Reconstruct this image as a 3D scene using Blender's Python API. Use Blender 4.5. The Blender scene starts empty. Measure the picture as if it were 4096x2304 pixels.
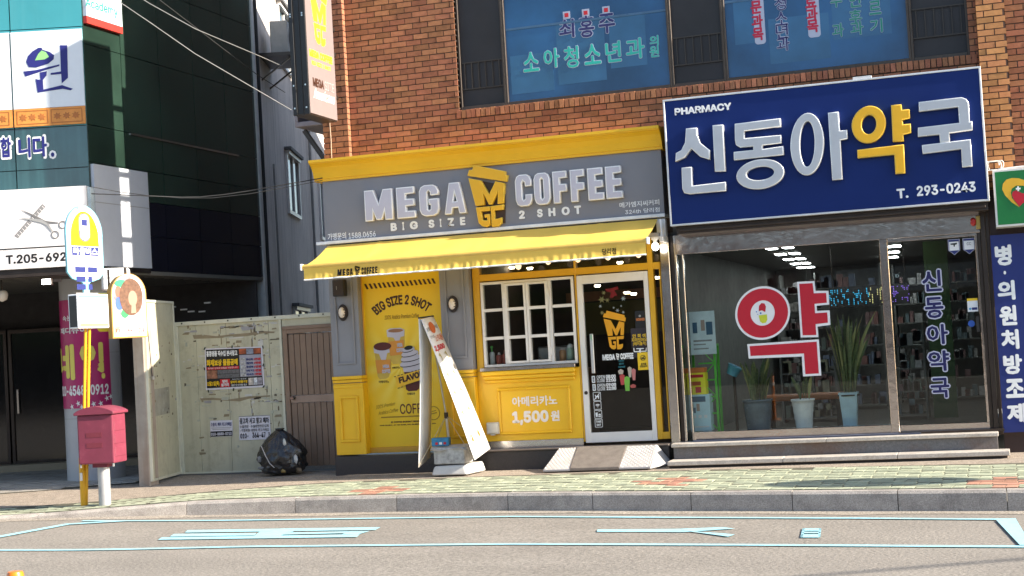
import bpy, bmesh, math, random
from mathutils import Vector, Matrix
random.seed(7)
sc = bpy.context.scene
COL = sc.collection
# ---------------------------------------------------------------- camera, sky, sun, exposure
RAD = math.radians
YAW, PITCH, ROLL = RAD(17.7145), RAD(2.217), RAD(-3.293)
FPX = 6000.0                                   # focal length in pixels of the 4096 x 2304 photograph
CAM = Vector((0.0, -19.0, 1.65))
_fw = Vector((-math.sin(YAW)*math.cos(PITCH), math.cos(YAW)*math.cos(PITCH), math.sin(PITCH)))
_ri = Vector((math.cos(YAW), math.sin(YAW), 0)); _up = _ri.cross(_fw)
CR = math.cos(ROLL)*_ri + math.sin(ROLL)*_up
CU = -math.sin(ROLL)*_ri + math.cos(ROLL)*_up
CF = _fw
cam = bpy.data.cameras.new('camera'); camo = bpy.data.objects.new('camera', cam); COL.objects.link(camo)
cam.sensor_width = 36.0; cam.lens = 36.0*FPX/4096.0; cam.clip_start = 0.1; cam.clip_end = 2000
camo.matrix_world = Matrix.Translation(CAM) @ Matrix((CR, CU, -CF)).transposed().to_4x4()
sc.camera = camo
SUN_EL, SUN_AZ = RAD(26.5), RAD(2.5)           # low sun from the right, a little in front of the shop fronts
to_sun = Vector((math.cos(SUN_EL)*math.cos(SUN_AZ), -math.cos(SUN_EL)*math.sin(SUN_AZ), math.sin(SUN_EL)))
world = bpy.data.worlds.new('World'); sc.world = world; world.use_nodes = True
wn = world.node_tree.nodes; bgn = wn['Background']
sky = wn.new('ShaderNodeTexSky'); sky.sky_type = 'NISHITA'; sky.sun_disc = False
sky.sun_elevation = SUN_EL; sky.sun_rotation = math.atan2(to_sun.x, to_sun.y)
sky.air_density = 1.0; sky.dust_density = 1.0; sky.ozone_density = 1.0
world.node_tree.links.new(sky.outputs[0], bgn.inputs[0]); bgn.inputs[1].default_value = 0.105
sl = bpy.data.lights.new('sun', 'SUN'); sl.energy = 4.6; sl.angle = RAD(0.55); sl.color = (1.0, 0.90, 0.76)
so = bpy.data.objects.new('sun', sl); COL.objects.link(so); so.location = (30, -10, 25)
so.rotation_euler = to_sun.to_track_quat('Z', 'Y').to_euler()
sc.view_settings.view_transform = 'Standard'; sc.view_settings.look = 'None'
sc.view_settings.exposure = 1.6; sc.view_settings.gamma = 1.0; sc.view_settings.use_curve_mapping = False
sc.cycles.max_bounces = 8; sc.cycles.transparent_max_bounces = 24; sc.cycles.caustics_reflective = False; sc.cycles.caustics_refractive = False

# ---------------------------------------------------------------- helpers
def ray(px, py): return CR*((px-2048)/FPX) - CU*((py-1152)/FPX) + CF
def G(px, py, z=0.0):
    d = ray(px, py); return CAM + d*((z-CAM.z)/d.z)
def GH(px, py, zf):
    p = G(px, py, -0.1)
    for _ in range(8): p = G(px, py, zf(p.x, p.y))
    return p
def DEP(px, py, depth): return CAM + ray(px, py)*depth
class Frame:
    """A vertical wall: local x runs along it, y into it, z up."""
    def __init__(s, org, ang):
        s.o = Vector(org); s.M = Matrix.Translation(s.o) @ Matrix.Rotation(ang, 4, 'Z'); s.I = s.M.inverted()
    def un(s, px, py, y=0.0):
        c = s.I @ CAM; d = s.I.to_3x3() @ ray(px, py); t = (y-c.y)/d.y; p = c+d*t; return p.x, p.z
    def rect(s, tl, br, y=0.0):
        a = s.un(*tl, y); b = s.un(*br, y); return a[0], b[0], b[1], a[1]      # x0 x1 z0 z1
    def poly(s, pts, y=0.0): return [s.un(px, py, y) for px, py in pts]
FA = Frame((0, 0, 0), 0)
IDM = Matrix.Identity(4)
WL = {}
def link(name, data, parent=None, loc=(0, 0, 0)):
    o = bpy.data.objects.new(name, data); COL.objects.link(o); loc = Vector(loc); WL[o.name] = loc
    if parent is not None:
        o.parent = parent; o.location = loc - WL[parent.name]
    else: o.location = loc
    return o
def tag(o, label, cat, group=None, kind=None):
    if label: o['label'] = label
    if cat: o['category'] = cat
    if group: o['group'] = group
    if kind: o['kind'] = kind
    return o
def thing(name, loc, label, cat, group=None):
    o = link(name, None, None, loc); o.empty_display_size = 0.1
    return tag(o, label, cat, group)
class MB:
    def __init__(s, M=IDM): s.v = []; s.f = []; s.M = M; s.sm = []
    def add(s, vs, fs, smooth=False):
        n = len(s.v); s.v += [s.M @ Vector(v) for v in vs]; s.f += [tuple(n+i for i in f) for f in fs]; s.sm += [smooth]*len(fs); return s
    def box(s, x0, x1, y0, y1, z0, z1):
        if x0 > x1: x0, x1 = x1, x0
        if y0 > y1: y0, y1 = y1, y0
        if z0 > z1: z0, z1 = z1, z0
        return s.add([(x0,y0,z0),(x1,y0,z0),(x1,y1,z0),(x0,y1,z0),(x0,y0,z1),(x1,y0,z1),(x1,y1,z1),(x0,y1,z1)],
              [(0,3,2,1),(4,5,6,7),(0,1,5,4),(1,2,6,5),(2,3,7,6),(3,0,4,7)])
    def bar(s, a, b, w, h, upv=(0,0,1)):
        a = Vector(a); b = Vector(b); d = (b-a).normalized(); upv = Vector(upv)
        if abs(d.dot(upv)) > .98: upv = Vector((1,0,0))
        sx = d.cross(upv).normalized()*w/2; sz = sx.normalized().cross(d).normalized()*h/2
        vs = [p+q for p in (a, b) for q in (-sx-sz, sx-sz, sx+sz, -sx+sz)]
        return s.add(vs, [(3,2,1,0),(4,5,6,7),(0,1,5,4),(1,2,6,5),(2,3,7,6),(3,0,4,7)])
    def quad(s, *p): return s.add(p, [tuple(range(len(p)))])
    def tube(s, pts, r, n=8, caps=True):
        pts = [Vector(p) for p in pts]; rs = r if isinstance(r, (list, tuple)) else [r]*len(pts); vs = []; fs = []
        prev = None
        for i, p in enumerate(pts):
            d = (pts[min(i+1, len(pts)-1)]-pts[max(i-1, 0)]).normalized()
            a = prev if prev is not None else (Vector((0,0,1)) if abs(d.z) < .9 else Vector((1,0,0)))
            x = (a - d*a.dot(d)).normalized(); y = d.cross(x); prev = x
            vs += [p + (x*math.cos(2*math.pi*k/n)+y*math.sin(2*math.pi*k/n))*rs[i] for k in range(n)]
        for i in range(len(pts)-1):
            for k in range(n): fs.append((i*n+k, i*n+(k+1)%n, (i+1)*n+(k+1)%n, (i+1)*n+k))
        s.add(vs, fs, True)
        if caps: s.add(vs[:n], [tuple(reversed(range(n)))]); s.add(vs[-n:], [tuple(range(n))])
        return s
    def lathe(s, c, prof, n=16, smooth=True, sx=1, sy=1):
        c = Vector(c); vs = []; fs = []
        for r, z in prof: vs += [c+Vector((r*sx*math.cos(2*math.pi*k/n), r*sy*math.sin(2*math.pi*k/n), z)) for k in range(n)]
        for i in range(len(prof)-1):
            for k in range(n): fs.append((i*n+k, i*n+(k+1)%n, (i+1)*n+(k+1)%n, (i+1)*n+k))
        s.add(vs, fs, smooth); m = len(prof)-1
        s.add(vs[:n], [tuple(reversed(range(n)))]); s.add(vs[m*n:], [tuple(range(n))]); return s
    def prism(s, poly, y0, y1):
        """polygon in local x,z pushed from y0 (front) to y1 (back)"""
        n = len(poly); vs = [(x, y0, z) for x, z in poly]+[(x, y1, z) for x, z in poly]
        ar = sum(poly[i][0]*poly[(i+1)%n][1]-poly[(i+1)%n][0]*poly[i][1] for i in range(n))
        fr = tuple(range(n)); bk = tuple(reversed(range(n, 2*n))); sd = [(i, n+i, n+(i+1)%n, (i+1)%n) for i in range(n)]
        if ar < 0: fr = tuple(reversed(fr)); bk = tuple(reversed(bk)); sd = [tuple(reversed(q)) for q in sd]
        return s.add(vs, [fr, bk]+sd)
    def xprism(s, prof, x0, x1):
        """profile in y,z swept along x"""
        n = len(prof); vs = [(x0, y, z) for y, z in prof]+[(x1, y, z) for y, z in prof]
        return s.add(vs, [tuple(reversed(range(n))), tuple(range(n, 2*n))]+[(i, (i+1)%n, n+(i+1)%n, n+i) for i in range(n)])
    def build(s, name, mat, parent=None, bevel=0, seg=1, recalc=True, origin=None):
        lo = Vector([min(v[i] for v in s.v) for i in range(3)]); hi = Vector([max(v[i] for v in s.v) for i in range(3)])
        c = Vector(((lo.x+hi.x)/2, (lo.y+hi.y)/2, lo.z)) if origin is None else Vector(origin)
        me = bpy.data.meshes.new(name); me.from_pydata([v-c for v in s.v], [], s.f)
        me.polygons.foreach_set('use_smooth', s.sm); me.update()
        if recalc or bevel:
            b = bmesh.new(); b.from_mesh(me)
            if recalc: bmesh.ops.recalc_face_normals(b, faces=b.faces)
            if bevel: bmesh.ops.bevel(b, geom=list(b.edges), offset=bevel, segments=seg, profile=.6, affect='EDGES', clamp_overlap=True)
            b.to_mesh(me); b.free()
        me.materials.append(mat); return link(name, me, parent, c)
def box(name, mat, parent, x0, x1, y0, y1, z0, z1, bevel=0, M=IDM):
    return MB(M).box(x0, x1, y0, y1, z0, z1).build(name, mat, parent, bevel)
# ---- flat shapes and lettering: 2-D outlines turned into solid meshes
def _curve_mesh(c):
    o = bpy.data.objects.new('tmp', c); me = bpy.data.meshes.new_from_object(o)
    bpy.data.objects.remove(o); bpy.data.curves.remove(c); return me
def _place(me, name, mat, parent, M, y, fn):
    # fn maps local (u, v) to wall (x, z); w becomes depth towards the street
    vs = [M @ Vector((*(lambda q: (q[0], y-v.co.z, q[1]))(fn(v.co.x, v.co.y)),)) for v in me.vertices]
    c = sum(vs, Vector())/max(1, len(vs))
    for v, p in zip(me.vertices, vs): v.co = p-c
    me.materials.clear(); me.materials.append(mat); me.name = name; me.update()
    return link(name, me, parent, c)
def outline(name, polys, y, depth, mat, parent, M=IDM, bevel=0.0):
    """filled outline(s) in wall x,z (holes allowed), its back at y, raised by depth"""
    c = bpy.data.curves.new('c', 'CURVE'); c.dimensions = '2D'; c.fill_mode = 'BOTH'
    for p in polys:
        s = c.splines.new('POLY'); s.points.add(len(p)-1); s.use_cyclic_u = True
        for q, (a, b) in zip(s.points, p): q.co = (a, b, 0, 1)
    c.extrude = depth/2; c.bevel_depth = bevel; c.bevel_resolution = 1; c.offset = -bevel
    me = _curve_mesh(c); return _place(me, name, mat, parent, M, y-depth/2, lambda u, v: (u, v))
try:                                               # the sans typeface that ships with Blender itself; else its built-in one
    FONT = bpy.data.fonts.load(bpy.utils.system_resource('DATAFILES')+'/fonts/Inter.woff2')
except Exception: FONT = None
def text(name, s, rect, y, mat, parent, M=IDM, bold=0.0, depth=0.002, bevel=0.0, shear=0.0, space=1.0, arc=None, line=1.0):
    """lettering fitted to the wall rectangle x0 x1 z0 z1, its back at y"""
    c = bpy.data.curves.new('t', 'FONT'); c.body = s; c.size = 1.0; c.resolution_u = 2; c.extrude = .5
    c.shear = shear; c.space_character = space; c.align_x = 'CENTER'; c.space_line = line
    if FONT and s.isascii(): c.font = FONT
    me = _curve_mesh(c)
    if bold > .004:                                # heavier strokes: the glyphs repeated a stroke's width apart, each a hair proud of the last
        nd = 8 if bold > .02 else 4; vs = [tuple(v.co) for v in me.vertices]; fs = [tuple(p.vertices) for p in me.polygons]; V = []; Fc = []
        for k in range(nd+1):
            dx, dy = (bold*math.cos(2*math.pi*k/nd), bold*math.sin(2*math.pi*k/nd)) if k < nd else (0, 0); e = .00012*k/max(depth, 1e-6)
            n0 = len(V); V += [(x+dx, y_+dy, z+(e if z > 0 else -.0+e*.3)) for x, y_, z in vs]; Fc += [tuple(n0+i for i in f) for f in fs]
        bpy.data.meshes.remove(me); me = bpy.data.meshes.new('t'); me.from_pydata(V, [], Fc)
    xs = [v.co.x for v in me.vertices]; ys = [v.co.y for v in me.vertices]
    a0, a1, b0, b1 = min(xs), max(xs), min(ys), max(ys); x0, x1, z0, z1 = rect
    for v in me.vertices: v.co.z *= depth
    def fn(u, v):
        p = (u-a0)/(a1-a0); q = (v-b0)/(b1-b0)
        if arc is None: return x0+(x1-x0)*p, z0+(z1-z0)*q
        ang = arc*(p-.5); W = x1-x0; R0 = W/(2*math.sin(arc/2)); hgt = z1-z0; R_ = R0+hgt*q
        return (x0+x1)/2+R_*math.sin(ang), z0+R_*math.cos(ang)-R0*math.cos(arc/2)
    return _place(me, name, mat, parent, M, y-depth/2, fn)
def rtext(name, s, fr, tl, br, y, mat, parent, **k): return text(name, s, fr.rect(tl, br, y), y, mat, parent, M=fr.M, **k)
def circ(cx, cz, rx, rz=None, n=28, a0=0, a1=360):
    rz = rx if rz is None else rz
    return [(cx+rx*math.cos(RAD(a0+(a1-a0)*k/n)), cz+rz*math.sin(RAD(a0+(a1-a0)*k/n))) for k in range(n if a1-a0 == 360 else n+1)]
def rrect(x0, x1, z0, z1, r, n=4):
    out = []
    for cx, cz, a in ((x1-r, z1-r, 0), (x0+r, z1-r, 90), (x0+r, z0+r, 180), (x1-r, z0+r, 270)):
        out += [(cx+r*math.cos(RAD(a+90*k/n)), cz+r*math.sin(RAD(a+90*k/n))) for k in range(n+1)]
    return out
# ---------------------------------------------------------------- materials (all procedural)
MATS = {}
def mat(name, col, rough=.6, metal=0.0, var=.12, scale=6.0, bump=0.0, bscale=60.0, dirt=0.0, dirtcol=(.05,.045,.04), dscale=2.5,
        stretch=(1,1,1), spec=.5, emit=None, rnd=0.0, coat=0.0, trans=0.0, streak=0.0, fine=0.0):
    if name in MATS: return MATS[name]
    m = bpy.data.materials.new(name); m.use_nodes = True; MATS[name] = m
    N = m.node_tree.nodes; L = m.node_tree.links; b = N['Principled BSDF']
    b.inputs['Roughness'].default_value = rough; b.inputs['Metallic'].default_value = metal
    b.inputs['Specular IOR Level'].default_value = spec; b.inputs['Coat Weight'].default_value = coat
    if trans: b.inputs['Transmission Weight'].default_value = trans
    geo = N.new('ShaderNodeNewGeometry'); mp = N.new('ShaderNodeMapping'); L.new(geo.outputs['Position'], mp.inputs['Vector'])
    mp.inputs['Scale'].default_value = stretch
    def noise(sc_, det=5, ro=.6):
        n = N.new('ShaderNodeTexNoise'); n.inputs['Scale'].default_value = sc_; n.inputs['Detail'].default_value = det; n.inputs['Roughness'].default_value = ro
        L.new(mp.outputs[0], n.inputs['Vector']); return n
    def mix(kind, fac, a, c):
        x = N.new('ShaderNodeMix'); x.data_type = 'RGBA'; x.blend_type = kind; x.clamp_factor = True
        for s_, v in ((x.inputs[0], fac), (x.inputs[6], a), (x.inputs[7], c)):
            if hasattr(v, 'is_linked'): L.new(v, s_)
            else: s_.default_value = v if not isinstance(v, tuple) else (*v[:3], 1)
        return x.outputs[2]
    def ramp(src, p0, p1, c0=(0,0,0), c1=(1,1,1)):
        r = N.new('ShaderNodeValToRGB'); r.color_ramp.elements[0].position = p0; r.color_ramp.elements[1].position = p1
        r.color_ramp.elements[0].color = (*c0, 1); r.color_ramp.elements[1].color = (*c1, 1); L.new(src, r.inputs[0]); return r.outputs[0]
    cur = None
    hi = tuple(min(1, c*(1+var)) for c in col); lo = tuple(c*(1-var) for c in col)
    n1 = noise(scale); cur = ramp(n1.outputs['Fac'], .3, .7, lo, hi)
    if rnd:
        oi = N.new('ShaderNodeObjectInfo'); ad = N.new('ShaderNodeMath'); ad.operation = 'ADD'; fr = N.new('ShaderNodeMath'); fr.operation = 'FRACT'
        L.new(oi.outputs['Random'], ad.inputs[0]); L.new(geo.outputs['Random Per Island'], ad.inputs[1]); L.new(ad.outputs[0], fr.inputs[0])
        wn_ = N.new('ShaderNodeTexWhiteNoise'); wn_.noise_dimensions = '1D'; L.new(fr.outputs[0], wn_.inputs['W'])
        hs = N.new('ShaderNodeHueSaturation'); mr = N.new('ShaderNodeMapRange'); mr.inputs['To Min'].default_value = 1-rnd; mr.inputs['To Max'].default_value = 1+rnd
        L.new(fr.outputs[0], mr.inputs['Value']); L.new(mr.outputs[0], hs.inputs['Value'])
        mh = N.new('ShaderNodeMapRange'); mh.inputs['To Min'].default_value = .5-.03*rnd; mh.inputs['To Max'].default_value = .5+.04*rnd
        L.new(wn_.outputs['Value'], mh.inputs['Value']); L.new(mh.outputs[0], hs.inputs['Hue']); L.new(cur, hs.inputs['Color']); cur = hs.outputs[0]
    if fine:
        n3 = noise(bscale*1.3, 3, .7); cur = mix('MULTIPLY', fine, cur, ramp(n3.outputs['Fac'], .35, .65, (.35,.35,.35), (1.5,1.5,1.5)))
    if dirt:
        n2 = noise(dscale, 8, .68); cur = mix('MIX', ramp(n2.outputs['Fac'], .62-.25*dirt, .78, (0,0,0), (min(1,dirt*1.3),)*3), cur, dirtcol)
    if streak:
        mp2 = N.new('ShaderNodeMapping'); mp2.inputs['Scale'].default_value = (7, 7, .35); L.new(geo.outputs['Position'], mp2.inputs['Vector'])
        n4 = N.new('ShaderNodeTexNoise'); n4.inputs['Scale'].default_value = 1.6; n4.inputs['Detail'].default_value = 6; L.new(mp2.outputs[0], n4.inputs['Vector'])
        cur = mix('MIX', ramp(n4.outputs['Fac'], .5, .75, (0,0,0), (streak,)*3), cur, dirtcol)
    L.new(cur, b.inputs['Base Color'])
    nr = noise(scale*3); mr2 = N.new('ShaderNodeMapRange'); mr2.inputs['To Min'].default_value = max(.02, rough-.08); mr2.inputs['To Max'].default_value = min(1, rough+.08)
    L.new(nr.outputs['Fac'], mr2.inputs['Value']); L.new(mr2.outputs[0], b.inputs['Roughness'])
    if bump:
        nb = noise(bscale, 6, .65); bp = N.new('ShaderNodeBump'); bp.inputs['Strength'].default_value = min(1, bump); bp.inputs['Distance'].default_value = .012*max(1, bump)
        L.new(nb.outputs['Fac'], bp.inputs['Height']); L.new(bp.outputs[0], b.inputs['Normal'])
    if emit:
        b.inputs['Emission Color'].default_value = (*emit[0], 1); b.inputs['Emission Strength'].default_value = emit[1]
    return m
def flat(name, col, rough=.55, emit=None, metal=0.0, spec=.4): return mat(name, col, rough, metal, var=.04, scale=9, emit=emit, spec=spec)
def glass(name, tint=(.8,.85,.82), refl=1.0, rough=0.0, base=.02):
    if name in MATS: return MATS[name]
    m = bpy.data.materials.new(name); m.use_nodes = True; MATS[name] = m; N = m.node_tree.nodes; L = m.node_tree.links
    N.remove(N['Principled BSDF']); out = N['Material Output']
    t = N.new('ShaderNodeBsdfTransparent'); t.inputs[0].default_value = (*tint, 1)
    g = N.new('ShaderNodeBsdfGlossy'); g.inputs['Roughness'].default_value = rough; g.inputs[0].default_value = (1,1,1,1)
    fr = N.new('ShaderNodeFresnel'); fr.inputs[0].default_value = 1.5
    mu = N.new('ShaderNodeMath'); mu.operation = 'MULTIPLY_ADD'; mu.inputs[1].default_value = refl; mu.inputs[2].default_value = base; mu.use_clamp = True
    L.new(fr.outputs[0], mu.inputs[0]); mx = N.new('ShaderNodeMixShader'); L.new(mu.outputs[0], mx.inputs[0]); L.new(t.outputs[0], mx.inputs[1]); L.new(g.outputs[0], mx.inputs[2])
    nz = N.new('ShaderNodeTexNoise'); nz.inputs['Scale'].default_value = 1.1; nz.inputs['Detail'].default_value = 1
    bp = N.new('ShaderNodeBump'); bp.inputs['Strength'].default_value = .03; bp.inputs['Distance'].default_value = .02
    ge = N.new('ShaderNodeNewGeometry'); L.new(ge.outputs['Position'], nz.inputs['Vector']); L.new(nz.outputs[0], bp.inputs['Height']); L.new(bp.outputs[0], g.inputs['Normal'])
    L.new(mx.outputs[0], out.inputs['Surface']); return m
m_white = flat('white_print', (.8,.8,.8)); m_black = flat('black_print', (.012,.012,.013)); m_red = flat('red_print', (.55,.02,.03))
m_yprint = flat('yellow_print', (.85,.55,.02)); m_navy = flat('navy_print', (.02,.03,.16)); m_grey = flat('grey_print', (.3,.3,.3))
m_brick = mat('brick_clay', (.31,.13,.072), .85, var=.14, scale=14, bump=.5, bscale=120, rnd=.24, dirt=.10, dirtcol=(.09,.045,.03), dscale=3, spec=.25)
m_brick_sun = mat('brick_clay_sun_tint', (.52,.23,.095), .85, var=.14, scale=14, bump=.5, bscale=120, rnd=.18, dirt=.15, dirtcol=(.12,.06,.04), spec=.25)  # lighter copy of the clay: grazing sun on the right pier put into colour
m_mortar = mat('mortar_dark', (.085,.06,.05), .95, var=.3, scale=20, bump=.4)
m_yel = mat('yellow_paint', (.82,.47,.012), .42, var=.05, scale=2, dirt=.06, dirtcol=(.45,.24,.02), dscale=5, bump=.06, bscale=25)
m_greyp = mat('grey_paint', (.23,.23,.25), .5, var=.07, scale=2, bump=.06, bscale=30, dirt=.08, dirtcol=(.12,.115,.11))
m_whitef = mat('white_frame_paint', (.74,.71,.68), .38, var=.05, scale=4, dirt=.1, dirtcol=(.4,.36,.3), dscale=6)
m_steel = mat('brushed_steel', (.55,.52,.50), .2, metal=1.0, var=.06, scale=5, bump=.15, bscale=4)
m_darkmetal = mat('dark_bronze_metal', (.055,.042,.036), .35, metal=.6, var=.15)
m_granite = mat('granite_grey', (.135,.135,.14), .6, var=.2, scale=30, bump=.3, bscale=150, fine=.6, dirt=.75, dirtcol=(.13,.055,.018), dscale=1.1)
m_nosing = mat('stone_nosing', (.46,.42,.37), .65, var=.15, scale=12, bump=.3, dirt=.35, dirtcol=(.2,.12,.06), dscale=4, fine=.3)
m_dgranite = mat('granite_dark', (.032,.027,.027), .45, var=.2, scale=40, bump=.1, dirt=.15, dirtcol=(.12,.1,.09))
m_conc = mat('concrete_wall', (.62,.575,.535), .9, var=.1, scale=1.5, bump=.25, bscale=35, streak=.45, dirtcol=(.12,.115,.115), fine=.12)
m_glass = glass('clear_glass', refl=.8, base=0)
m_dglass = glass('shop_glass', (.88,.9,.89), .45, 0.0, 0.0)
m_blk = mat('black_plastic', (.02,.018,.018), .45, var=.2)
m_rubber = mat('grey_mat_rubber', (.17,.145,.125), .95, var=.18, scale=10, bump=.5, bscale=140, fine=.3)
m_cable = mat('cable_black', (.015,.015,.016), .6)
# ================================================================ GROUND
def interp(x, pts):
    if x <= pts[0][0]: return pts[0][1]
    for (a, b), (c, d) in zip(pts, pts[1:]):
        if x <= c: return b+(d-b)*(x-a)/(c-a)
    return pts[-1][1]
def smooth(x, pts, w=.5): return sum(interp(x+w*k/4, pts) for k in range(-4, 5))/9
KY = [(-30,-8.2),(-15,-4.0),(-12,-3.2),(-10.8,-2.95),(-9.6,-2.68),(-8.3,-2.63),(-7,-2.63),(-5.3,-2.72),(-3.4,-3.03),(-1.8,-3.27),(0,-3.5),(6,-4.1),(30,-6)]
KZ = [(-30,-.115),(-12,-.115),(-10.8,-.085),(-9.5,-.032),(-5,-.03),(0,-.045),(30,-.09)]
RZ = [(-30,-.13),(-12,-.13),(-9,-.2),(0,-.24),(30,-.3)]
def yk(x): return smooth(x, KY)
def zk(x): return smooth(x, KZ)
def zr(x, y=0): return smooth(x, RZ)
def zp(x, y):                                   # pavement height: falls gently from the buildings to the kerb
    k = yk(x); t = min(1, max(0, (y-0.1)/(k-0.1))); return .035+(zk(x)-.035)*t
m_road = mat('asphalt_worn', (.25,.228,.20), .9, var=.10, scale=.7, bump=.9, bscale=26, fine=.6, stretch=(1,1.6,1), dirt=.10, dirtcol=(.14,.125,.11), dscale=.8, spec=.2)
m_gutter = mat('gutter_gravel', (.34,.30,.25), .95, var=.3, scale=35, bump=1.0, bscale=40, fine=.9, spec=.2)
m_apron = mat('apron_exposed_aggregate', (.34,.285,.23), .95, var=.18, scale=9, bump=1.0, bscale=45, fine=.75, dirt=.2, dirtcol=(.14,.12,.1), dscale=1.4, spec=.2)
m_kerb = mat('kerb_concrete', (.38,.345,.31), .9, var=.14, scale=4, bump=.6, bscale=70, fine=.5, dirt=.5, dirtcol=(.10,.09,.085), dscale=4.5, rnd=.08, spec=.2)
m_soil = mat('distant_ground', (.2,.19,.17), .95, scale=.2)
m_paver = mat('paver_green', (.37,.395,.285), .9, var=.16, scale=6, bump=.7, bscale=70, fine=.3, rnd=.16, dirt=.16, dirtcol=(.16,.14,.1), dscale=3, spec=.2)
m_paverr = mat('paver_red', (.46,.24,.17), .9, var=.14, scale=6, bump=.7, bscale=70, fine=.3, rnd=.14, dirt=.16, dirtcol=(.2,.13,.09), dscale=3, spec=.2)
m_joint = mat('paver_joint_sand', (.085,.08,.055), .95, var=.3, scale=20, bump=.5)
m_paint = mat('road_paint_blue', (.33,.62,.70), .7, var=.10, scale=8, bump=.3, bscale=80, dirt=.22, dirtcol=(.2,.22,.21), dscale=9, fine=.15)
def sheet(name, m, xs, yf0, yf1, zf, n=4, kind='structure'):
    b = MB(); k = n+1
    for x in xs:
        a, c = yf0(x), yf1(x)
        for j in range(k): y = a+(c-a)*j/n; b.v.append(Vector((x, y, zf(x, y))))
    for i in range(len(xs)-1):
        for j in range(n): b.f.append((i*k+j, (i+1)*k+j, (i+1)*k+j+1, i*k+j+1)); b.sm.append(True)
    o = b.build(name, m, None, recalc=False); o['kind'] = kind; return o
XS = [-30+.5*i for i in range(121)]
g = MB(); g.quad((-400,-400,-.6),(400,-400,-.6),(400,400,-.6),(-400,400,-.6)); g.build('ground', m_soil)['kind'] = 'structure'
sheet('road', m_road, XS, lambda x: -34.0, lambda x: yk(x)-.001, lambda x, y: zr(x)+.0, 10)
sheet('gutter', m_gutter, XS, lambda x: yk(x)-.26-.05*math.sin(3*x)-.03*math.sin(7.3*x), lambda x: yk(x)-.002, lambda x, y: zr(x)+.004, 2)
YP = [(-13,-2.6),(-10.6,-1.96),(-8.3,-1.06),(-5.9,-.92),(-3.8,-.92),(0,-1.22),(6,-1.5)]
def yp(x): return smooth(x, YP)
sheet('pavement_apron', m_apron, XS, lambda x: yp(x)-.05, lambda x: 9.0 if x < -8.6 else .35, lambda x, y: zp(x, y)+.001, 8)
pav = sheet('pavement', m_joint, XS, lambda x: yk(x)+.16, lambda x: yp(x)+.01, lambda x, y: zp(x, y)+.0115, 4)
# kerb: one long row of separate stones
kerb = thing('kerb', (0,-3.5,-.3), None, None); kerb['kind'] = 'structure'
edges = [GH(px, 2012, lambda x, y: zk(x)).x for px in (-330, 20, 388, 749, 1121, 1500, 1935, 2284, 2695, 3120, 3565, 4030, 4500)]
edges = [edges[0]-1.25*k for k in (5,4,3,2,1)]+edges+[edges[-1]+1.25*k for k in (1,2,3,4)]
for a, b_ in zip(edges, edges[1:]):
    m = MB(); g_ = .004
    for x0, x1 in ((a+g_, b_-g_),):
        vs = []
        for x in (x0, x1):
            y = yk(x); zt = zk(x)+.012; zb = zr(x)-.1; jit = random.uniform(-.003, .003)
            vs += [(x, y-.008, zb), (x, y+.006, zt-.03), (x, y+.03, zt+jit), (x, y+.165, zt+jit), (x, y+.165, zb)]
        m.add(vs, [(0,1,2,3,4),(9,8,7,6,5)]+[(i, 5+i, 5+(i+1)%5, (i+1)%5) for i in range(5)])
    m.build('kerb_stone', m_kerb, kerb)
# pavers, basket weave, following the kerb
MOD = .25
pm = {}
def paver_mesh(lx, ly):
    if (lx, ly) not in pm:
        b = bmesh.new(); bmesh.ops.create_cube(b, size=1); bmesh.ops.scale(b, vec=(lx-.008, ly-.008, .04), verts=b.verts)
        me = bpy.data.meshes.new('paver'); b.to_mesh(me); b.free(); me.materials.append(m_paver); pm[(lx, ly)] = me
        me2 = me.copy(); me2.materials.clear(); me2.materials.append(m_paverr); pm[(lx, ly, 1)] = me2
    return pm[(lx, ly)]
allp = []
reds = [(G(1500,1967,-.02).x, G(1500,1967,-.02).y), (G(2690,1933,-.02).x, G(2690,1933,-.02).y), (G(420,1998,-.06).x, G(420,1998,-.06).y), (G(4000,1932,-.03).x, G(4000,1932,-.03).y)]
for i in range(-60, 40):
    for j in range(0, 12):
        sx = i*MOD; s0 = j*MOD
        sub = ([(0, -MOD/4, MOD, MOD/2), (0, MOD/4, MOD, MOD/2)] if (i+j) % 2 else [(-MOD/4, 0, MOD/2, MOD), (MOD/4, 0, MOD/2, MOD)])
        for dx, dy, lx, ly in sub:
            x = sx+dx; y = yk(x)+.172+s0+MOD/2+dy
            if y+ly/2 > yp(x): continue
            red = any((abs(x-rx) < .38 and abs(y-ry) < .13) or (abs(x-rx) < .14 and abs(y-ry) < .36) for rx, ry in reds)
            allp.append((x, y, lx, ly, red))
allp.sort(key=lambda p: (not (-10.6 < p[0] < .35), p[1]-yk(p[0])+.02*abs(p[0]+3.5)))
rest = MB(); rest_r = MB()
for k, (x, y, lx, ly, red) in enumerate(allp):
    z = zp(x, y)+random.uniform(-.0008, .0008); an = math.atan((yk(x+.1)-yk(x-.1))/.2)
    me = paver_mesh(lx, ly)
    if red: me = pm[(lx, ly, 1)]
    if k < 300:
        o = link('paver', me, pav, (x, y, z-.006)); o.rotation_euler = (random.uniform(-.003,.003), random.uniform(-.003,.003), an)
    else:
        M = Matrix.Translation((x, y, z-.006)) @ Matrix.Rotation(an, 4, 'Z')
        t = rest_r if red else rest; t.M = M; t.add([v.co for v in me.vertices], [tuple(p.vertices) for p in me.polygons])
o = rest.build('paver_field', m_paver, pav); o['kind'] = 'stuff'
o = rest_r.build('red_paver_field', m_paverr, pav); o['kind'] = 'stuff'
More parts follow.
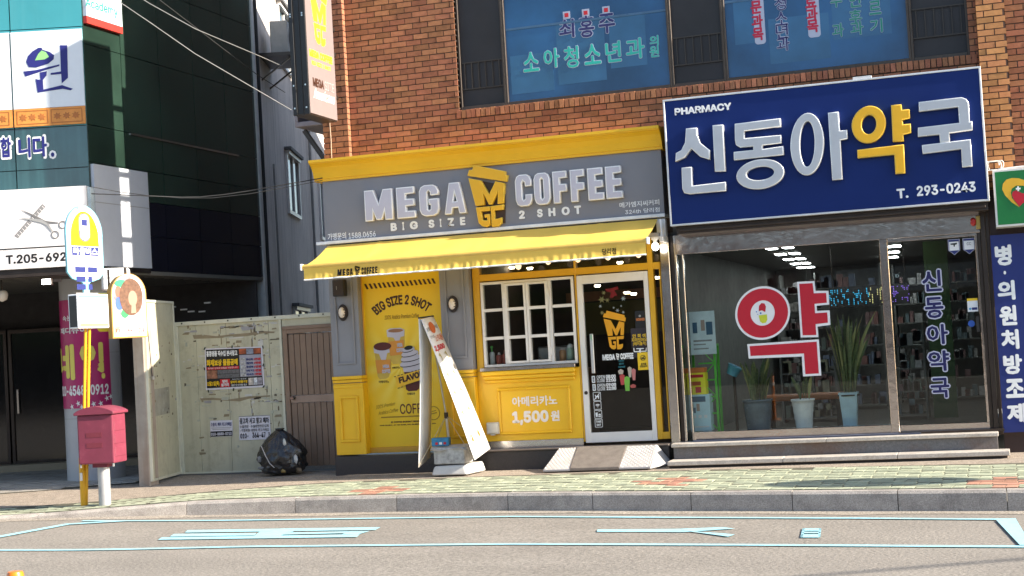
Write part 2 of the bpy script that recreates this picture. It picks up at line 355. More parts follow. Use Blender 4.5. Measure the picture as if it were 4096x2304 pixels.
# forecourt of square tiles under the left building
m_tile = mat('forecourt_tile', (.36,.335,.30), .8, var=.14, scale=5, bump=.3, rnd=.12, dirt=.2, dirtcol=(.14,.13,.12), dscale=2)
fc = sheet('forecourt', m_joint, [-21+.5*i for i in range(20)], lambda x: interp(x, [(-21,-4.0),(-13.2,-1.0),(-11.5,-.2)]), lambda x: 9.0, lambda x, y: zp(x, y)+.006, 8)
tb = bmesh.new(); bmesh.ops.create_cube(tb, size=1); bmesh.ops.scale(tb, vec=(.188, .188, .02), verts=tb.verts)
tm = bpy.data.meshes.new('tile'); tb.to_mesh(tm); tb.free(); tm.materials.append(m_tile)
fe1 = Vector((.953, .304)); fe2 = Vector((-.304, .953)); rest = MB(); nt = 0
for j in range(0, 30):
    for i in range(-26, 6):
        p = Vector((-12.6, -.62))+fe1*(i*.2)+fe2*(j*.2)
        if p.x > -11.85 or p.y < interp(p.x, [(-21,-4.0),(-13.2,-1.0),(-11.5,-.2)])+.12: continue
        z = zp(p.x, p.y)+.002+random.uniform(-.002,.002)
        if nt < 300 and p.x > -16.5:
            o = link('tile', tm, fc, (p.x, p.y, z)); o.rotation_euler = (0, 0, math.atan2(.304, .953)); nt += 1
        else:
            rest.M = Matrix.Translation((p.x, p.y, z)) @ Matrix.Rotation(math.atan2(.304,.953), 4, 'Z'); rest.add([v.co for v in tm.vertices], [tuple(q.vertices) for q in tm.polygons])
o = rest.build('tile_field', m_tile, fc); o['kind'] = 'stuff'
# parking-bay paint
def strip(pts, w, name='road_marking', dz=.009):
    P = [GH(px, py, zr) for px, py in pts]; b = MB(); Q = []
    for i in range(len(P)-1):
        n = max(1, int((P[i+1]-P[i]).length/.25))
        Q += [P[i].lerp(P[i+1], k/n) for k in range(n)]
    Q.append(P[-1])
    for i, p in enumerate(Q):
        d = (Q[min(i+1, len(Q)-1)]-Q[max(i-1, 0)]); d.z = 0; d.normalize(); s = Vector((-d.y, d.x, 0))*(w/2*(1+random.uniform(-.04,.04)))
        for q in (p-s, p+s): b.v.append(Vector((q.x, q.y, zr(q.x)+dz)))
        if i: b.f.append((2*i-2, 2*i, 2*i+1, 2*i-1)); b.sm.append(False)
    o = b.build(name, m_paint); o['kind'] = 'structure'; return o
def patch(polys, name='road_marking', dz=.0085):
    b = MB()
    for poly in polys:
        pts = []
        for px, py in poly:
            q = GH(px, py, zr); pts.append((q.x, q.y, zr(q.x)+dz))
        b.quad(*pts)
    o = b.build(name, m_paint); o['kind'] = 'structure'; return o
strip([(-300,2203),(1000,2189),(2048,2179),(3000,2183),(4300,2191)], .10)
strip([(330,2086),(750,2085),(1500,2076),(2048,2069),(2700,2073),(3400,2076),(4060,2081)], .085, dz=.010)
strip([(500,2086),(270,2100),(-120,2172)], .12, dz=.0115)
patch([[(3985,2085),(4062,2078),(4125,2185),(4080,2186)]], dz=.013)
c8 = lambda pts: [(x*.795, 1850+y*.795) for x, y in pts]
patch([c8([(930,356),(945,344),(1915,329),(1888,343)])])
patch([c8([(795,393),(815,381),(1810,366),(1795,379)]), c8([(855,377),(875,364),(1290,359),(1280,371)]), c8([(1420,367),(1445,357),(1860,349),(1800,366),(1720,366),(1735,360)])], dz=.0095)
patch([c8([(1275,378),(1310,350),(1490,347),(1410,373)])], dz=.0105)
d8 = lambda pts: [(2048+x*.795, 1750+y*.795) for x, y in pts]
patch([d8([(427,478),(430,467),(850,464),(870,480)])])
patch([d8([(850,464),(1060,456),(1122,463),(870,480)])], dz=.0095)
patch([d8([(840,470),(880,474),(1122,493),(1088,504)])], dz=.0105)
patch([d8([(1462,462),(1556,462),(1555,474),(1460,474)]), d8([(1459,479),(1554,479),(1554,486),(1457,486)]), d8([(1456,491),(1553,491),(1552,508),(1451,508)]), d8([(1462,462),(1474,462),(1463,508),(1451,508)]), d8([(1545,462),(1556,462),(1552,508),(1540,508)])], dz=.0095)
# ================================================================ BRICK BUILDING (upper storey and piers)
WY, PY, RY = .10, 0.0, .22                      # main wall, piers, recessed wall on the right
bld = thing('brick_building', (-3.5, 1.0, 0), 'red brick building with tinted upstairs windows above the coffee shop and the blue sign board', 'building')
px0 = FA.un(1298, 640, PY)[0]; px1 = FA.un(1399, 640, PY)[0]; qx0 = FA.un(3925, 350, PY)[0]; qx1 = FA.un(4040, 350, PY)[0]
wx0 = FA.un(1846, 440, .2)[0]; wx1 = FA.un(3880, 203, .2)[0]; wz0 = FA.un(1846, 440, WY)[1]; ZT = 7.4
print('brick', px0, px1, qx0, qx1, wx0, wx1, wz0)
wb = MB()
wb.box(px0+.01, px1-.01, PY+.012, 4, 3.0, ZT)                 # left pier
wb.box(px1-.02, wx0, WY+.012, .5, 3.0, ZT).box(wx0, wx1, WY+.012, .5, 3.0, wz0-.01).box(wx1, qx0+.02, WY+.012, .5, 3.0, ZT)
wb.box(qx0+.01, qx1-.01, PY+.012, .6, 2.5, ZT).box(qx1-.02, 4.0, RY+.012, .6, 2.5, ZT)
wb.box(px0+.02, 8.0, 1.2, 18.0, 3.3, 9.6).box(px0+.02, 8.0, .12, 1.2, ZT+.21, 9.6).box(px0+.02, 8.0, 9.8, 18.0, 0, 3.3).box(px0+.02, 8.0, .11, 1.3, ZT, ZT+.2)
wall = wb.build('wall', m_mortar, bld)
def brick_mesh(name, lx, ly, lz, m):
    b = bmesh.new(); bmesh.ops.create_cube(b, size=1); bmesh.ops.scale(b, vec=(lx, ly, lz), verts=b.verts)
    bmesh.ops.bevel(b, geom=[e for e in b.edges if all(v.co.y < 0 for v in e.verts)], offset=.003, segments=1, affect='EDGES')
    me = bpy.data.meshes.new(name); b.to_mesh(me); b.free(); me.materials.append(m); return me
BL, BH, BD, J = .2095, .0648, .09, .0122
CZ, CX = BH+J, BL+J
full = brick_mesh('brick', 1, 1, 1, m_brick); fullp = brick_mesh('brick', 1, 1, 1, m_brick_sun)
bricks = []                                      # (x0,x1,yfront,z0,z1,mesh)
def course(x0, x1, y, z, off, me, depth=BD, cut=()):
    x = x0-off
    while x < x1:
        a, b = max(x, x0), min(x+BL, x1)
        segs = [(a, b)]
        for c0, c1 in cut:
            segs = [s for (p, q) in segs for s in ((p, min(q, c0)), (max(p, c1), q)) if s[1]-s[0] > .02]
        for p, q in segs:
            if q-p > .02: bricks.append((p, q, y+random.uniform(-.002,.002), z, z+BH, me, depth))
        x += CX
row = 0; z = wz0-.115-CZ*30
while z < ZT-.06:
    off = (row % 2)*CX/2
    vis = z > 3.95
    if vis:
        course(px0, px1, PY, z, off*.9+.03, full)
        cut = [(wx0, wx1)] if z+BH > wz0-.118 else []
        course(px1+.004, qx0-.004, WY, z, off, full, cut=cut)
    if z > 2.6:
        course(qx0, qx1, PY, z, off+.02, fullp); course(qx1+.004, 3.2, RY, z, off, full)
        # returns of the piers that face right
    z += CZ; row += 1
# soldier course under the windows
x = wx0-.03
sold = brick_mesh('brick', 1, 1, 1, m_brick)
while x < wx1+.03:
    bricks.append((x, x+.0575, WY-.014+random.uniform(-.004,.004), wz0-.112, wz0-.004+random.uniform(-.003,.003), sold, .11)); x += .069
def vis_size(b):
    c = Vector(((b[0]+b[1])/2, b[2], (b[3]+b[4])/2))-CAM; dp = c.dot(CF); X = 2048+FPX*c.dot(CR)/dp; Y = 1152-FPX*c.dot(CU)/dp
    hid = (2640 < X < 3960 and Y > 262+(3915-X)*.112) or (1250 < X < 2650 and Y > 640-(X-1258)*.099) or X < 1290 or X > 4110 or Y < -5
    return (-(1 if not hid else 0), -(b[1]-b[0])*(b[4]-b[3])/dp)
bricks.sort(key=vis_size)
rest = MB(); restp = MB()
for k, (a, b, y, z0, z1, me, d) in enumerate(bricks):
    c = ((a+b)/2, y+d/2, (z0+z1)/2)
    if k < 300:
        o = link('brick', me, wall, c); o.scale = (b-a, d, z1-z0)
    else:
        t = restp if me is fullp else rest; t.M = Matrix.Translation(c) @ Matrix.Diagonal((b-a, d, z1-z0, 1)); t.add([v.co for v in me.vertices], [tuple(p.vertices) for p in me.polygons])
print('bricks', len(bricks))
rest.build('brick_field', m_brick, wall)['kind'] = 'stuff'; restp.build('sun_tint_brick_field', m_brick_sun, wall)['kind'] = 'stuff'
# upstairs windows
GYW = .20
m_bronze = mat('window_bronze', (.06,.045,.035), .4, metal=.3, var=.15, dirt=.1)
m_blueglass = mat('tinted_blue_glass', (.016,.078,.19), .03, var=.38, scale=.8, spec=.45)  # tinted glass; its uneven blue tone stands in for the reflected sky
m_darkpane = mat('insect_screen', (.018,.016,.018), .55, var=.3, scale=2)
m_rail = mat('railing_metal', (.05,.042,.036), .5, metal=.4)
xs = [FA.un(px, py, GYW)[0] for px, py in ((1846,430),(2028,400),(2690,320),(2905,290),(3646,215),(3880,190))]
kinds = ['screen','blue','screen','blue','screen']
for i, kd in enumerate(kinds):
    a, b = xs[i], xs[i+1]; w = MB(); t = .03
    w.box(a+.001, a+t, GYW-.03, GYW+.04, wz0, ZT-.3).box(b-t, b-.001, GYW-.03, GYW+.04, wz0, ZT-.3).box(a+t, b-t, GYW-.03, GYW+.04, wz0, wz0+.05).box(a+t, b-t, GYW-.03, GYW+.04, ZT-.36, ZT-.3)
    fr_ = w.build('window', m_bronze, bld, bevel=.004)
    fr_['label'] = ('blue tinted fixed window with lettering' if kd == 'blue' else 'dark screened window with a guard rail')
    box('pane', m_blueglass if kd == 'blue' else m_darkpane, fr_, a+t, b-t, GYW+.012, GYW+.02, wz0+.05, ZT-.36)
    if kd == 'screen':
        r = MB(); zz = wz0+.28
        for zr_ in (zz, zz+.36): r.box(a+t, b-t, GYW-.012, GYW-.004, zr_, zr_+.018)
        n = 6
        for k in range(n): xx = a+t+(b-a-2*t)*(k+.5)/n; r.box(xx-.006, xx+.006, GYW-.014, GYW-.002, zz, zz+.36)
        r.build('railing', m_rail, fr_)
    else:
        m_bp = mat('pale_blue_patch', (.03,.115,.235), .05, var=.2, scale=1.5, spec=.45)
        for q_, (u0_, u1_, v0_, v1_) in enumerate(((.02,.30,.10,.62),(.33,.64,.16,.98),(.67,.90,.30,.98)) if i == 1 else ((.05,.22,.42,1.4),(.25,.60,.12,.70),(.62,.95,.34,1.4))):
            box('pane_patch', m_bp, fr_, a+t+(b-a)*u0_*.94, a+t+(b-a)*u1_*.94, GYW+.0106, GYW+.0118, wz0+v0_+.05, wz0+v1_+.05)  # thin paler blue rectangle laid over the tinted pane
        r = MB(); r.box(a+t, b-t, GYW+.004, GYW+.010, wz0+1.02, wz0+1.05)
        r.build('glazing_bar', mat('glazing_bar_blue', (.05,.12,.22), .3), fr_)
        YL = GYW+.010
        mteal = flat('teal_vinyl', (.03,.46,.38)); mpale = flat('pale_vinyl', (.42,.46,.58)); mdv = flat('deep_blue_vinyl', (.03,.03,.13)); mgr = flat('green_vinyl', (.02,.22,.17)); mcr = flat('red_vinyl', (.5,.02,.06))
        def lt(s, tl, br, mf, mo, ol=.05, fb=.02):
            rc = FA.rect(tl, br, YL); pad = ol*.55*(rc[3]-rc[2])
            text('lettering', s, (rc[0]-pad, rc[1]+pad, rc[2]-pad, rc[3]+pad), YL, mo, fr_, bold=ol, depth=.002)
            text('lettering', s, rc, YL-.003, mf, fr_, bold=fb, depth=.002)
        if i == 1:
            c6 = lambda x, y: (1200+x*.5823, y*.5823)
            for s_, p, q in (('최',(1775,140),(1888,255)),('홍',(1912,115),(2025,250)),('주',(2048,100),(2168,222))): lt(s_, c6(*p), c6(*q), mdv, mpale)
            for q in ((1831,104),(1962,88),(2102,69)):
                cx, cz = FA.un(*c6(*q), YL); outline('red_dot', [[(cx-.05,cz-.05),(cx+.05,cz-.05),(cx+.05,cz+.05),(cx-.05,cz+.05)]], YL, .002, mpale, fr_); outline('red_dot', [[(cx-.027,cz-.027),(cx+.027,cz-.027),(cx+.027,cz+.027),(cx-.027,cz+.027)]], YL-.003, .002, m_red, fr_)
            for s_, p, q in (('소',(1530,365),(1645,485)),('아',(1670,340),(1785,460)),('청',(1810,325),(1918,460)),('소',(1948,310),(2070,435)),('년',(2095,290),(2210,420)),('과',(2235,270),(2370,395)),('의',(2400,248),(2465,310)),('원',(2400,318),(2468,388))): lt(s_, c6(*p), c6(*q), mteal, mpale, .045)
        else:
            c7 = lambda x, y: (2600+x*.5807, y*.5807)
            for tl, br in (((678,-420),(800,300)),((1048,-420),(1178,252))):
                rc = FA.rect(c7(*tl), c7(*br), YL); outline('panel_strip', [rrect(*rc, .04)], YL, .002, mpale, fr_)
            col_ = [('전',690,-95,m_red,765),('문',690,10,m_red,772),('과',697,105,m_red,780),('목',704,195,m_red,785),('료',1066,-30,m_red,1148),('과',1072,60,m_red,1158),('목',1078,140,m_red,1164)]
            for s_, x_, y_, mm, xe in col_:
                rc = FA.rect(c7(x_, y_), c7(xe, y_+80), YL); text('lettering', s_, rc, YL-.003, mcr, fr_, bold=.035)
            for s_, x_, y_, xe in (('청',855,-20,940),('소',860,85,950),('년',865,175,955),('과',870,260,965)): lt(s_, c7(x_, y_), c7(xe, y_+85), mdv, mpale, .045, .005)
            for s_, x_, y_, xe in (('부',1238,-40,1325),('과',1252,165,1338),('인',1365,-40,1455),('후',1370,70,1462),('과',1378,150,1472),('르',1505,10,1595),('기',1512,135,1605)): lt(s_, c7(x_, y_), c7(xe, y_+85), mgr, mpale, .045)
# ================================================================ COFFEE SHOP FRONT
cf = thing('coffee_shop', (-6.4, 0, .04), 'yellow and grey panelled coffee shop with serving window and white glass door', 'shop')
A1 = lambda x, y: (1300+x*.6557, 1000+y*.6557)
A2 = lambda x, y: (1850+x*.6555, 1000+y*.6555)
B5 = lambda x, y: (2300+x*.483, 1080+y*.483)
C8 = lambda x, y: (1900+x*.29, 1080+y*.29)
ZC = 1.37                                        # top of the yellow wainscot
ZB = .30                                         # top of the dark granite base
P0 = -.15                                        # front of the pilasters
fx = lambda p, y=0.0: FA.un(*p, y)[0]
xa0, xa1 = fx(A1(52,780), P0), fx(A1(226,780), P0)
xb0, xb1 = fx(A1(728,760), P0), fx(A1(908,760), P0)
xw0, xw1 = -6.50, -5.20                          # serving window
xd0, xd1 = -5.165, -4.212                        # door
xe = -4.03                                       # right end of the shop front
print('coffee', xa0, xa1, xb0, xb1)
def pilaster(x0, x1):
    p = MB().box(x0, x1, P0, .08, ZB, 3.3).build('pilaster', m_greyp, cf, bevel=.004)
    # grey upper moulding
    mo = MB()
    def frame(mb, a, b, c, d, y, w=.028, h=.02):
        mb.box(a, b, y-h, y, c, c+w).box(a, b, y-h, y, d-w, d).box(a, a+w, y-h, y, c+w, d-w).box(b-w, b, y-h, y, c+w, d-w)
    frame(mo, x0+.07, x1-.07, ZC+.16, 2.95, P0); mo.build('panel_moulding', m_greyp, p, bevel=.004)
    y = MB().box(x0-.004, x1+.012, P0-.012, .07, ZB-.002, ZC-.10).build('wainscot', m_yel, p, bevel=.004)
    c = MB()
    c.box(x0-.006, x1+.014, P0-.045, .07, ZC-.045, ZC).box(x0-.005, x1+.013, P0-.032, .07, ZC-.09, ZC-.05).box(x0-.005, x1+.013, P0-.022, .07, ZC-.165, ZC-.12)
    c.build('wainscot_cap', m_yel, p, bevel=.006)
    m2 = MB(); frame(m2, x0+.075, x1-.065, ZB+.17, ZC-.27, P0-.012, .036, .026); m2.build('panel_moulding', m_yel, p, bevel=.006)
    return p
pilaster(xa0, xa1); pilaster(xb0, xb1)
# --- poster bay
pf = MB()
pz0, pz1 = FA.un(*A1(290,1205), 0)[1], 3.2
xp0, xp1 = fx(A1(262,800), .02), xb0+.02
pf.box(xa1, xp0, -.03, .08, ZB, 3.2).box(xp0, xb0, -.03, .08, ZB, pz0).box(xp1-.02, xb0+.01, -.03, .08, pz0, 3.2)
pf.build('poster_frame', mat('awning_glow_ochre_frame', (.62,.32,.03), .4, var=.06), cf, bevel=.004)  # ochre cast of light through the awning put into the frame colour
def poster_mat():
    m = mat('poster_print', (.80,.52,.012), .35, var=.03, scale=1.5)
    N = m.node_tree.nodes; L = m.node_tree.links; b = N['Principled BSDF']
    ge = N.new('ShaderNodeNewGeometry'); sp = N.new('ShaderNodeSeparateXYZ'); L.new(ge.outputs['Position'], sp.inputs[0])
    cx, cz = FA.un(*A1(470,700), 0)
    # printed sun-burst rays behind the cups (flat print on the poster)
    sx = N.new('ShaderNodeMath'); sx.operation = 'SUBTRACT'; sx.inputs[1].default_value = cx; L.new(sp.outputs[0], sx.inputs[0])
    sz = N.new('ShaderNodeMath'); sz.operation = 'SUBTRACT'; sz.inputs[1].default_value = cz; L.new(sp.outputs[2], sz.inputs[0])
    at = N.new('ShaderNodeMath'); at.operation = 'ARCTAN2'; L.new(sz.outputs[0], at.inputs[0]); L.new(sx.outputs[0], at.inputs[1])
    mu = N.new('ShaderNodeMath'); mu.operation = 'MULTIPLY'; mu.inputs[1].default_value = 14; L.new(at.outputs[0], mu.inputs[0])
    si = N.new('ShaderNodeMath'); si.operation = 'SINE'; L.new(mu.outputs[0], si.inputs[0])
    dx = N.new('ShaderNodeMath'); dx.operation = 'POWER'; dx.inputs[1].default_value = 2; L.new(sx.outputs[0], dx.inputs[0])
    dz = N.new('ShaderNodeMath'); dz.operation = 'POWER'; dz.inputs[1].default_value = 2; L.new(sz.outputs[0], dz.inputs[0])
    ad = N.new('ShaderNodeMath'); L.new(dx.outputs[0], ad.inputs[0]); L.new(dz.outputs[0], ad.inputs[1])
    mr = N.new('ShaderNodeMapRange'); mr.inputs['From Min'].default_value = .0; mr.inputs['From Max'].default_value = .5; mr.inputs['To Min'].default_value = .8; mr.inputs['To Max'].default_value = 0; L.new(ad.outputs[0], mr.inputs['Value'])
    cl = N.new('ShaderNodeMath'); cl.operation = 'MULTIPLY_ADD'; cl.inputs[1].default_value = .35; cl.inputs[2].default_value = .45; L.new(si.outputs[0], cl.inputs[0])
    mm = N.new('ShaderNodeMath'); mm.operation = 'MULTIPLY'; L.new(cl.outputs[0], mm.inputs[0]); L.new(mr.outputs[0], mm.inputs[1])
    old = b.inputs['Base Color'].links[0].from_socket; mx = N.new('ShaderNodeMix'); mx.data_type = 'RGBA'; L.new(mm.outputs[0], mx.inputs[0]); L.new(old, mx.inputs[6]); mx.inputs[7].default_value = (.86,.70,.13,1); L.new(mx.outputs[2], b.inputs['Base Color'])
    return m
post = box('poster', poster_mat(), cf, xp0, xp1, .0, .05, pz0, 3.2); post['label'] = 'large yellow poster with printed coffee cups'
PYF = -.001
m_brownp = flat('brown_print', (.06,.022,.012)); m_lav = flat('lavender_print', (.50,.48,.56)); m_org = flat('orange_print', (.62,.26,.04)); m_olive = flat('olive_print', (.34,.20,.012)); m_maroon = flat('maroon_print', (.09,.018,.015))
pl = lambda *pts: FA.poly([A1(*p) for p in pts], PYF)
hz = []
for k in range(16):
    x0 = 238+k*27.3; t = k/15*34
    hz.append(pl((x0, 208-t), (x0+13, 206.5-t), (x0+29, 238-t), (x0+16, 239.5-t)))
o = None
for q in hz: outline('hazard_stripe', [q], PYF, .002, m_brownp, post)
rc = FA.rect(A1(296,300), A1(640,395), PYF); x0, x1 = rc[0], rc[1]
text('lettering', 'BIG SIZE 2 SHOT', (x0+.04, x1-.04, FA.un(*A1(300,402), PYF)[1], FA.un(*A1(300,402), PYF)[1]+.135), PYF, m_brownp, post, bold=.035, arc=1.35)
rtext('lettering', '100% Arabica Premium Coffee', FA, A1(362,398), A1(574,412), PYF, m_olive, post, shear=.3, bold=.01)
def pcup(body, lid, sleeve, drink, w=None, dc=m_brownp):
    outline('printed_cup', [pl(*body)], PYF, .002, mat('cup_yellow', (.55,.38,.06), .5), post)
    outline('printed_cup', [pl(*lid)], PYF-.003, .002, m_lav, post)
    outline('printed_cup', [pl(*sleeve)], PYF-.005, .002, m_org, post)
    outline('printed_cup', [pl(*drink)], PYF-.007, .002, dc, post)
ell = lambda cx, cy, rx, ry, n=20, rot=0: [(cx+rx*math.cos(2*math.pi*k/n), cy+ry*math.sin(2*math.pi*k/n)+rot*rx*math.cos(2*math.pi*k/n)) for k in range(n)]
pcup([(378,490),(482,482),(487,560),(480,680),(462,694),(415,696),(406,680)], [(377,488)]+[(377,492),(380,530),(418,534),(432,556),(455,555),(461,530),(484,524),(485,486),(460,475),(400,478)], [(386,560),(480,548),(480,636),(400,646)], ell(432,492,46,11,rot=-.06), dc=mat('cup_coffee', (.28,.13,.06), .4))
pcup([(298,590),(406,582),(404,720),(390,775),(372,785),(335,788),(322,772)], [(297,590),(300,628),(330,634),(352,690),(368,690),(380,628),(405,622),(407,584)], [(308,672),(402,668),(399,745),(320,754)], ell(352,588,54,25,rot=-.05), dc=m_maroon)
rtext('lettering', 'MEGA\nCOFFEE', FA, A1(434,568), A1(480,622), PYF-.008, m_lav, post, bold=.05, line=.8)
rtext('lettering', 'MEGA\nCOFFEE', FA, A1(346,700), A1(400,750), PYF-.008, m_lav, post, bold=.05, line=.8)
outline('printed_cup', [pl((482,735),(590,720),(575,845),(560,858),(510,862),(495,850))], PYF, .002, m_maroon, post)
outline('printed_cup', [pl((470,700),(600,690),(592,740),(482,745))], PYF-.003, .002, m_lav, post)
for k, (cx, cy, rx, ry) in enumerate(((530,690,72,24),(528,660,64,24),(520,632,52,22),(512,606,36,20))):
    outline('printed_cream', [pl(*ell(cx, cy, rx, ry, rot=-.15))], PYF-.005-.0022*k, .002, m_lav, post)
    outline('printed_cream', [pl(*(ell(cx-4, cy+8, rx*.9, ry*.55, 16, -.2)[:9]+list(reversed(ell(cx-4, cy+4, rx*.9, ry*.5, 16, -.2)[:9]))))], PYF-.0065-.0022*k, .001, m_black, post)
outline('printed_cream', [pl(*ell(512,596,26,13,rot=-.15))], PYF-.016, .002, m_black, post)
outline('flavour_band', [pl((430,775),(620,718),(632,778),(444,838))], PYF-.016, .002, mat('band_yellow', (.78,.46,.02), .5), post)
for k in range(9):
    t0, t1 = k/9, (k+.55)/9
    for (ax, ay), (bx, by) in (((424,772),(614,716)),((446,842),(636,782))):
        a_ = (ax+(bx-ax)*t0, ay+(by-ay)*t0); b_ = (ax+(bx-ax)*t1, ay+(by-ay)*t1)
        outline('band_stitch', [pl(a_, b_, (b_[0]+1, b_[1]+4), (a_[0]+1, a_[1]+4))], PYF-.0185, .001, m_brownp, post)
q = text('lettering', 'FLAVOR', (0, 1, 0, 1), 0, m_brownp, post, bold=.045)
bpy.data.objects.remove(q)
def quadtext(s, p, y, m, parent, M=IDM, bold=.03, **k):
    """lettering stretched over the wall quad p = bottom-left, bottom-right, top-right, top-left"""
    o = text('lettering', s, (0, 1, 0, 1), 0, m, parent, bold=bold, **k); c = WL[o.name]
    vs = []
    for v in o.data.vertices:
        u, w, d = v.co.x+c.x, v.co.z+c.z, v.co.y+c.y
        x = (p[0][0]*(1-u)+p[1][0]*u)*(1-w)+(p[3][0]*(1-u)+p[2][0]*u)*w; z = (p[0][1]*(1-u)+p[1][1]*u)*(1-w)+(p[3][1]*(1-u)+p[2][1]*u)*w
        vs.append(M @ Vector((x, y+d, z)))
    n = sum(vs, Vector())/len(vs)
    for v, q_ in zip(o.data.vertices, vs): v.co = q_-n
    o.location = n-(WL[parent.name] if parent else Vector()); WL[o.name] = n; return o
quadtext('FLAVOR', pl((458,815),(608,770),(598,732),(450,778)), PYF-.0185, m_brownp, post, bold=.05)
rtext('lettering', 'COFFEE', FA, A1(456,940), A1(650,993), PYF, m_maroon, post, bold=.01)
quadtext('100% Premium', pl((312,972),(428,945),(428,925),(310,948)), PYF, m_olive, post, bold=.0, shear=.35)
quadtext('Arabica Coffee', pl((326,1008),(446,985),(446,962),(326,985)), PYF, m_olive, post, bold=.0, shear=.35)
outline('printed_rule', [pl((343,1018),(600,1007),(600,1015),(343,1026))], PYF, .002, m_olive, post)
rtext('lettering', "IF COFFEE DOESN'T DESERVE", FA, A1(402,1046), A1(600,1048), PYF, m_maroon, post, bold=.03)
rtext('lettering', 'THE BODY, IT IS BAD, SO ALREADY BEST, SO', FA, A1(333,1068), A1(676,1062), PYF, m_maroon, post, bold=.03)
cx, cz = FA.un(*A1(662,995), PYF); outline('printed_seal', [circ(cx, cz, .095), circ(cx, cz, .083)], PYF, .002, m_olive, post); outline('printed_seal', [[(cx-.04,cz-.02),(cx+.05,cz+.0),(cx+.045,cz+.012),(cx-.045,cz-.005)],[(cx-.03,cz+.015),(cx+.04,cz+.03),(cx+.035,cz+.04),(cx-.03,cz+.025)]], PYF, .002, m_olive, post)
for tl, br, s in (((410,712),(458,724),'아메리카노'),((328,797),(392,810),'아메리카노'),((500,871),(550,883),'카페모카')): rtext('lettering', s, FA, A1(*tl), A1(*br), PYF, m_brownp, post, bold=.02)
# --- serving window and yellow frame
yf = MB(); FY = -.04
yf.box(xb1+.014, xw0-.01, FY, .08, ZC-.2, 3.2).box(xw1+.005, xd0-.004, FY, .08, ZB+.05, 3.2)
yf.box(xw0-.01, xw1+.005, FY, .08, 2.535, 2.625).box(xd0-.004, xd1+.004, FY, .08, 2.535, 2.625)
yf.box(xd1+.004, xd1+.075, FY, .08, ZB+.05, 3.2).box(xd1+.075, xe-.01, FY, .08, 2.535, 2.625).box(xd1+.075, xe-.01, FY, .08, ZB+.05, ZB+.14).box(xe-.03, xe-.01, FY+.002, .078, ZB+.14, 2.535)
yf.build('window_frame', mat('awning_glow_yellow_frame', (.66,.36,.015), .4, var=.06, dirt=.05, dirtcol=(.4,.2,.02)), cf, bevel=.004)  # orange glow from the awning above mixed into the frame's yellow
for a, b in ((xw0-.01, xw1+.005), (xd0-.004, xd1+.004), (xd1+.075, xe-.01)): box('transom_pane', m_dglass, cf, a, b, .02, .028, 2.625, 3.2)
box('side_pane', m_dglass, cf, xd1+.075, xe-.03, .02, .028, ZB+.14, 2.535)
wz, wt = 1.383, 2.52
w = thing('x', (0,0,0), None, None); bpy.data.objects.remove(w)
serv = MB(); WYF = -.055; t = .035
serv.box(xw0, xw1-.01, WYF, .03, wz, wz+t).box(xw0, xw1-.01, WYF, .03, wt-t, wt).box(xw0, xw0+t, WYF, .03, wz+t, wt-t).box(xw1-.01-t, xw1-.01, WYF, .03, wz+t, wt-t)
sx = [fx(C8(x, 620)) for x in (105, 405, 740, 1070, 1395)]
sx = [xw0, xw0+(xw1-xw0)*.245, xw0+(xw1-xw0)*.49, xw0+(xw1-xw0)*.735, xw1-.01]
serv.box(sx[1]-.02, sx[1]+.02, WYF, .03, wz+t, wt-t).box(sx[3]-.02, sx[3]+.02, WYF, .03, wz+t, wt-t)
sw = serv.build('serving_window', m_whitef, cf, bevel=.004); sw['label'] = 'white four bay serving window'
rowz = [wz, wz+.385, wz+.76, wt]
for i in range(4):
    a, b = sx[i], sx[i+1]
    if i in (1, 2):
        a += .022 if i == 1 else .003; b -= .003 if i == 1 else .022
        s = MB(); u = .032
        s.box(a, b, WYF-.02, 0, wz+t+.003, wz+t+u).box(a, b, WYF-.02, 0, wt-t-u, wt-t-.003).box(a, a+u, WYF-.02, 0, wz+t+u, wt-t-u).box(b-u, b, WYF-.02, 0, wz+t+u, wt-t-u)
        for zz in rowz[1:3]: s.box(a+u, b-u, WYF-.015, 0, zz-.02, zz+.02)
        s.build('casement', m_whitef, sw, bevel=.003)
        hx = a if i == 1 else b
        for zz in (wz+.17, wt-.2): box('hinge', m_whitef, sw, hx-.022, hx+.022, WYF-.034, WYF-.02, zz-.05, zz+.05, bevel=.003)
    else:
        for zz in rowz[1:3]: box('glazing_bar', m_whitef, sw, a+.03, b-.03, WYF+.004, 0, zz-.02, zz+.02, bevel=.003)
    for k in range(3): box('pane', m_dglass, sw, a+.02, b-.02, -.012, -.006, rowz[k]+.02, rowz[k+1]-.02)
box('window_sill', m_steel, cf, xw0-.04, xw1-.03, -.13, 0.03, wz-.05, wz-.004, bevel=.003)
# counter panel below the window
cp = MB(); cp.box(xb1+.013, xw1+.004, FY-.006, .06, ZB+.10, wz-.052)
cnt = cp.build('counter_panel', m_yel, cf, bevel=.003)
cc = MB(); cc.box(xb1+.10, xw1-.04, FY-.10, FY-.006, wz-.11, wz-.054).box(xb1+.11, xw1-.05, FY-.075, FY-.006, wz-.165, wz-.112).box(xb1+.12, xw1-.06, FY-.045, FY-.006, wz-.21, wz-.167)
cc.build('counter_cap', m_yel, cnt, bevel=.01)
mx0, mx1, mz0, mz1 = FA.rect(A2(213,845), A2(672,1112), FY)
mo = MB(); h = .026; ww = .034; yy = FY-.006
mo.box(mx0, mx1, yy-h, yy, mz0, mz0+ww).box(mx0, mx1, yy-h, yy, mz1-ww, mz1).box(mx0, mx0+ww, yy-h, yy, mz0+ww, mz1-ww).box(mx1-ww, mx1, yy-h, yy, mz0+ww, mz1-ww)
mo.build('panel_moulding', m_yel, cnt, bevel=.011)
m_wp = flat('white_vinyl', (.82,.74,.68))
